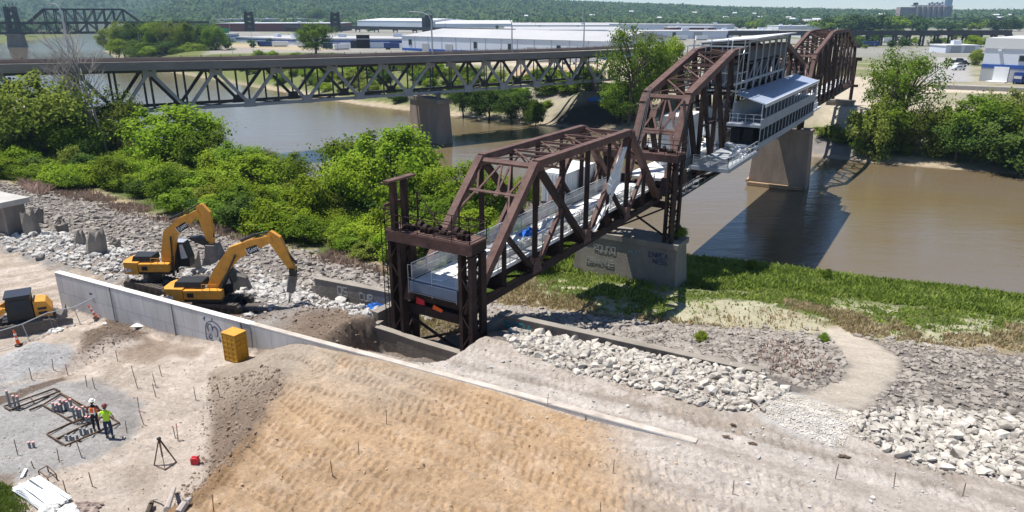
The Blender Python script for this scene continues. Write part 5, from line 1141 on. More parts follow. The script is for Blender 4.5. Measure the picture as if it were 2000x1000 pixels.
def arc(cx, cz, rx, rz, a0, a1, n=14): return [(cx + rx * math.cos(R(a0 + (a1 - a0) * i / n)), cz + rz * math.sin(R(a0 + (a1 - a0) * i / n))) for i in range(n + 1)]
sc_ = [arc(1.0, .75, .95, .95, 185, -5), arc(.62, .9, .3, .5, 200, 20), arc(1.15, .8, .3, .45, 170, -60), [(.05, .75), (0, .2), (.1, -.1)], [(1.95, .7), (2.0, .3), (1.9, 0)], [(.6, .5), (.35, .2), (.5, 0), (.75, .3)], [(-.1, 1.7), (.15, 1.95), (.05, 1.6)], [(.95, 1.75), (1.0, 2.0)], [(1.5, .3), (1.7, .05), (1.45, -.1)]]
strokes('graffiti', sc_, 'graffiti_line', W(15.1, -.012, 1.05), (WE[0], WE[1], 0), (0, 0, 1), .75, .025, fw)
strokes('graffiti', [[(0, 0), (.3, .05)], [(.02, -.06), (.28, -.02)]], 'graffiti_line', W(3.7, -.012, 1.9), (WE[0], WE[1], 0), (0, 0, 1), 1, .03, fw)
def lowwall(label, pts, th, hgt, m='concrete_dark', name='wing_wall', group='old bridge seat walls', cap='concrete_old'):
    c = pts[0]; t = thing(name, label, 'wall', Vector(c), group)
    for a, b in zip(pts[:-1], pts[1:]):
        a, b = Vector(a), Vector(b)
        mb = MB(); mb.prism([a + V3(0, 0, -hgt), b + V3(0, 0, -hgt), b, a], (b - a).cross(V3(0, 0, 1)).normalized() * th); mb.build('wall_face', m, t)
        mb = MB(); d2 = (b - a).cross(V3(0, 0, 1)).normalized(); mb.prism([a - d2 * .03, b - d2 * .03, b + d2 * (th + .03), a + d2 * (th + .03)], (0, 0, .05)); mb.build('wall_top', cap, t)
    return t
wwR = lowwall('long low concrete wing wall running along the white boulders', [W(29.9, 10.75, 1.72), W(46.2, 10.75, 1.6)], .5, 3.4)
wwr2 = lowwall('short graffitied concrete wall right of the near portal tower', [W(29.7, 8.0, 1.45), W(30.1, 11.2, 1.70)], .45, 3.2)
wwL = lowwall('low concrete wing wall left of the near portal tower with pale graffiti', [W(14.6, 10.6, 1.55), W(22.6, 10.6, 1.7)], .5, 2.2)
wwl2 = lowwall('short graffitied concrete wall left of the near portal tower', [W(22.2, 7.2, 1.55), W(22.7, 10.4, 1.7)], .55, 3.0)
MB().prism([W(14.1, 10.3, -.5), W(14.75, 10.3, -.5), W(14.75, 10.3, 1.0), W(14.1, 10.3, .8)], (WN[0] * .7, WN[1] * .7, 0)).build('broken_end', 'concrete_old', wwL)
fwl = lowwall('stepped low concrete wall in front of the near portal tower feet', [W(22.9, 6.75, .95), W(24.6, 6.9, .75), W(25.9, 6.9, .62), W(30.1, 7.0, .35)], .45, 1.9, cap='concrete_old')
MB().prism([W(25.5, 6.83, -1), W(26.0, 6.83, -1), W(26.0, 6.83, .6), W(25.5, 6.83, .66)], (-WN[0] * .12, -WN[1] * .12, 0)).build('pilaster', 'concrete', fwl)
MB().prism([W(22.75, 6.6, -1), W(23.15, 6.6, -1), W(23.15, 6.6, 1.1), W(22.75, 6.6, 1.05)], (WN[0] * .6, WN[1] * .6, 0)).build('pilaster', 'concrete_old', fwl)
MB().prism([W(29.1, 6.3, -1), W(30.1, 6.3, -1), W(30.1, 6.3, .3), W(29.1, 6.3, .3)], (WN[0] * .6, WN[1] * .6, 0)).build('broken_end', 'concrete', fwl)
def wgraf(wall, a, b, wrd, m_, x0, z0, s_, r_, back=.0):
    a, b = Vector(a), Vector(b); ux = (b - a).normalized(); nn = ux.cross(V3(0, 0, 1)); nn = -nn if nn.y > 0 and False else nn
    return a, ux, nn
for (wl, a, b, side, items) in ((wwr2, W(29.7, 8.0, 0), W(30.1, 11.2, 0), -1, (('DAR', 'graffiti_blue', .3, .35, .62), ('SO', 'graffiti_teal', .9, -.3, .4))), (wwl2, W(22.2, 7.2, 0), W(22.7, 10.4, 0), -1, (('KAS', 'graffiti_blue', .25, .5, .8), ('OM', 'graffiti_pink', .7, .35, .7), ('BUR', 'graffiti_blue', .3, -.3, .55))),
                                (wwL, W(14.6, 10.6, 0), W(22.6, 10.6, 0), 1, (('OS', 'graffiti_pale', 2.2, .75, .6), ('CUR', 'graffiti_pale', 4.2, .7, .5))), (wwR, W(29.9, 10.75, 0), W(46.2, 10.75, 0), 1, (('SORA', 'graffiti_teal', .5, .75, .65),))):
    a, b = Vector(a), Vector(b); ux = (b - a).normalized(); nn = ux.cross(V3(0, 0, 1)).normalized()
    if side == 1:      # the face towards the yard
        nn = Vector((-WN[0], -WN[1], 0)); off = .018 if nn.dot(ux.cross(V3(0, 0, 1))) < 0 else .518
    else: nn = Vector((-WE[0], -WE[1], 0)) if wl is wwr2 else Vector((-WE[0], -WE[1], 0)); off = .018
    for wrd, m_, x0, z0, s_ in items:
        o_ = a + ux * x0 + nn * (off if side == 1 else .02) + V3(0, 0, z0)
        strokes('graffiti', word(wrd), m_, o_, ux, (0, 0, 1), s_, .05, wl)
tag(crumple('tarp', 'tarp_blue', hit(728, 606) + V3(0, 0, .1), 1.5, .9, .45, 31, (.9, .3, .1), (-.3, .9, 0), (0, 0, 1)), 'crumpled blue tarp on the dirt beside the graffitied wall', 'tarp')
ab = thing('bridge_abutment', 'flat-topped remains of a concrete abutment at the left edge', 'abutment', at(-20, 470, .3))
m = MB(); m.prism([W(-29, 7.2, -.5), W(-19.7, 7.2, -.5), W(-19.5, 7.2, 3.45), W(-29, 7.2, 3.45)], (WN[0] * 1.8, WN[1] * 1.8, 0)); m.build('block', 'concrete_dark', ab)
m = MB(); m.prism([W(-29, 6.8, 3.45), W(-19.2, 6.8, 3.45), W(-19.2, 6.8, 3.95), W(-29, 6.8, 3.95)], (WN[0] * 2.6, WN[1] * 2.6, 0)); m.build('slab_top', 'concrete', ab)
m = MB(); m.prism([W(-29, 6.9, -.5), W(-19.8, 6.9, -.5), W(-19.8, 6.9, .9), W(-29, 6.9, .9)], (WN[0] * .35, WN[1] * .35, 0)); m.build('footing', 'concrete_old', ab)
strokes('graffiti', word('SE'), 'graffiti_pink', W(-21.6, 7.17, 1.7), (WE[0], WE[1], 0), (0, 0, 1), .7, .04, ab)
# broken concrete stumps
def chunk(name, label, px, py, w, d, h, lean, seed, m='concrete_old', top=.55, rz=None, group='broken concrete stumps in the rubble'):
    p = hit(px, py); rr = random.Random(seed); a = rr.uniform(0, 6.3) if rz is None else rz; n = 9; lo, hi, md = [], [], []
    for i in range(n):
        t_ = a + 2 * math.pi * i / n; ca, sa = math.cos(t_), math.sin(t_); q_ = max(abs(ca), abs(sa)) ** .8; k = rr.uniform(.88, 1.1)
        lo.append(p + V3(ca / q_ * w / 2 * k, sa / q_ * d / 2 * k, -.4)); k2 = k * rr.uniform(.85, 1); md.append(p + V3(ca / q_ * w / 2 * k2 + lean * h * .5, sa / q_ * d / 2 * k2, h * rr.uniform(.45, .6)))
        hi.append(p + V3(ca / q_ * w / 2 * k * top + lean * h, sa / q_ * d / 2 * k * top, h * rr.uniform(.55, 1.08)))
    mb = MB(); mb.add(lo + md + hi, [(i, (i + 1) % n, n + (i + 1) % n, n + i) for i in range(n)] + [(n + i, n + (i + 1) % n, 2 * n + (i + 1) % n, 2 * n + i) for i in range(n)])
    mb.add(hi + [sum(hi, Vector()) / n], [(i, (i + 1) % n, n) for i in range(n)])
    return tag(mb.build(name, m, loc=p), label, 'concrete stump', group)
chunk('concrete_stump', 'tall broken concrete stump in the rubble left of the far excavator', 188, 497, 1.5, 1.1, 2.3, .12, 3, top=.68)
chunk('concrete_stump', 'pale broken stump against the abutment at the left edge', 62, 458, 1.4, .9, 2.2, -.05, 4, top=.75)
chunk('concrete_stump', 'small jagged stump right of the abutment stump', 76, 438, .9, .6, 1.9, .3, 5, top=.55)
chunk('concrete_stump', 'low jagged stump between the abutment and the tall stump', 118, 452, 1.3, 1.0, 1.5, .2, 6, top=.3)
chunk('concrete_stump', 'dark leaning concrete slab behind the near excavator boom', 470, 568, 2.3, .6, 2.3, -.32, 7, 'concrete_dark', top=.35, rz=.2)
chunk('concrete_stump', 'grey square concrete stump beside the far excavator cab', 379, 527, 1.1, .9, 1.5, .0, 8, top=.9)
chunk('concrete_stump', 'low broken stump right of the tall stump', 222, 484, 1.1, .5, 1.0, .4, 9, top=.5)
chunk('concrete_stump', 'low grey stump left of the tall stump', 158, 478, .9, .7, 1.3, 0, 10, top=.6)

# ------------------------------------------------------------------ excavators
def limb(mb, pts, th, y, w):                # a plate-sided beam in a vertical plane: centre line, thickness at each point
    P = [Vector((p[0], 0, p[2])) for p in pts]; L, Rr = [], []
    for i, p in enumerate(P):
        d = (P[min(i + 1, len(P) - 1)] - P[max(i - 1, 0)]).normalized(); n = Vector((-d.z, 0, d.x)); L.append(p + n * th[i] / 2); Rr.append(p - n * th[i] / 2)
    for i in range(len(P) - 1):
        mb.prism([Vector((v.x, y - w / 2, v.z)) for v in (L[i], L[i + 1], Rr[i + 1], Rr[i])], (0, w, 0))
    return mb
def track(mb, c, L, Wd, Hh_, rz):
    n = 7; pr = []
    for i in range(n): a = R(90 + 180 * i / (n - 1)); pr.append((-L / 2 + Hh_ / 2 + Hh_ / 2 * math.cos(a), Hh_ / 2 + Hh_ / 2 * math.sin(a)))
    for i in range(n): a = R(-90 + 180 * i / (n - 1)); pr.append((L / 2 - Hh_ / 2 + Hh_ / 2 * math.cos(a), Hh_ / 2 + Hh_ / 2 * math.sin(a)))
    ca, sa = math.cos(rz), math.sin(rz)
    mb.prism([Vector(c) + V3(x * ca + Wd / 2 * sa, x * sa - Wd / 2 * ca, z) for x, z in pr], (-Wd * sa, Wd * ca, 0)); return mb
def excavator(label, Y, body, zb, hood, boom, bth, arm, ath, tool, trk, cab, lab_px, rev=False):
    X = lambda px, py: Vector(aty(px, py, Y))
    x0, x1 = X(body[0], 540).x, X(body[1], 540).x; xc = (x0 + x1) / 2; Wd = 2.0
    t = thing('excavator', label, 'excavator', (xc, Y, zb - .9), 'yellow excavators breaking the old abutment')
    # undercarriage
    tc, tl, ta = trk; ca, sa = math.cos(ta), math.sin(ta); g0 = ground(tc[0], tc[1])
    for sd in (-1, 1):
        c = V3(tc[0] - sa * sd * .82, tc[1] + ca * sd * .82, g0); tr_ = track(MB(), c, tl, .5, .72, ta).build('track', 'track_steel', t)
        m = MB()
        for k in range(11): u = -tl * .42 + tl * .084 * k; m.box((c.x + u * ca, c.y + u * sa, c.z + .735), (.16, .54, .04), ta)
        m.build('track_shoes', 'track_steel', tr_)
        for k in range(6): u = -tl * .36 + tl * .145 * k; q_ = c + V3(u * ca - sa * -.27 * 1, u * sa + ca * -.27, .34); MB().tube(q_, q_ + V3(sa * .02, -ca * .02, 0), .17, n=10).build('roller', 'black_metal', tr_)
    MB().box((tc[0], tc[1], g0 + .5), (tl * .5, 1.3, .42), ta).build('carbody', 'black_metal', t)
    MB().tube((tc[0], tc[1], g0 + .66), (tc[0], tc[1], zb + .05), .55, n=16).build('slew_ring', 'black_metal', t)
    # house: counterweight, side cover, deck
    cw = x0 + (x1 - x0) * .34
    MB().prism([V3(x0 + .1, Y - Wd / 2 + .1, zb), V3(cw, Y - Wd / 2, zb), V3(cw, Y + Wd / 2, zb), V3(x0 + .1, Y + Wd / 2 - .1, zb), V3(x0 - .08, Y + .5, zb), V3(x0 - .08, Y - .5, zb)], (0, 0, .92)).build('counterweight', 'cat_yellow', t)
    MB().box(((cw + x1) / 2 + .02, Y, zb + .12), (x1 - cw - .04, Wd - .1, .24)).build('deck_frame', 'black_metal', t)
    MB().box(((cw + x1) / 2 + .02, Y - Wd / 2 + .26, zb + .52), (x1 - cw - .06, .5, .6)).build('side_cover', 'cat_yellow', t)
    MB().box((cw + .35, Y + .15, zb + .55), (.7, Wd - .45, .66)).build('engine_cover', 'cat_yellow', t)
    hx0, hx1 = X(hood[0], 540).x, X(hood[1], 540).x
    MB().prism([V3(hx0, Y - .65, zb + .93), V3(hx1, Y - .65, zb + .93), V3(hx1 - .08, Y - .6, zb + 1.28), V3(hx0 + .12, Y - .6, zb + 1.28)], (0, 1.2, 0)).build('engine_hood', 'black_metal', t)
    m = MB(); m.box((cw + .5, Y - Wd / 2 - .0, zb + .5), (.42, .02, .3)); m.build('side_grille', 'black_metal', t)
    m = MB(); 
    for k in range(3): m.bar((x1 - .25 - .5 * k, Y - Wd / 2 + .05, zb + .82), (x1 - .25 - .5 * k, Y - Wd / 2 + .05, zb + 1.25), .03, .03)
    m.bar((x1 - .25, Y - Wd / 2 + .05, zb + 1.25), (x1 - 1.25, Y - Wd / 2 + .05, zb + 1.25), .03, .03); m.build('handrail', 'cat_yellow', t)
    # cab
    cx, ch = cab; c0 = X(cx, 540).x
    cb = MB().prism([V3(c0 - .62, Y + .12, zb + .25), V3(c0 + .6, Y + .12, zb + .25), V3(c0 + .66, Y + .12, zb + .9), V3(c0 + .36, Y + .12, zb + ch), V3(c0 - .62, Y + .12, zb + ch)], (0, .86, 0)).build('cab', 'black_metal', t)
    MB().prism([V3(c0 - .5, Y + .1, zb + .85), V3(c0 - .05, Y + .1, zb + .85), V3(c0 - .05, Y + .1, zb + ch - .12), V3(c0 - .5, Y + .1, zb + ch - .12)], (0, .02, 0)).build('window', 'glass', cb)
    MB().prism([V3(c0 + .03, Y + .1, zb + .85), V3(c0 + .52, Y + .1, zb + .95), V3(c0 + .28, Y + .1, zb + ch - .12), V3(c0 + .03, Y + .1, zb + ch - .12)], (0, .02, 0)).build('window', 'car_silver', cb)
    MB().box((c0 - .13, Y + .55, zb + ch + .03), (1.02, .9, .06)).build('cab_roof', 'grey_metal', cb)
    # boom, arm, rams, tool
    Yb = Y - .2
    bo = limb(MB(), [X(*p) for p in boom], bth, Yb, .46).build('boom', 'cat_yellow', t)
    ar = limb(MB(), [X(*p) for p in arm], ath, Yb, .36).build('arm', 'cat_yellow', t)
    kn = X(*boom[len(boom) // 2])
    for dy in (-.33, .33): a_, b_ = X(*boom[0]) + V3(.55, 0, -.15), kn + V3(.1, 0, -.1); MB().tube((a_.x, Yb + dy, a_.z), ((a_.x + b_.x) / 2, Yb + dy, (a_.z + b_.z) / 2), .1, n=8).tube(((a_.x + b_.x) / 2, Yb + dy, (a_.z + b_.z) / 2), (b_.x, Yb + dy, b_.z), .06, n=8).build('boom_ram', 'black_metal', t)
    a_, b_ = X(*boom[-2]) + V3(0, 0, bth[-2] * .75), X(*arm[0]) + V3(-.02, 0, .05); MB().tube((a_.x - .9, Yb, a_.z - .35), (a_.x + .1, Yb, a_.z + .1), .1, n=8).tube((a_.x + .1, Yb, a_.z + .1), (b_.x, Yb, b_.z), .055, n=8).build('arm_ram', 'black_metal', t)
    a_, b_ = X(*arm[0]), X(*arm[-1]); n3 = Vector((1, 0, .25)).normalized() * (ath[0] * .55)
    MB().tube((a_.x + n3.x, Yb, a_.z - .2), (b_.x + n3.x * 1.1, Yb, b_.z + .5), .08, n=8).build('tool_ram', 'black_metal', t)
    m = MB()
    for j in (-.09, .0, .09): m.path([V3(kn.x - .2, Yb + j, kn.z + .34), V3(X(*boom[-1]).x - .3, Yb + j, X(*boom[-1]).z + .3)], .03, 5)
    m.build('hydraulic_hoses', 'black_metal', bo)
    # maker's lettering on a black strip on the boom
    p0, p1 = X(*lab_px[0]), X(*lab_px[1]); d = (p1 - p0); Lb = d.length; d.normalize(); up = Vector((-d.z, 0, d.x)); hh = .46
    o_ = V3(p0.x, Yb - .236, p0.z)
    MB().prism([o_ - up * hh / 2, o_ + d * Lb - up * hh / 2, o_ + d * Lb + up * hh / 2, o_ + up * hh / 2], (0, -.012, 0)).build('name_strip', 'black_paint', bo)
    strokes('lettering', word('SANY'), 'white_paint', o_ + d * (Lb * .2) - up * .12 + V3(0, -.02, 0), d, up, .235, .019, bo)
    MB().prism([o_ + d * .02 - up * hh / 2 + V3(0, -.014, 0), o_ + d * .09 - up * hh / 2 + V3(0, -.014, 0), o_ + d * .04 + up * hh / 2 + V3(0, -.014, 0), o_ + d * .0 + up * hh / 2 + V3(0, -.014, 0)], (0, -.006, 0)).build('strip_mark', 'white_paint', bo)
    strokes('lettering', word('SANY'), 'white_paint', V3(x0 + .22, Y - Wd / 2 - .03 + .1 * .6, zb + .22), (1, .08, 0), (0, 0, 1), .22, .03, t)
    a_ = X(*arm[-1])
    if tool[0] == 'breaker':
        e = X(*tool[1]); dd_ = (e - a_).normalized(); q1 = a_ + dd_ * .25; q2 = a_ + dd_ * ((e - a_).length * .62)
        br = MB().bar((a_.x - .05, Yb, a_.z + .22), (q1.x, Yb, q1.z), .34, .75, up=(0, 1, 0)).build('tool_bracket', 'black_metal', t)
        MB().bar((q1.x, Yb, q1.z), (q2.x, Yb, q2.z), .44, .6, up=(0, 1, 0)).build('breaker_body', 'bucket_steel', t)
        MB().tube((q2.x, Yb, q2.z), (e.x, Yb, e.z), .13, .05, n=8).build('breaker_chisel', 'chrome', t)
    else:
        pts = [X(*p) for p in tool[1]]
        MB().prism([V3(p.x, Yb - .62, p.z) for p in pts], (0, 1.24, 0)).build('bucket', 'bucket_steel', t)
        th_ = [X(*p) for p in tool[2]]; MB().prism([V3(p.x, Yb - .3, p.z) for p in th_], (0, .6, 0)).build('thumb_grab', 'black_metal', t)
        m = MB()
        for k in range(5): y = Yb - .55 + .27 * k; p = pts[2]; m.prism([V3(p.x - .05, y, p.z), V3(p.x + .14, y, p.z), V3(p.x + .0, y, p.z - .22)], (0, .1, 0))
        m.build('bucket_teeth', 'bucket_steel', t)
    return t
excavator('yellow excavator with a hydraulic breaker, nearer the flood wall', 44.9, (327, 440), 1.95 + .0, (345, 402),
          [(415, 566), (432, 528), (462, 490), (500, 474), (534, 463)], [.62, .8, .95, .72, .46], [(527, 452), (540, 466), (560, 500), (576, 527)], [.4, .82, .6, .34],
          ('breaker', (566, 590)), ((-19.6, 45.0), 3.5, R(-8)), (433, 1.95), ((486, 488), (508, 480)))
excavator('yellow excavator with a bucket and grab, farther from the flood wall', 50.2, (256, 345), 1.95, (272, 312),
          [(331, 530), (331, 495), (336, 455), (358, 432), (393, 413)], [.66, .85, .98, .74, .46], [(392, 398), (401, 415), (409, 445), (415, 474)], [.45, .95, .72, .42],
          ('bucket', [(409, 473), (425, 474), (436, 498), (430, 506), (418, 511), (402, 513), (408, 496)], [(372, 462), (392, 459), (412, 470), (410, 478), (388, 470)]), ((-26.4, 49.7), 4.4, R(-27)), (357, 2.1), ((351, 447), (370, 435)))

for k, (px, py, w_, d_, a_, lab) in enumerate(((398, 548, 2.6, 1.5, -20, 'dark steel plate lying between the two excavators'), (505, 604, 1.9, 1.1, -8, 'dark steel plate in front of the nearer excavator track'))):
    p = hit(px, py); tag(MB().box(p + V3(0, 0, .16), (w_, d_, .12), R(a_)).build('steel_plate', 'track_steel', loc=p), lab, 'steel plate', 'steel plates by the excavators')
# ------------------------------------------------------------------ small tracked loader at the left edge
tl = thing('track_loader', 'small tracked loader with a dark cab at the left edge of the yard', 'loader', at(58, 636, 0))
lc = Vector(at(56, 640, 0)); la = R(30); ca, sa = math.cos(la), math.sin(la); lf = lambda x, y, z: lc + V3(x * ca - y * sa, x * sa + y * ca, z)
for sd in (-1, 1):
    tr_ = track(MB(), lf(0, sd * .95, 0), 3.5, .5, .75, la).build('track', 'track_steel', tl); m = MB()
    for k in range(10): q_ = lf(-1.35 + .3 * k, sd * .95, .76); m.box(q_, (.14, .54, .04), la)
    m.build('track_shoes', 'track_steel', tr_)
MB().box(lf(0, 0, .6), (2.6, 1.4, .55), la).build('chassis', 'black_metal', tl)
cb = MB().prism([lf(-.95, -.75, .9), lf(.55, -.75, .9), lf(.5, -.72, 2.45), lf(-.85, -.72, 2.45)], lf(0, 1.5, 0) - lf(0, 0, 0)).build('cab', 'truck_blue' if 0 else 'black_metal', tl)
MB().box(lf(-.18, .02, 2.5), (1.5, 1.6, .12), la).build('cab_roof', 'roof_dark', cb)
for y in (-.77, .79): MB().prism([lf(-.75, y, 1.45), lf(.38, y, 1.45), lf(.36, y, 2.25), lf(-.72, y, 2.25)], lf(0, .02, 0) - lf(0, 0, 0)).build('window', 'glass', cb)
MB().prism([lf(-1.0, -.6, 1.45), lf(-1.0, .6, 1.45), lf(-.9, .55, 2.25), lf(-.9, -.55, 2.25)], lf(.02, 0, 0) - lf(0, 0, 0)).build('windscreen', 'glass', cb)
MB().prism([lf(.6, -.7, .8), lf(1.55, -.7, .8), lf(1.6, -.7, 1.35), lf(1.3, -.7, 1.9), lf(.6, -.7, 2.0)], lf(0, 1.4, 0) - lf(0, 0, 0)).build('engine_hood', 'cat_yellow', tl)
for z in (1.15, 1.45): MB().box(lf(1.05, -.72, z), (.5, .03, .16), la).build('hood_grille', 'black_metal', tl)
for y in (-.62, .62): MB().bar(lf(-1.0, y, 1.7), lf(-2.5, y, .9), .2, .35).build('lift_arm', 'cat_yellow', tl)
MB().bar(lf(-1.0, 0, 1.5), lf(-2.2, 0, 1.9), .18, .2).build('lift_ram', 'cat_yellow', tl)
MB().prism([lf(-2.4, -1.1, .1), lf(-2.95, -1.1, .15), lf(-2.55, -1.1, .5), lf(-2.5, -1.1, 1.0)], lf(0, 2.2, 0) - lf(0, 0, 0)).build('blade', 'bucket_steel', tl)
MB().prism([lf(1.75, -.6, .35), lf(2.35, -.6, .5), lf(2.3, -.6, 1.15), lf(2.0, -.6, .7), lf(1.75, -.6, .9)], lf(0, 1.2, 0) - lf(0, 0, 0)).build('rear_bucket', 'bucket_steel', tl)
# yellow ribbed crate
c = hit(462, 703); cr = thing('ribbed_crate', 'tall yellow ribbed crate standing against the flood wall', 'crate', c); a = R(-28)
MB().box(c + V3(0, .1, .86), (1.02, .8, 1.72), a).build('shell', 'crate_yellow', cr)
MB().box(c + V3(0, .1, 1.75), (1.1, .88, .07), a).build('lid', 'cat_yellow', cr)
m = MB(); ca, sa = math.cos(a), math.sin(a)
for k in range(6):
    z = .12 + .3 * k; m.box(c + V3(0 + sa * .41, .1 - ca * .41, z), (1.06, .05, .06), a); m.box(c + V3(.52 * ca, .1 + .52 * sa, z), (.05, .84, .06), a)
for k in range(4): u = -.51 + .34 * k; m.box(c + V3(u * ca + sa * .41, .1 + u * sa - ca * .41, .86), (.06, .05, 1.7), a)
for k in range(3): u = -.39 + .39 * k; m.box(c + V3(.52 * ca - u * sa, .1 + .52 * sa + u * ca, .86), (.05, .06, 1.7), a)
m.build('rib_grid', 'crate_yellow', cr)
# temporary fence panels
wf_ = MATS['wire_faint'] = mesh_m.copy(); wf_.node_tree.nodes['Mix Shader'].inputs[0].default_value = .10
FB = [(-12, 690), (58, 667), (106, 645), (157, 633), (203, 611)]
fp = [hit(*p) for p in FB]
for (i0, i1, lab) in ((0, 2, 'temporary wire fence panel in front of the tracked loader'), (2, 4, 'temporary wire fence panel leaning towards the flood wall end')):
    t = thing('fence_panel', lab, 'fence', fp[i0], 'temporary fence panels in the yard'); hgt = 1.25; up = V3(-.22, .05, 1).normalized() * hgt
    for k in range(i0, i1 + 1): MB().tube(fp[k], fp[k] + up, .025, n=6).build('post', 'galv', t)
    for k in range(i0, i1):
        MB().tube(fp[k] + up, fp[k + 1] + up, .03, n=6).build('top_rail', 'galv', t); MB().tube(fp[k] + up * .08, fp[k + 1] + up * .08, .02, n=6).build('bottom_rail', 'galv', t)
        mb = MB(); mb.add([fp[k] + up * .1, fp[k + 1] + up * .1, fp[k + 1] + up, fp[k] + up], [(0, 1, 2, 3)]); mb.build('wire_mesh', wf_, t)
for k, (px, py, lab) in enumerate(((37, 674, 'orange and white delineator post beside the fence by the loader'), (189, 621, 'leaning orange and white delineator post near the flood wall end'))):
    p = hit(px, py); ln = V3(-.12 if k == 0 else -.45, 0, 1).normalized(); t = thing('delineator', lab, 'traffic cone', p, 'orange delineator posts')
    MB().lathe(p, [(.24, 0), (.24, .05), (.1, .08)], 12).build('base', 'black_metal', t)
    m = MB(); m.tube(p + ln * .05, p + ln * .95, .11, .055, 10); m.tube(p + ln * .95, p + ln * 1.05, .05, .03, 8); m.build('body', 'orange', t)
    for z in (.42, .7): MB().tube(p + ln * z, p + ln * (z + .12), .098 - .04 * (z - .4), .09 - .04 * (z - .4), 10).build('reflective_band', 'white_paint', t)
for k, (px, py) in enumerate(((200, 613), (211, 613))):
    p = hit(px, py); q_ = p + V3(.22, .35, 1.35); m = MB(); d = (q_ - p)
    for j in range(7): m.bar(p + d * (j / 7), p + d * ((j + .6) / 7), .3, .12, up=(0, -1, 0))
    m.bar(p, q_, .06, .05, up=(0, -1, 0))
    tag(m.build('block_ladder', 'concrete_pale', loc=p), ('left string of pale blocks leaning on the flood wall', 'right string of pale blocks leaning on the flood wall')[k], 'block string', 'strings of blocks leaning on the wall')
tag(MB().bar(hit(200, 612), hit(208, 600) + V3(.1, .3, 1.7), .09, .06).build('leaning_board', 'wood', loc=hit(200, 612)), 'thin board leaning on the flood wall between the block strings', 'board')
for k, (px, py, lab) in enumerate(((105, 648, 'white sandbag heap at the fence foot, left one'), (114, 645, 'white sandbag at the fence foot, right one'), (272, 637, 'white plastic sheet scrap at the foot of the flood wall'), (205, 633, 'small white scrap on the brown mound'))):
    tag(crumple('sandbag' if k < 2 else 'plastic_scrap', 'sand_bag', hit(px, py) + V3(0, 0, .03), (.7, .6, .9, .3)[k], (.5, .4, .45, .25)[k], (.25, .22, .15, .12)[k], 60 + k, (1, 0, 0), (0, 1, 0), (0, 0, 1), n=7), lab, 'sandbag' if k < 2 else 'scrap')

# ------------------------------------------------------------------ survey stakes
STK = [(62, 741, 718), (104, 722, 703), (133, 733, 712), (230, 706, 685), (269, 758, 717), (170, 757, 735), (305, 756, 730), (316, 735, 714), (35, 889, 859), (66, 914, 900), (116, 903, 876), (160, 893, 862), (181, 950, 921), (130, 963, 937),
       (248, 846, 822), (281, 829, 800), (305, 776, 750), (383, 782, 757), (348, 862, 828), (343, 856, 832), (272, 803, 776), (430, 776, 750), (186, 760, 738), (755, 829, 802), (701, 888, 862), (650, 930, 900), (1069, 795, 770), (1197, 924, 897), (1431, 966, 937), (1173, 1003, 978), (1631, 935, 906), (1746, 950, 922), (1880, 969, 943), (417, 998, 966), (252, 995, 990)]
ss = None
def stake_label(px, py):
    z = 'brown fill' if px > 560 and px < 1400 and py > 790 else 'pale haul road' if px >= 1040 else 'gravel slab edge' if px < 175 and py > 850 else 'gravel heap' if px < 150 and py < 750 else 'sandy yard'
    return z
cnt = {}
ORD = ('nearest the camera', 'second from the camera', 'third from the camera', 'fourth from the camera', 'fifth from the camera', 'sixth from the camera', 'seventh from the camera', 'eighth from the camera', 'ninth from the camera', 'tenth from the camera', 'eleventh from the camera', 'twelfth from the camera', 'thirteenth from the camera', 'fourteenth from the camera', 'fifteenth from the camera', 'sixteenth from the camera', 'seventeenth from the camera', 'eighteenth from the camera', 'nineteenth from the camera', 'twentieth from the camera')
for px, by, ty in sorted(STK, key=lambda v: -v[1]):
    p = hit(px, by); z = stake_label(px, by); i = cnt.get(z, 0); cnt[z] = i + 1; h = (by - ty) * depth(p.x, p.y, p.z) / F_PX / .86; rr = random.Random(px)
    red = px in (348, 343, 281, 272, 230, 133)
    t = thing('survey_stake', f'{"red-topped" if red else "thin wooden"} survey stake on the {z}, {ORD[i]}', 'stake', p, 'survey stakes over the site')
    q_ = p + V3(rr.uniform(-.12, .06) * h, rr.uniform(-.05, .05), h)
    MB().bar(p - V3(0, 0, .1), q_, .034, .024).build('shaft', 'stake_wood', t)
    if red: MB().bar(p.lerp(q_, .7), p.lerp(q_, 1.02), .052, .035).build('flagging', 'cap_pink', t)

# ------------------------------------------------------------------ conduit slab
FR = [([(92, 851), (129, 873), (234, 829), (196, 803), (92, 851)], [(110, 861), (205, 815)], 'near wooden form frame at the workers feet on the gravel slab'),
      ([(84, 794), (146, 829), (178, 812), (120, 772), (84, 794)], [(100, 803), (140, 780)], 'middle wooden form frame around the pipe stubs'),
      ([(8, 797), (20, 804), (118, 767), (107, 762), (8, 797)], [(60, 778), (66, 788)], 'far wooden form frame at the dug edge of the slab'),
      ([(118, 770), (172, 800)], [(58, 804), (84, 793)], 'long loose form board beside the middle frame')]
for P, Q, lab in FR:
    g = [hit(*p) + V3(0, 0, .1) for p in P]; t = thing('form_frame', lab, 'form frame', g[0], 'wooden form frames on the slab')
    for a, b in zip(g[:-1], g[1:]): MB().bar(a, b, .05, .085).build('form_board', 'wood_dark', t)
    a, b = [hit(*p) + V3(0, 0, .09) for p in Q]; MB().bar(a, b, .05, .1).build('form_brace', 'wood_dark', t)
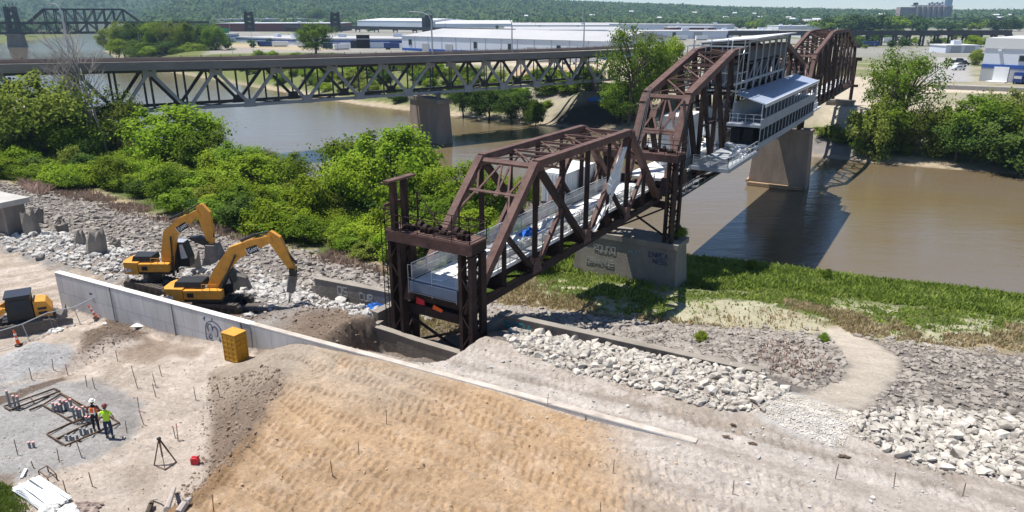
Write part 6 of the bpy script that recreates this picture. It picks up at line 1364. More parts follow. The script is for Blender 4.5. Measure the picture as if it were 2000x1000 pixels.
for k, (px, py, n_p, h, lab) in enumerate(((20, 795, 1, .95, 'tallest grey pipe stub with a pink cap, at the slab left end'), (34, 798, 2, .75, 'pair of grey pipe stubs beside the tallest stub'), (113, 806, 3, .55, 'row of three grey pink-capped pipe stubs, left in the middle frame'), (131, 803, 4, .65, 'row of four grey pink-capped pipe stubs, back of the middle frame'), (156, 820, 4, .72, 'row of four grey pipe stubs beside the orange-vested worker'), (177, 828, 3, .4, 'short pipe stubs behind the orange-vested worker'), (141, 862, 4, .35, 'low grey pipe stubs in the near frame, left cluster'), (169, 850, 4, .4, 'low grey pipe stubs in the near frame, right cluster'), (62, 875, 2, .3, 'lone short pipe stubs on the open gravel slab'))):
    p = hit(px, py); t = thing('pipe_stubs', lab, 'pipe stubs', p, 'grey pipe stubs on the slab')
    for j in range(n_p):
        q_ = p + V3((j - (n_p - 1) / 2) * .17, .05 * (j % 2), 0); hh = h * (1 - .08 * (j % 3)); ps = MB().tube(q_ - V3(0, 0, .1), q_ + V3(0, 0, hh), .06, n=10).build('pipe', 'pipe_grey', t)
        if k not in (6, 7): MB().tube(q_ + V3(0, 0, hh), q_ + V3(0, 0, hh + .05), .066, n=10).build('cap', 'cap_pink', ps)
for k, pts in enumerate(([(12, 800), (40, 803), (70, 790), (112, 766)], [(100, 800), (118, 806), (138, 800), (146, 795)], [(128, 818), (150, 812), (160, 826), (180, 816)], [(150, 830), (170, 828), (190, 815)])):
    g = [hit(*p) + V3(0, 0, .05) for p in pts]; m = MB(); m.path(g, .03, 6)
    tag(m.build('rebar_rod', 'black_metal', loc=g[0]), ('bent black rod along the far form frame', 'bent black rod at the pink-capped stubs', 'bent black rod in front of the four-stub row', 'short black rod at the workers feet')[k], 'rod', 'bent rods on the slab')

# ------------------------------------------------------------------ planks and scrap, lower left
rr = random.Random(12)
for k in range(15):
    u = k / 14; px0 = 26 + 50 * u + rr.uniform(-3, 3); py0 = 958 - 22 * u + rr.uniform(-2, 2); px1 = 88 + 52 * u + rr.uniform(-4, 4); py1 = 1004 - 24 * u + rr.uniform(-2, 2)
    a, b = hit(px0, py0), hit(px1, py1); z = .06 + .05 * (k % 3) + (.07 if k in (4, 9) else 0)
    o = MB().bar(a + V3(0, 0, z), b + V3(0, 0, z + rr.uniform(0, .08)), .17 if k % 4 else .1, .05).build('plank', 'plank_white' if k not in (3, 10) else 'dark_steel', loc=a)
    ORDP = ('leftmost', 'second from left', 'third from left', 'fourth from left', 'fifth from left', 'sixth from left', 'seventh from left', 'middle', 'seventh from right', 'sixth from right', 'fifth from right', 'fourth from right', 'third from right', 'second from right', 'rightmost')
    tag(o, ('dark steel' if k in (3, 10) else 'pale white') + f' plank in the lower left pile, {ORDP[k]}', 'plank', 'planks in the lower left pile')
m = MB(); a, b = hit(30, 966), hit(80, 998); d = b - a
for j in range(14): p = a + d * (j / 14); m.bar(p + V3(.02, .02, .17), p + V3(.16, .12, .17), .05, .04)
m.bar(a + V3(0, 0, .15), b + V3(0, 0, .15), .03, .03); m.bar(a + V3(.2, .14, .15), b + V3(.2, .14, .15), .03, .03)
tag(m.build('slotted_rack', 'galv', loc=a), 'slotted metal rack lying on the plank pile', 'rack')
g = [hit(*p) for p in ((78, 932), (95, 922), (112, 938), (96, 946))]; t = thing('metal_frame', 'small open metal frame standing by the plank pile', 'frame', g[0])
for a in g: MB().bar(a, a + V3(0, 0, .35), .035, .035).build('leg', 'wood_dark', t)
for a, b in zip(g, g[1:] + g[:1]): MB().bar(a + V3(0, 0, .35), b + V3(0, 0, .35), .035, .035).build('rail', 'wood_dark', t)
a, b = hit(42, 935), hit(52, 918); tag(MB().bar(a + V3(0, 0, .05), b + V3(0, 0, .08), .12, .05).build('loose_board', 'plank_white', loc=a), 'single white board lying above the plank pile', 'board')
for k, (px, py, du, lab, m_) in enumerate(((165, 995, 1.3, 'brown crumpled wrapping at the bottom of the yard', 'brown_cloth'), (140, 1000, 1.1, 'white crumpled wrapping beside the brown crumpled wrapping', 'sheet_white'), (98, 996, .8, 'white crumpled wrapping at the foot of the plank pile', 'sheet_white'))):
    tag(crumple('wrapping', m_, hit(px, py) + V3(0, 0, .05), du, .7, .3, 90 + k, (1, 0, 0), (0, 1, 0), (0, 0, 1), n=9), lab, 'wrapping')
for k, (a, b, r_, lab) in enumerate((((326, 998), (342, 962), .12, 'bleached log standing out of the fill toe'), ((350, 1003), (372, 984), .16, 'short grey log at the bottom edge of the fill'), ((290, 1003), (298, 988), .13, 'dark stump at the bottom edge beside the fill'), ((298, 978), (318, 988), .04, 'pale stick lying on the sand near the logs'))):
    p, q_ = hit(*a), hit(*b); tag(MB().path([p + V3(0, 0, .05), p.lerp(q_, .5) + V3(.05, 0, .25), q_ + V3(0, 0, .2)], r_, 8, r_ * .7).build('log', 'bark_pale' if k != 2 else 'bark', loc=p), lab, 'log', 'logs at the foot of the fill')
for k, (px, py, s_, lab) in enumerate(((1420, 855, .5, 'dark scrap on the haul road, larger piece'), (1470, 868, .4, 'dark scrap on the haul road, smaller piece'), (1648, 893, .5, 'dark rock lying alone on the haul road'), (1432, 832, .35, 'thin dark scrap above the other scraps on the haul road'))):
    tag(crumple('scrap', 'wood_dark', hit(px, py) + V3(0, 0, .02), s_ * .8, s_ * .3, .1, 120 + k, (1, -.4, 0), (.4, 1, 0), (0, 0, 1), n=6, edge=.9), lab, 'scrap', 'scraps on the haul road')
# tripod, fuel can
p = hit(322, 905); t = thing('survey_tripod', 'brown wooden survey tripod standing on the sand', 'tripod', p); top = p + V3(-.1, .05, 1.32)
for q_ in ((301, 909), (323, 919), (345, 903)):
    g = hit(*q_); mid_ = g.lerp(top, .45); MB().bar(g, mid_, .035, .05).bar(mid_ - (top - g) * .02, top, .075, .04).build('leg', 'wood_dark', t)
MB().lathe(top - V3(0, 0, .04), [(.1, 0), (.1, .05), (.06, .09), (.03, .1)], 12).build('head', 'black_metal', t)
m = MB()
for a, b in (((301, 909), (323, 919)), ((323, 919), (345, 903))): m.bar(hit(*a) + V3(0, 0, .06), hit(*b) + V3(0, 0, .06), .03, .03)
m.build('spreader', 'wood_dark', t)
p = hit(382, 905); t = thing('fuel_can', 'small red fuel can at the toe of the fill', 'fuel can', p)
MB().prism([p + V3(-.17, -.12, 0), p + V3(.17, -.12, 0), p + V3(.17, -.12, .24), p + V3(.08, -.12, .33), p + V3(-.17, -.12, .3)], (0, .24, 0)).build('body', 'red_plastic', t); MB().tube(p + V3(.1, 0, .3), p + V3(.24, 0, .42), .03, n=8).build('spout', 'black_metal', t); MB().path([p + V3(-.14, 0, .3), p + V3(-.1, 0, .38), p + V3(.02, 0, .38), p + V3(.05, 0, .32)], .02, 6).build('handle', 'red_plastic', t)
# ------------------------------------------------------------------ the two workers
def skin_body(name, nodes, edges, m, parent, root=0):
    me = bpy.data.meshes.new(name); o3 = ORG[parent.name]
    me.from_pydata([tuple(Vector(n[0]) - o3) for n in nodes], edges, []); me.update(); me.materials.append(MATS[m])
    o = link(bpy.data.objects.new(name, me)); o.parent = parent; ORG[o.name] = o3
    md = o.modifiers.new('skin', 'SKIN')
    for i, n in enumerate(nodes):
        v = me.skin_vertices[0].data[i]; v.radius = n[1] if isinstance(n[1], tuple) else (n[1], n[1]); v.use_root = (i == root)
    md.use_smooth_shade = True
    sb = o.modifiers.new('sub', 'SUBSURF'); sb.levels = 2; sb.render_levels = 2
    dg = bpy.context.evaluated_depsgraph_get(); ev = o.evaluated_get(dg); m2 = bpy.data.meshes.new_from_object(ev); o.modifiers.clear(); old = o.data; o.data = m2; bpy.data.meshes.remove(old)
    m2.name = name
    return o
def person(label, p, H_, face, pose, top_m, sleeve_m, leg_m, hat_m, vest):
    """face: heading (rad); pose: dict of arm targets in body frame (x right, y forward, z up) scaled by height"""
    t = thing('person', label, 'person', p, 'workers on the gravel slab'); s = H_ / 1.8; ca, sa = math.cos(face), math.sin(face)
    f = lambda x, y, z: p + V3((x * ca - y * sa) * s, (x * sa + y * ca) * s, z * s)
    # one continuous clothed body: pelvis, spine, neck, legs, arms
    N = [(f(0, 0, .95), (.165 * s, .12 * s)), (f(0, .01, 1.12), (.15 * s, .105 * s)), (f(0, .02, 1.32), (.185 * s, .12 * s)), (f(0, .015, 1.45), (.14 * s, .09 * s)), (f(0, .03, 1.55), .058 * s)]
    E_ = [(0, 1), (1, 2), (2, 3), (3, 4)]
    for sd, fy in ((-1, pose['feet'][0]), (1, pose['feet'][1])):
        k = len(N); sx = pose.get('spread', .11)
        N += [(f(sd * .1, 0, .88), .1 * s), (f(sd * sx, fy * .5 + .02, .5), .072 * s), (f(sd * sx * 1.1, fy, .12), .05 * s)]; E_ += [(0, k), (k, k + 1), (k + 1, k + 2)]
    bd = skin_body('body', N, E_, leg_m, t)
    bd.data.materials.append(MATS[top_m])
    zcut = (f(0, 0, .98).z - p.z)
    for po in bd.data.polygons: po.material_index = 1 if po.center.z > zcut else 0
    A = []
    for sd, key in ((-1, 'L'), (1, 'R')):
        sh, el, wr = (sd * .2, .01, 1.42), pose[key][0], pose[key][1]
        a = skin_body('sleeve', [(f(sd * .13, .01, 1.43), .075 * s), (f(*sh), .066 * s), (f(*((Vector(sh) * .3 + Vector(el) * .7))), .052 * s)], [(0, 1), (1, 2)], top_m if not vest else sleeve_m, t)
        b = skin_body('forearm', [(f(*((Vector(sh) * .32 + Vector(el) * .68))), .045 * s), (f(*el), .043 * s), (f(*wr), .03 * s)], [(0, 1), (1, 2)], sleeve_m, t)
        d = (Vector(wr) - Vector(el)).normalized(); c0 = Vector(wr) + d * .02; c1 = Vector(wr) + d * .10; side = Vector((1, 0, 0)) if abs(d.x) < .8 else Vector((0, 1, 0))
        hn = [(f(*c0), (.03 * s, .018 * s)), (f(*c1), (.036 * s, .016 * s))]; he = [(0, 1)]
        for q, (off, ln) in enumerate(((-.032, .062), (-.011, .075), (.011, .072), (.032, .056))):
            k = len(hn); b0 = c1 + side * off; hn += [(f(*(b0 + d * ln * .5 + Vector((0, .012, 0)))), .0085 * s), (f(*(b0 + d * ln + Vector((0, .03, 0)))), .0075 * s)]; he += [(1, k), (k, k + 1)]
        k = len(hn); hn += [(f(*(c0 + d * .03 + side * (-sd) * .045 + Vector((0, .015, 0)))), .010 * s), (f(*(c0 + d * .065 + side * (-sd) * .055 + Vector((0, .03, 0)))), .009 * s)]; he += [(0, k), (k, k + 1)]
        skin_body('hand', hn, he, 'skin', t)
    hd = pose.get('head', (0, .05, 0)); hc = Vector((hd[0], .04 + hd[1], 1.66))
    H2 = skin_body('head', [(f(0, .03, 1.53), .05 * s), (f(hc.x * .5, hc.y * .6 + .01, 1.58), .055 * s), (f(hc.x, hc.y, 1.645), (.074 * s, .088 * s)), (f(hc.x, hc.y, 1.72), (.074 * s, .09 * s)), (f(hc.x, hc.y, 1.755), .06 * s)], [(0, 1), (1, 2), (2, 3), (3, 4)], 'skin', t)
    MB().prism([f(hc.x - .015, hc.y + .085, 1.635), f(hc.x + .015, hc.y + .085, 1.635), f(hc.x + .008, hc.y + .115, 1.64), f(hc.x - .008, hc.y + .115, 1.64)], (0, 0, .05 * s)).build('nose', 'skin', t)
    for sx in (-.03, .03): MB().lathe(f(hc.x + sx, hc.y + .085, 1.69), [(.008 * s, -.008 * s), (.011 * s, 0), (.008 * s, .008 * s)], 8).build('eye', 'black_paint', t)
    MB().box(f(hc.x, hc.y + .088, 1.605), (.045 * s, .012 * s, .01 * s), face).build('mouth', 'cap_pink', t)
    for sx in (-.082, .082): MB().lathe(f(hc.x + sx, hc.y - .005, 1.66), [(.012 * s, -.03 * s), (.02 * s, 0), (.014 * s, .03 * s)], 8).build('ear', 'skin', t)
    MB().lathe(f(hc.x, hc.y - .03, 1.6), [(.07 * s, 0), (.086 * s, .05 * s), (.086 * s, .1 * s)], 14).build('hair', 'dark_cloth', t)
    ht = MB().lathe(f(hc.x, hc.y, 1.715), [(.112 * s, 0), (.112 * s, .03 * s), (.105 * s, .075 * s), (.075 * s, .115 * s), (.03 * s, .13 * s)], 16).build('hard_hat', hat_m, t, smooth=True)
    MB().lathe(f(hc.x, hc.y + .012, 1.71), [(.15 * s, 0), (.15 * s, .012 * s), (.11 * s, .02 * s)], 18).build('brim', hat_m, ht)
    if vest:
        v = skin_body('safety_vest', [(f(0, .0, 1.0), (.185 * s, .137 * s)), (f(0, .015, 1.2), (.19 * s, .142 * s)), (f(0, .02, 1.36), (.2 * s, .14 * s)), (f(0, .015, 1.44), (.15 * s, .1 * s))], [(0, 1), (1, 2), (2, 3)], vest, t)
        for z in (1.08, 1.26): MB().lathe(f(0, .015, z), [(.215 * s, 0), (.215 * s, .05 * s)], 20).build('reflective_band', 'white_paint', v) if 0 else None
        for sx in (-.1, .1): MB().bar(f(sx, -.155, 1.02), f(sx, -.15, 1.42), .05 * s, .012 * s, up=(sa, -ca, 0)).build('reflective_band', 'hat_white', v)
        MB().bar(f(-.16, -.15, 1.12), f(.16, -.15, 1.12), .05 * s, .012 * s, up=(sa, -ca, 0)).build('reflective_band', 'hat_white', v)
    for sd, fy in ((-1, pose['feet'][0]), (1, pose['feet'][1])):
        sx = pose.get('spread', .11) * 1.1; skin_body('boot', [(f(sd * sx, fy - .04, .06), (.05 * s, .055 * s)), (f(sd * sx, fy + .08, .045), (.05 * s, .042 * s)), (f(sd * sx * 1.08, fy + .2, .035), (.045 * s, .032 * s))], [(0, 1), (1, 2)], 'boot', t)
    return t
p1_ = hit(190, 843); p2_ = hit(215, 855)
person('worker in an orange safety vest and white hard hat, facing away', p1_, 1.82, R(12), dict(feet=(.02, -.06), L=((-.30, .04, 1.14), (-.16, .22, 1.05)), R=((.31, .02, 1.15), (.2, .2, 1.02)), head=(.02, .02, 0)), 'dark_cloth', 'shirt_maroon', 'dark_cloth', 'hat_white', 'vest_orange')
person('worker in a lime green shirt, jeans and dark red hard hat', p2_, 1.84, R(8), dict(feet=(.0, -.03), spread=.13, L=((-.33, .0, 1.15), (-.33, .08, .92)), R=((.33, .0, 1.15), (.3, .1, .92)), head=(0, .03, 0)), 'vest_lime', 'skin', 'jeans', 'hat_maroon', None)
# ------------------------------------------------------------------ rocks
from mathutils.geometry import convex_hull_2d
def rock_proto(seed, flat=1.0):
    rr = np.random.default_rng(seed); bm = bmesh.new(); k = 22
    v = rr.normal(size=(k, 3)); v /= np.linalg.norm(v, axis=1)[:, None]; v = np.sign(v) * np.abs(v) ** .8 * rr.uniform(.78, 1.02, (k, 1)); v *= np.array([1, rr.uniform(.6, .9), rr.uniform(.45, .7) * flat]) * .56
    for p in v: bm.verts.new(p)
    bmesh.ops.convex_hull(bm, input=bm.verts); bmesh.ops.delete(bm, geom=[x for x in bm.verts if not x.link_faces], context='VERTS'); bm.verts.index_update()
    V = np.array([x.co[:] for x in bm.verts]); Fc = np.array([[x.index for x in f.verts] for f in bm.faces if len(f.verts) == 3]); bm.free(); return V, Fc
ROCKS = [rock_proto(100 + i) for i in range(10)]; FLATS = [rock_proto(200 + i, .85) for i in range(10)]
def rotz(a): c, s = np.cos(a), np.sin(a); return np.array([[c, -s, 0], [s, c, 0], [0, 0, 1]])
def rotx(a): c, s = np.cos(a), np.sin(a); return np.array([[1, 0, 0], [0, c, -s], [0, s, c]])
def scatter(name, pts, sizes, m, protos, kind='stuff', label=None, cat=None, sink=.25, tilt=.5, seed=0):
    rr = np.random.default_rng(seed); vs, fs, k = [], [], 0
    Z = groundv(pts[:, 0], pts[:, 1])
    for (x, y), s, z in zip(pts, sizes, Z):
        V, Fc = protos[rr.integers(len(protos))]; Mx = rotz(rr.uniform(0, 6.28)) @ rotx(rr.normal() * tilt)
        P = (V * s) @ Mx.T + np.array([x, y, z + s * (.5 - sink) * .55]); vs.append(P); fs.append(Fc + k); k += len(P)
    o = link(bpy.data.objects.new(name, np_mesh(name, np.concatenate(vs), np.concatenate(fs), m))); return tag(o, label, cat, kind=kind)
def in_poly(x, y, P): return sdpoly(x, y, P) > 0
def sample(P, n, seed):
    rr = np.random.default_rng(seed); P = np.array(P); lo, hi = P.min(0), P.max(0); out = np.zeros((0, 2))
    while len(out) < n:
        c = rr.uniform(lo, hi, (n * 2, 2)); c = c[in_poly(c[:, 0], c[:, 1], P)]; out = np.concatenate([out, c])
    return out[:n]
def spaced(P, sizes, seed, k=.55):         # dart throwing: big ones first
    rr = np.random.default_rng(seed); P_ = np.array(P); lo, hi = P_.min(0), P_.max(0); C_ = np.zeros((0, 2)); S_ = np.zeros(0)
    for s in sorted(sizes, reverse=True):
        for _ in range(12):
            c = rr.uniform(lo, hi)
            if not in_poly(np.array([c[0]]), np.array([c[1]]), P)[0]: continue
            if len(C_) == 0 or (np.hypot(*(C_ - c).T) > k * (S_ + s) * .5 * 1.35).all(): C_ = np.vstack([C_, c]); S_ = np.append(S_, s); break
    return C_, S_
rr_ = np.random.default_rng(5)
PA = poly_px((985, 655), (1010, 642), (1080, 648), (1200, 672), (1340, 702), (1470, 728), (1535, 762), (1490, 806), (1400, 803), (1250, 760), (1120, 728), (1060, 705), (1000, 675))
PB = poly_px((1655, 812), (1720, 800), (1800, 797), (2000, 812), (2120, 830), (2120, 990), (1995, 950), (1850, 926), (1750, 893), (1665, 852))
wa = spaced(PA, list(rr_.gamma(2.4, .10, 1900).clip(.12, .78)), 1); wb = spaced(PB, list(rr_.gamma(2.4, .10, 1900).clip(.13, .85)), 2)
PT = np.concatenate([wa[0], wb[0]]); SZ = np.concatenate([wa[1], wb[1]]); REG = np.array([0] * len(wa[1]) + [1] * len(wb[1]))
app = SZ / np.hypot(PT[:, 0], PT[:, 1]); big = np.argsort(-app)[:298]; small = np.setdiff1d(np.arange(len(SZ)), big)
RM = []
for i, (V, Fc) in enumerate(ROCKS): RM.append(np_mesh('boulder', V, Fc, 'rock_white'))
for i in big:
    s = SZ[i]; o = link(bpy.data.objects.new('boulder', RM[int(rr_.integers(10))])); x, y = PT[i]
    o.scale = (s, s, s); o.rotation_euler = (rr_.normal() * .28, rr_.normal() * .28, rr_.uniform(0, 6.28)); o.location = (x, y, ground(x, y) + s * rr_.uniform(.06, .24))
    tag(o, ('pale limestone boulder heaped against the long wing wall' if REG[i] == 0 else 'pale limestone boulder in the heap at the right edge, below the grey riprap'), 'boulder', ('boulders along the wing wall', 'boulders at the right edge')[REG[i]])
scatter('riprap', PT[small], SZ[small], 'rock_white', ROCKS, label='smaller pale limestone riprap between the boulders', cat='riprap', seed=3)
fill_a = np.concatenate([sample(PA, 2600, 8), sample(PB, 2600, 9)]); scatter('limestone_rubble', fill_a, rr_.uniform(.05, .2, len(fill_a)), 'rock_white', ROCKS, label='small pale stones filling the gaps between boulders', cat='stones', seed=4)
PG = poly_px((1540, 768), (1600, 787), (1690, 808), (1660, 850), (1640, 878), (1560, 848), (1490, 812)); g_ = sample(PG, 2600, 10); scatter('crushed_stone', g_, rr_.uniform(.04, .13, len(g_)), 'rock_white', ROCKS, label='crushed pale stone patch between the two boulder heaps', cat='crushed stone', seed=5)
# grey riprap on the slope
def rip_pts(n, r0, r1, seed):
    rr = np.random.default_rng(seed); r = rr.uniform(r0, r1, n); u = rr.uniform(0, 1, n)
    qf_ = np.interp(r, [-60, 0, 14, 16, 30, 46, 52, 57, 64, 75], [8.5, 11, 12, 10.9, 11.3, 11.3, 7, 5, 1, -4]); te = np.interp(r, TOE_R, TOE_Q) + rr.normal(size=n) * .8
    q = qf_ + (te - qf_) * u; x = WA[0] + WE[0] * r + WN[0] * q; y = WA[1] + WE[1] * r + WN[1] * q
    ok = ~in_poly(x, y, PATHP) & ~in_poly(x, y, PA) & ~in_poly(x, y, PB) & ~in_poly(x, y, PG) & ~((r > 22.3) & (r < 30.8) & (q < 10.8))
    return np.stack([x, y], 1)[ok], r[ok], q[ok]
pl_, rl_, ql_ = rip_pts(10500, -75, 24, 21); scatter('grey_riprap', pl_, np.random.default_rng(1).gamma(3.2, .108, len(pl_)).clip(.13, 1.0), 'rock_grey', FLATS, label='weathered grey riprap covering the bank left of the bridge', cat='riprap', tilt=.45, seed=6)
pr_, rr2, qr2 = rip_pts(21000, 24, 84, 22); keep = ~((qr2 < 12) & (rr2 < 30)); pr_ = pr_[keep]; scatter('grey_riprap', pr_, np.random.default_rng(2).gamma(3, .078, len(pr_)).clip(.1, .7), 'rock_grey', FLATS, label='weathered grey riprap covering the bank right of the bridge', cat='riprap', tilt=.5, seed=7)
# broken concrete rubble round the excavators
rr = np.random.default_rng(31); r = rr.uniform(-24, 22.3, 8500); q = rr.normal(8.2, 3.3, 8500).clip(1.6, 16.5); x = WA[0] + WE[0] * r + WN[0] * q; y = WA[1] + WE[1] * r + WN[1] * q
ok = (np.hypot(x + 19.6, y - 45.0) > 2.1) & (np.hypot(x + 26.4, y - 49.7) > 2.3) & ~((r < 1) & (q < 5)) & ~((r > 16) & (q < 5.5)); ok &= (rr.random(8500) < np.where(r > 15, .6, 1))
pts = np.stack([x, y], 1)[ok]; scatter('concrete_rubble', pts, np.random.default_rng(3).gamma(1.8, .115, len(pts)).clip(.06, .95), 'rock_rubble', ROCKS, label='broken concrete rubble spread behind the flood wall', cat='rubble', sink=.2, seed=8)
# clods along the toe of the fill and in the churned dirt
tp = [(410, 735), (450, 735), (520, 712), (560, 735), (530, 800), (480, 880), (440, 930), (380, 1000), (320, 1000), (340, 965), (390, 910), (385, 880), (395, 800)]
cl = sample(poly_px(*tp), 2200, 41); scatter('dirt_clods', cl, rr.gamma(2, .035, len(cl)).clip(.025, .28), 'mound_dirt', ROCKS, label='brown dirt clods on the side of the fill', cat='clods', seed=9)
cl = sample([tuple(W(r_, q_)[:2]) for r_, q_ in ((14, .8), (31, .8), (31, 5.6), (22.5, 6), (16, 7))], 1300, 42); scatter('dirt_clods', cl, rr.gamma(2, .04, len(cl)).clip(.03, .3), 'mound_dirt', ROCKS, label='brown dirt clods behind the flood wall by the bridge seat', cat='clods', seed=10)
cl = sample(poly_px((165, 650), (215, 613), (292, 648), (270, 664), (210, 680), (150, 720)), 700, 43); scatter('dirt_clods', cl, rr.gamma(2, .03, len(cl)).clip(.02, .18), 'mound_dirt', ROCKS, label='dirt clods on the brown mound', cat='clods', seed=11)

fp_ = [(600, 700), (690, 705), (1000, 795), (1180, 850), (1340, 880), (1420, 1000), (1380, 1040), (380, 1040), (470, 900), (545, 770)]
cl = sample(poly_px(*fp_), 3000, 44); scatter('dirt_clods', cl, rr.gamma(1.6, .02, len(cl)).clip(.014, .16), 'fill_clod', ROCKS, label='small tan clods scattered over the top of the fill', cat='clods', sink=.15, seed=12)
cl = sample([tuple(W(r_, q_)[:2]) for r_, q_ in ((30, .6), (72, -8), (72, -1), (56, 2.2), (46, 5), (31, 5))], 3500, 45); scatter('road_stones', cl, rr.gamma(1.6, .028, len(cl)).clip(.018, .25), 'rock_rubble', ROCKS, label='loose stones scattered over the pale haul road', cat='stones', sink=.15, seed=13)
cl = sample(poly_px((0, 700), (130, 690), (300, 640), (430, 700), (400, 800), (385, 900), (320, 1000), (0, 1000)), 3500, 46); scatter('yard_stones', cl, rr.gamma(1.6, .02, len(cl)).clip(.012, .16), 'road_stone', ROCKS, label='small stones and crumbs scattered over the sandy yard', cat='stones', sink=.15, seed=14)

# ------------------------------------------------------------------ foliage
def leaf_quads(C_, nrm, size, rr, asp=.62):
    n = len(C_); a = rr.normal(size=(n, 3)); a -= (a * nrm).sum(1)[:, None] * nrm; a /= np.linalg.norm(a, axis=1)[:, None] + 1e-9; b = np.cross(nrm, a)
    s = (size * rr.uniform(.6, 1.35, n))[:, None]; a = a * s * .5; b = b * s * .5 * asp
    V = np.stack([C_ - a, C_ + b * 1.0 - a * .1, C_ + a, C_ - b * 1.0 - a * .1], 1).reshape(-1, 3)
    return V, np.arange(4 * n).reshape(n, 4)
def crown_proto(name, m, seed, lobes=26, clumps=9, leaves=30, size=.035, zc=.6, rz=.40, rxy=.5, spread=1.0, droop=0., lobe_r=.17):
    """unit tree: height 1, width 1; branching lobes > clumps > leaves, with open gaps between lobes"""
    rr = np.random.default_rng(seed); d = rr.normal(size=(lobes, 3)); d[:, 2] = d[:, 2] * .8 + .15; d /= np.linalg.norm(d, axis=1)[:, None]
    rad = rr.uniform(.35, 1, lobes) ** .55; rad = rad * (1 - lobe_r * .9); L = d * rad[:, None] * np.array([rxy, rxy, rz]) * rr.uniform(.82, 1.12, (lobes, 1)) + np.array([0, 0, zc])
    L[:, :2] += rr.normal(size=(lobes, 2)) * .03
    Cc, Nn = [], []
    for c in L:
        lr = lobe_r * rr.uniform(.45, 1.35)
        e = rr.normal(size=(clumps, 3)); e /= np.linalg.norm(e, axis=1)[:, None]; cl = c + e * lr * rr.uniform(.4, 1., (clumps, 1)) * np.array([1, 1, .75])
        for k in cl:
            n = int(leaves * rr.uniform(.6, 1.4)); f = rr.normal(size=(n, 3)) * lr * .34 * np.array([1, 1, .7]); P = k + f; P[:, 2] -= droop * np.hypot(f[:, 0], f[:, 1])
            out = (P - c) * .5 + (P - np.array([0, 0, zc])) * .5; out /= np.linalg.norm(out, axis=1)[:, None] + 1e-9
            nv = out * .8 + rr.normal(size=(n, 3)) * .55 + np.array([0, 0, .45]); nv /= np.linalg.norm(nv, axis=1)[:, None]; Cc.append(P); Nn.append(nv)
    P = np.concatenate(Cc); N_ = np.concatenate(Nn); P[:, 2] = np.maximum(P[:, 2], .01)
    V, Fc = leaf_quads(P, N_, size, rr); return np_mesh(name, V, Fc, m), L
def trunk_proto(name, L, m, seed, r=.022, base=.0, fork=.28):
    rr = random.Random(seed); mb = MB(); top = V3(rr.uniform(-.03, .03), rr.uniform(-.03, .03), fork); mb.tube((0, 0, -.03), top, r * 1.3, r, 8)
    hub = [top + V3(rr.uniform(-.06, .06), rr.uniform(-.06, .06), rr.uniform(.05, .16)) for _ in range(4)]
    for h in hub: mb.tube(top, h, r * .75, r * .55, 6)
    for c in L[::1]:
        c = Vector(c); h = min(hub, key=lambda k: (k - c).length); m_ = h.lerp(c, .5) + V3(rr.uniform(-.02, .02), rr.uniform(-.02, .02), .02); mb.tube(h, m_, r * .38, r * .24, 5, False); mb.tube(m_, c, r * .24, r * .08, 5, False)
    me = bpy.data.meshes.new(name); me.from_pydata(mb.v, [], mb.f); me.update(); me.materials.append(MATS[m]); return me
PROTO = {}
def add_proto(key, nvar, m, trunk_m='bark', **kw):
    PROTO[key] = []
    for i in range(nvar):
        cm, L = crown_proto('crown', m, hash_(key) + i * 7, **kw); PROTO[key].append((cm, trunk_proto('trunk', L, trunk_m, i, fork=max(.06, kw.get('zc', .6) - kw.get('rz', .4) * .85))))
def hash_(s): return sum(ord(c) * (i + 3) for i, c in enumerate(s)) % 9973
add_proto('olive', 3, 'leaf_olive', lobes=38, clumps=8, leaves=33, size=.036, zc=.56, rz=.44)
add_proto('green', 3, 'leaf_green', lobes=40, clumps=8, leaves=34, size=.036, zc=.55, rz=.45)
add_proto('bright', 3, 'leaf_bright', lobes=42, clumps=8, leaves=34, size=.036, zc=.54, rz=.46)
add_proto('dark', 2, 'leaf_dark', lobes=36, clumps=8, leaves=33, size=.036, zc=.55, rz=.45)
add_proto('open', 2, 'leaf_green', lobes=46, clumps=7, leaves=17, size=.026, zc=.64, rz=.36, lobe_r=.115)
add_proto('bushg', 3, 'leaf_green', lobes=26, clumps=7, leaves=33, size=.058, zc=.44, rz=.5, lobe_r=.2)
add_proto('bushb', 3, 'leaf_bright', lobes=26, clumps=7, leaves=33, size=.058, zc=.44, rz=.5, lobe_r=.2)
add_proto('busho', 2, 'leaf_olive', lobes=26, clumps=7, leaves=33, size=.058, zc=.44, rz=.5, lobe_r=.2)
add_proto('bushd', 2, 'leaf_dark', lobes=26, clumps=7, leaves=33, size=.058, zc=.44, rz=.5, lobe_r=.2)
add_proto('far', 3, 'leaf_far', lobes=22, clumps=5, leaves=9, size=.12, zc=.52, rz=.48, lobe_r=.2)
add_proto('farg', 2, 'leaf_green', lobes=22, clumps=5, leaves=9, size=.12, zc=.52, rz=.48, lobe_r=.2)
trng = random.Random(99)
def plant(key, p, h, w, label, group, name='tree', cat='tree', trunk=True):
    cm, tm = PROTO[key][trng.randrange(len(PROTO[key]))]; a = trng.uniform(0, 6.28)
    t = link(bpy.data.objects.new(name, None)); t.location = p; t.scale = (w, w, h); t.rotation_euler = (0, 0, a); t.empty_display_size = .1; tag(t, label, cat, group)
    c = link(bpy.data.objects.new('crown', cm)); c.parent = t
    if trunk: k = link(bpy.data.objects.new('trunk', tm)); k.parent = t
    return t
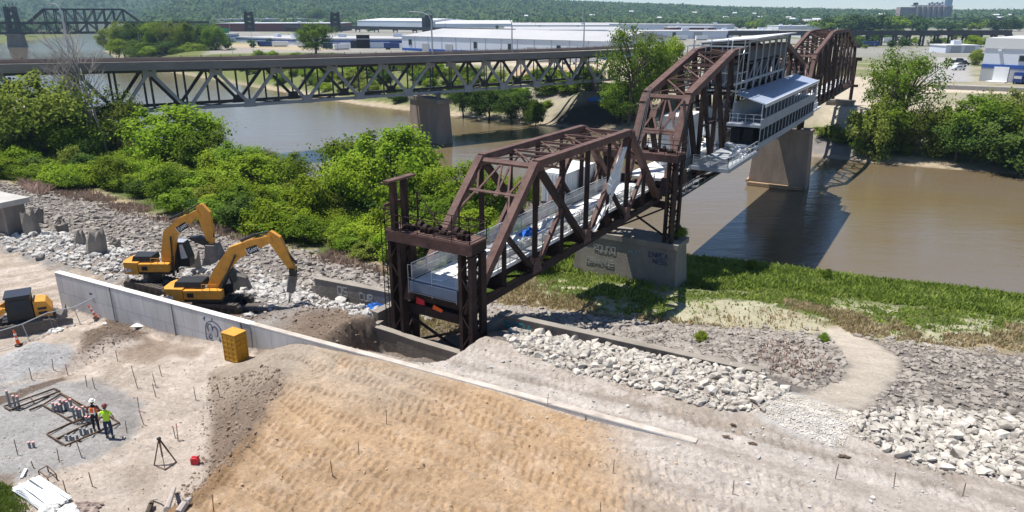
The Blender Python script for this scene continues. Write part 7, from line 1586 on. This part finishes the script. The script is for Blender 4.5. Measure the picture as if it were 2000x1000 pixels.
def tree_px(key, cx, by, ty, wpx, label, group, z=-6.8, name='tree', cat='tree', trunk=True, snap=True):
    x, y, _ = at(cx, by, z); g = ground(x, y)
    if snap and abs(g - z) < 3: z = g
    k = depth(x, y, z) / F_PX; _, yt = px_of(x, y, z); 
    lo, hi = .5, 60
    for _ in range(30):
        m_ = (lo + hi) / 2
        if px_of(x, y, z + m_)[1] > ty: lo = m_
        else: hi = m_
    return plant(key, (x, y, z - .1), lo / .98, wpx * k, label, group, name, cat, trunk)
G1 = 'riverside trees of the near bank'
for a in (('olive', 95, 335, 138, 180, 'tall olive green tree at the left end of the near bank thicket'), ('olive', 20, 330, 215, 120, 'olive green tree at the left picture edge'), ('green', 150, 335, 215, 120, 'green tree between the tall olive tree and the dead trees'), ('olive', 243, 318, 186, 105, 'slim olive tree just right of the dead trees'),
          ('bright', 335, 335, 203, 185, 'broad bright green tree under the highway bridge'), ('green', 400, 345, 250, 110, 'green tree at the right shoulder of the broad bright tree'), ('green', 470, 368, 282, 110, 'green tree standing by the water, right of the broad bright tree'), ('bright', 482, 398, 306, 130, 'bright green tree in the thicket above the near excavator'), ('green', 562, 385, 303, 105, 'green tree left of the tallest thicket tree'), ('olive', 515, 350, 288, 70, 'pale olive tree by the water behind the thicket'),
          ('green', 700, 410, 262, 150, 'tall green tree at the left half of the central tree group'), ('bright', 765, 425, 245, 175, 'tallest light green tree left of the bridge tower'), ('bright', 705, 440, 300, 115, 'bright yellow-green tree in front of the tallest tree'), ('green', 815, 430, 300, 110, 'green tree between the tallest tree and the bridge'), ('bright', 893, 445, 312, 120, 'light green willow-like tree beside the truss end post'), ('green', 965, 440, 330, 110, 'green tree seen through the short truss'), ('green', 870, 470, 380, 110, 'lower green tree behind the portal tower railing'), ('dark', 640, 430, 345, 120, 'dark green tree in the middle of the thicket'), ('bushb', 740, 512, 408, 52, 'narrow bright sapling in front of the dark gap left of the tower'),
          ('green', 1010, 420, 345, 80, 'small green tree on the bank behind the short truss')):
    tree_px(a[0], a[1], a[2], a[3] - 5, a[4] * 1.12, a[5], G1)
# thicket shrubs, from the riprap toe to the water
G2 = 'thicket shrubs of the near bank'
rs = random.Random(17)
cells = []
for ri in range(-34, 7):
    for qi in range(0, 8):
        r = ri * 3.0 + rs.uniform(-1, 1); q = np.interp(r, TOE_R, TOE_Q) + 2.6 + qi * 3.6 + rs.uniform(-1, 1)
        if r > 19 or (r > 8 and qi < 2): continue
        if r < -33 and qi < 1 and r > -52: continue
        cells.append((r, q, qi))
for r, q, qi in cells:
    if qi > 1 and rs.random() < .25: continue
    p = W(r, q); p.z = ground(p.x, p.y) - .1
    h = rs.uniform(2.0, 3.7) * (1.0 if qi < 2 else 1.3) * (1.55 if rs.random() < .22 else 1); kk = rs.choice(['bushg', 'bushb', 'bushg', 'busho', 'bushb', 'bushd'])
    hue = {'bushg': 'green', 'bushb': 'light green', 'busho': 'olive green', 'bushd': 'dark green'}[kk]
    plant(kk, p, h, min(h, 3.7) * rs.uniform(1.1, 1.8), f'{hue} leafy shrub {"at the riprap edge" if qi < 2 else "in the middle" if qi < 5 else "on the water side"} of the near bank thicket', G2, 'shrub', 'shrub', trunk=qi < 2)
for k, (px, py, h, w, lab) in enumerate(((1368, 668, .9, .9, 'small yellow-green bush on the grey riprap behind the wing wall'), (1608, 668, .8, .85, 'small dark green bush at the start of the tan footpath'), (1235, 528, 1.6, 2.4, 'leafy weed clump at the foot of the near pier'), (1155, 508, 1.1, 3, 'low green weeds left of the near pier'), (1345, 470, 1.6, 1.6, 'shrub growing from the near pier cap'), (1468, 530, 1.4, 1.6, 'spindly weed at the river edge right of the pier'), (1612, 548, 1.5, 1.2, 'tall weed standing at the river edge'))):
    p = hit(px, py) if k != 4 else B(32.0, 1.9, -1.1); plant('bushb' if k in (0,) else 'bushg', p, h, w, lab, 'small bushes on the near bank', 'bush', 'bush', trunk=False)
# dead trees
def dead_tree(px, by, ty, lab, seed, z=-6.8):
    x, y, _ = at(px, by, z); k = depth(x, y, z) / F_PX; h = (by - ty) * k / .95; t = thing('dead_tree', lab, 'dead tree', (x, y, z), 'bare dead trees in the thicket'); rr = random.Random(seed); mb = MB()
    def grow(p, d, L, r, lv):
        n = 3; q_ = p
        for i in range(n):
            d2 = (d + V3(rr.uniform(-.14, .14), rr.uniform(-.14, .14), .04)).normalized(); q2 = q_ + d2 * L / n; mb.tube(q_, q2, r * (1 - .25 * i / n), r * (1 - .25 * (i + 1) / n), 6, False); q_ = q2
            if lv and (i or lv < 3): sd = Vector((rr.uniform(-1.3, 1.3), rr.uniform(-.8, .8), rr.uniform(.2, .9))).normalized(); grow(q_, (d2 * .5 + sd * .9).normalized(), L * rr.uniform(.5, .85), r * .55, lv - 1)
        if lv: grow(q_, d2 if lv else d, L * .7, r * .7, lv - 1)
    grow(V3(x, y, z), V3(rr.uniform(-.1, .1), 0, 1), h * .42, .2, 4)
    mb.build('trunk', 'bark_pale', t)
dead_tree(196, 325, 100, 'tall bare dead tree in front of the highway bridge, left one', 3)
dead_tree(188, 322, 128, 'bare dead tree leaning left in front of the highway bridge', 14)
dead_tree(214, 330, 112, 'bare dead tree in front of the highway bridge, right one', 8)
# far bank
G3 = 'trees on the far bank'
for a in (('open', 1228, 232, 44, 140, 'big spreading tree on the far bank, right of the highway truss', -6.5), ('bright', 1300, 205, 66, 85, 'bright green tree behind the river truss portal', -4), ('green', 1262, 215, 80, 90, 'green tree between the big tree and the bright tree', -5), ('green', 1215, 240, 152, 95, 'leafy bush below the big spreading tree', -8), ('dark', 1205, 236, 168, 80, 'dark bush at the foot of the big spreading tree', -8), ('bushg', 1048, 232, 188, 38, 'round green bush left of the dark spoil heap', -8), ('bushg', 1150, 190, 120, 60, 'green tree half hidden under the highway bridge end', -4),
          ('open', 1752, 270, 84, 160, 'large open-crowned tree on the far bank, right of the bridge', -6), ('open', 1722, 262, 120, 95, 'slim-branched tree at the left of the large open tree', -6), ('green', 1740, 285, 192, 105, 'dense green tree below the large open tree', -7), ('busho', 1700, 285, 178, 85, 'olive bush at the bridge shadow edge', -7), ('bushg', 1668, 262, 225, 42, 'small bright bush beside the bridge shadow', -7), ('olive', 1795, 288, 206, 80, 'olive tree right of the dense green tree', -7),
          ('busho', 1845, 285, 186, 80, 'yellow-olive bush left of the right bank thicket', -6.5), ('green', 1900, 296, 180, 120, 'green tree in the right bank thicket', -7), ('olive', 1960, 292, 168, 130, 'olive tree in the right bank thicket', -7), ('dark', 1935, 305, 215, 130, 'dark tree at the front of the right bank thicket', -7.5), ('green', 2010, 310, 185, 130, 'green tree at the right picture edge on the far bank', -7.5), ('dark', 1870, 300, 222, 110, 'dark bush at the water side of the right thicket', -7.5), ('bushd', 1995, 322, 240, 120, 'dark bush at the right picture edge above the water', -8), ('olive', 2060, 305, 175, 140, 'olive tree just past the right picture edge', -7),
          ('green', 617, 106, 42, 82, 'leafy tree beside the white warehouse, behind the highway deck', -2.2), ('dark', 618, 48, 14, 52, 'dark round tree standing above the warehouse roofs', -2.2), ('bright', 1905, 100, 68, 48, 'light green tree beside the dock building', -2.2), ('busho', 1905, 128, 88, 30, 'thin olive tree at the dock building corner', -2.2),
          ('dark', 955, 222, 165, 90, 'dark tree under the highway bridge by the spoil heap', -8), ('dark', 1000, 226, 172, 85, 'dark tree left of the round green bush', -8), ('dark', 905, 216, 150, 60, 'dark bush behind the highway pier', -8), ('bushd', 1075, 110, 85, 40, 'dark bush on the lot behind the highway truss', -2.2)):
    tree_px(*a[:6], G3, z=a[6])
rs = random.Random(23); G4 = 'bushes along the far shore'
SH = [np.array(p) for p in ((-150, 362), (-110, 315), (-82, 285), (-54, 254), (-32, 235), (-10, 217), (6, 207))]
for i in range(len(SH) - 1):
    for k in range(22):
        p = SH[i] + (SH[i + 1] - SH[i]) * rs.random(); d = (SH[i + 1] - SH[i]); n = np.array([-d[1], d[0]]) / np.hypot(*d); n = n if n[1] > 0 else -n; o = rs.uniform(6, 40); x, y = p + n * o * 1.0
        h = rs.uniform(2, 5) * (1 if o < 14 else 1.3); kk = rs.choice(['bushg', 'bushb', 'busho', 'bushd']); plant(kk, (x, y, ground(x, y) - .1), h, h * rs.uniform(1.1, 1.7), f'{dict(bushg="green", bushb="light green", busho="olive", bushd="dark green")[kk]} bush on the far shore under the highway bridge, {"by the water" if o < 14 else "up the bank"}', G4, 'bush', 'bush', trunk=False)
for k in range(34):
    x = rs.uniform(62, 125); y = 151 + (x - 76) * -.5 + rs.uniform(6, 16); kk = rs.choice(['bushg', 'busho', 'bushd', 'bushd']); h = rs.uniform(1.6, 3.6); plant(kk, (x, y, ground(x, y) - .1), h, h * rs.uniform(1.3, 2), f'{dict(bushg="green", busho="olive", bushd="dark green")[kk]} bush on the far bank below the right thicket', 'bushes below the right bank thicket', 'bush', 'bush', trunk=False)
G5 = 'trees of the upper left riverside clump'
CL = [(215, 106, 55, 50, 'olive'), (245, 108, 44, 60, 'olive'), (278, 109, 36, 62, 'dark'), (310, 110, 40, 60, 'green'), (340, 110, 38, 66, 'olive'), (372, 111, 42, 60, 'green'), (402, 111, 40, 60, 'dark'), (425, 112, 46, 48, 'green'), (232, 111, 74, 48, 'bright'), (268, 112, 78, 55, 'green'), (325, 112, 78, 60, 'dark'), (380, 113, 82, 55, 'green'), (450, 112, 92, 30, 'busho'), (295, 113, 88, 40, 'bright'), (352, 113, 90, 40, 'green')]
for k, (cx, by, ty, w, kk) in enumerate(CL): tree_px(kk, cx, by, ty, w, f'{"tall" if by - ty > 55 else "low"} {dict(olive="olive", dark="dark green", green="green", bright="light green", busho="olive")[kk]} tree of the upper left riverside clump, {("first", "second", "third", "fourth", "fifth", "sixth", "seventh", "eighth")[k % 8]} from its left{" in front" if k > 7 else ""}', G5, z=-6.5)
# distant rows
G6 = 'distant trees beyond the warehouses'
rs = random.Random(31)
ROW = []
for k in range(60): ROW.append((rs.uniform(1400, 1760), rs.uniform(38, 60), rs.uniform(11, 19)))
for k in range(40): ROW.append((rs.uniform(1700, 1990), rs.uniform(30, 42) if rs.random() < .5 else rs.uniform(52, 62), rs.uniform(9, 15)))
for k in range(55): ROW.append((rs.uniform(430, 1420), rs.uniform(37, 46), rs.uniform(10, 15)))
for k in range(30): ROW.append((rs.uniform(-20, 440), rs.uniform(50, 66), rs.uniform(12, 18)))
for k in range(26): ROW.append((rs.uniform(430, 1020), rs.choice([58, 64, 68, 84, 90, 95]) + rs.uniform(-2, 2), rs.uniform(4, 8)))
for k in range(22): ROW.append((rs.uniform(1610, 1800), rs.uniform(58, 64), rs.uniform(17, 24)))
for k in range(14): ROW.append((rs.uniform(1880, 2010), rs.uniform(48, 66), rs.uniform(14, 20)))
for k in range(60): ROW.append((rs.uniform(1640, 1910), rs.uniform(66, 96), rs.uniform(4, 8)))
for px, by, h in ROW:
    x, y, _ = at(px, by, -2.2); g = ground(x, y); 
    if g < -8 or (1745 < px < 1865 and by < 58): continue
    far_ = 'under the wooded hill' if by < 46 else 'between the warehouses and the hill' if px < 1400 else 'behind the long viaduct' if by < 64 else 'along the parking lot'
    plant('far' if rs.random() < .7 else 'farg', (x, y, g - .3), h, h * rs.uniform(1.0, 1.6), f'hazy green distant tree {far_}', G6, trunk=False)
# wooded hills: one mass
rr = np.random.default_rng(77); n = 30000
az = rr.uniform(-.72, .72, n); dd_ = 1500 + 2400 * rr.random(n) ** 1.1; x, y = dd_ * np.sin(az), dd_ * np.cos(az); sd_ = sdpoly(x, y, RIVER); ok = sd_ < -15; ok &= ~((dd_ < 1750) & (rr.random(n) < .5)); ok &= ~((az > .35) & (az < .445) & (dd_ < 2150)); x, y, dd_ = x[ok], y[ok], dd_[ok]; z = groundv(x, y)
L = 7; off = rr.normal(size=(len(x), L, 3)) * np.array([3.6, 3.6, 2.6]) ; C_ = np.stack([x, y, z + 6.5], 1)[:, None, :] + off * rr.uniform(.7, 1.5, (len(x), 1, 1)); C_ = C_.reshape(-1, 3); nv = rr.normal(size=C_.shape) * .6 + np.array([0, -.5, .9]); nv /= np.linalg.norm(nv, axis=1)[:, None]
V, Fc = leaf_quads(C_, nv, 7.5, rr, .9); leaf_mat('leaf_hill', (.04, .075, .028), (.075, .125, .042), (.13, .19, .068), .15, .012)
tag(link(bpy.data.objects.new('hill_forest', np_mesh('hill_forest', V, Fc, 'leaf_hill'))), 'wooded hills along the horizon', 'forest', kind='stuff')
for k in range(18):
    px = rs.uniform(1000, 1980); by = rs.uniform(24, 36); x, y, _ = at(px, by + 14, -2.2); d = math.hypot(x, y); D2 = rs.uniform(1750, 2500); x, y = x / d * D2, y / d * D2; z = ground(x, y); w = rs.uniform(10, 22)
    t = thing('hill_house', 'small pale building among the trees of the distant hills', 'building', (x, y, z), 'pale buildings on the distant hills'); MB().box((x, y, z + 7), (w, w * .7, 9)).build('wall', 'wall_white', t); MB().prism([(x - w / 2 - .5, y - w * .4, z + 11.5), (x + w / 2 + .5, y - w * .4, z + 11.5), (x + w / 2 + .5, y, z + 14), (x - w / 2 - .5, y, z + 14)], (0, .8, 0)).build('roof', 'roof_white', t)

# ------------------------------------------------------------------ grass
def blades(name, P, h, w, m, label, seed, lean=.45, per=1):
    rr = np.random.default_rng(seed); P = np.repeat(P, per, 0); n = len(P); P = P + rr.normal(size=P.shape) * .12; z = groundv(P[:, 0], P[:, 1]); H = h * rr.uniform(.5, 1.35, n); a = rr.uniform(0, 6.28, n); ax = np.stack([np.cos(a), np.sin(a), 0 * a], 1); ln = rr.normal(size=(n, 2)) * lean
    b = np.stack([P[:, 0], P[:, 1], z - .05], 1); tip = b + np.stack([ln[:, 0] * H, ln[:, 1] * H, H], 1); W_ = (w * rr.uniform(.6, 1.4, n))[:, None]
    md = b * .45 + tip * .55 + np.array([0, 0, .08]) * H[:, None]
    V = np.stack([b - ax * W_ * .5, b + ax * W_ * .5, md + ax * W_ * .55, tip, md - ax * W_ * .55], 1).reshape(-1, 3); Fc = np.arange(5 * n).reshape(n, 5)
    return tag(link(bpy.data.objects.new(name, np_mesh(name, V, Fc, m))), label, 'grass', kind='stuff')
rr = np.random.default_rng(61); n = 100000; r = rr.uniform(17, 110, n); q = rr.uniform(24, 66, n); x = WA[0] + WE[0] * r + WN[0] * q; y = WA[1] + WE[1] * r + WN[1] * q
m1 = fbm(x, y, .35, 4, 71); m3 = fbm(x, y, .08, 3, 73); m2 = fbm(x, y, 1.7, 3, 72); te = np.interp(r, TOE_R, TOE_Q); sdv = sdpoly(x, y, RIVER)
base_ok = (q + 3.5 * m1 > te) & (sdv < -.6) & ~in_poly(x, y, PATHP)
sandy = (m1 + .5 * m2 > .06) & (q < te + 12); wet = sdpoly(x, y, poly_px((1310, 590), (1420, 585), (1560, 610), (1620, 640), (1600, 660), (1450, 640), (1330, 620))) > -1
dry = (q - te + 13 * m1 + 13 * m3 + 4 * m2 < 3.2 + 8 * sm(r, 54, 68)) ; pierx = (np.abs((x - B(31.2, -2.9, 0).x) * BD[0] + (y - B(31.2, -2.9, 0).y) * BD[1]) < 2.1) & (np.abs((x - B(31.2, -2.9, 0).x) * BN[0] + (y - B(31.2, -2.9, 0).y) * BN[1]) < 6.0)
gk = base_ok & ~dry & ~pierx & (~sandy | (rr.random(n) < .25)) & (~wet | (rr.random(n) < .25)); dk_ = base_ok & dry & ~pierx & (~wet | (rr.random(n) < .15))
tall = (q + 8 * m1 + 8 * m3 > te + 13)
P = np.stack([x, y], 1); blades('bank_grass', P[gk & ~tall], .26, .13, 'grass_green', 'short green grass on the near bank around the pier', 62); blades('bank_grass', P[gk & tall], .5, .15, 'grass_green', 'tall green grass along the river edge of the near bank', 63, per=2); blades('dry_grass', P[dk_], .38, .1, 'grass_dry', 'dry tan grass between the riprap and the green bank', 64, per=2)
n = 14000; r = rr.uniform(-60, 18, n); q = np.interp(r, TOE_R, TOE_Q) + rr.normal(-.2, 1.2, n); x = WA[0] + WE[0] * r + WN[0] * q; y = WA[1] + WE[1] * r + WN[1] * q; bm1 = fbm(x, y, .12, 3, 66) > .02
blades('dry_brush', np.stack([x, y], 1)[bm1], .6, .1, 'brush_brown', 'dry brown brush along the riprap toe left of the bridge', 65); 
bp = sample(poly_px((40, 360), (60, 345), (135, 335), (120, 365), (70, 385)), 2500, 70); blades('dry_brush', bp, 1.3, .16, 'brush_brown', 'patch of pinkish brown brush at the left end of the thicket', 66)
bp = sample(poly_px((1470, 690), (1530, 660), (1600, 690), (1640, 730), (1560, 745), (1490, 725)), 550, 71); blades('dry_brush', bp, .35, .08, 'brush_brown', 'dry brown brush on the riprap beside the footpath', 67)
bp = sample([tuple(W(r_, q_)[:2]) for r_, q_ in ((9, 25.5), (19.5, 23.5), (21, 27), (20, 33), (10, 31))], 9000, 72); blades('bank_grass', bp, .45, .12, 'grass_green', 'bright grass patch left of the portal tower', 68)
bp = sample(poly_px((-60, 935), (20, 950), (62, 1010), (-60, 1020)), 5000, 73); blades('yard_grass', bp, .18, .03, 'grass_green', 'short grass in the lower left corner', 69)
bp = sample(poly_px((780, 640), (900, 600), (900, 650), (800, 660)), 1200, 74); blades('pit_weeds', bp, .35, .1, 'grass_dry', 'pale weeds among the stones under the portal tower', 70)
# ------------------------------------------------------------------ haze
hv = bpy.data.materials.new('haze_air'); hv.use_nodes = True; nn_ = hv.node_tree.nodes; nn_.remove(nn_['Principled BSDF']); pv = nn_.new('ShaderNodeVolumePrincipled'); pv.inputs['Color'].default_value = (.50, .74, 1, 1); pv.inputs['Density'].default_value = .00009; pv.inputs['Anisotropy'].default_value = .2
hv.node_tree.links.new(pv.outputs[0], nn_['Material Output'].inputs['Volume'])
tag(MB().box((0, 3000, 78), (14000, 9000, 184)).build('haze', hv), kind='stuff')
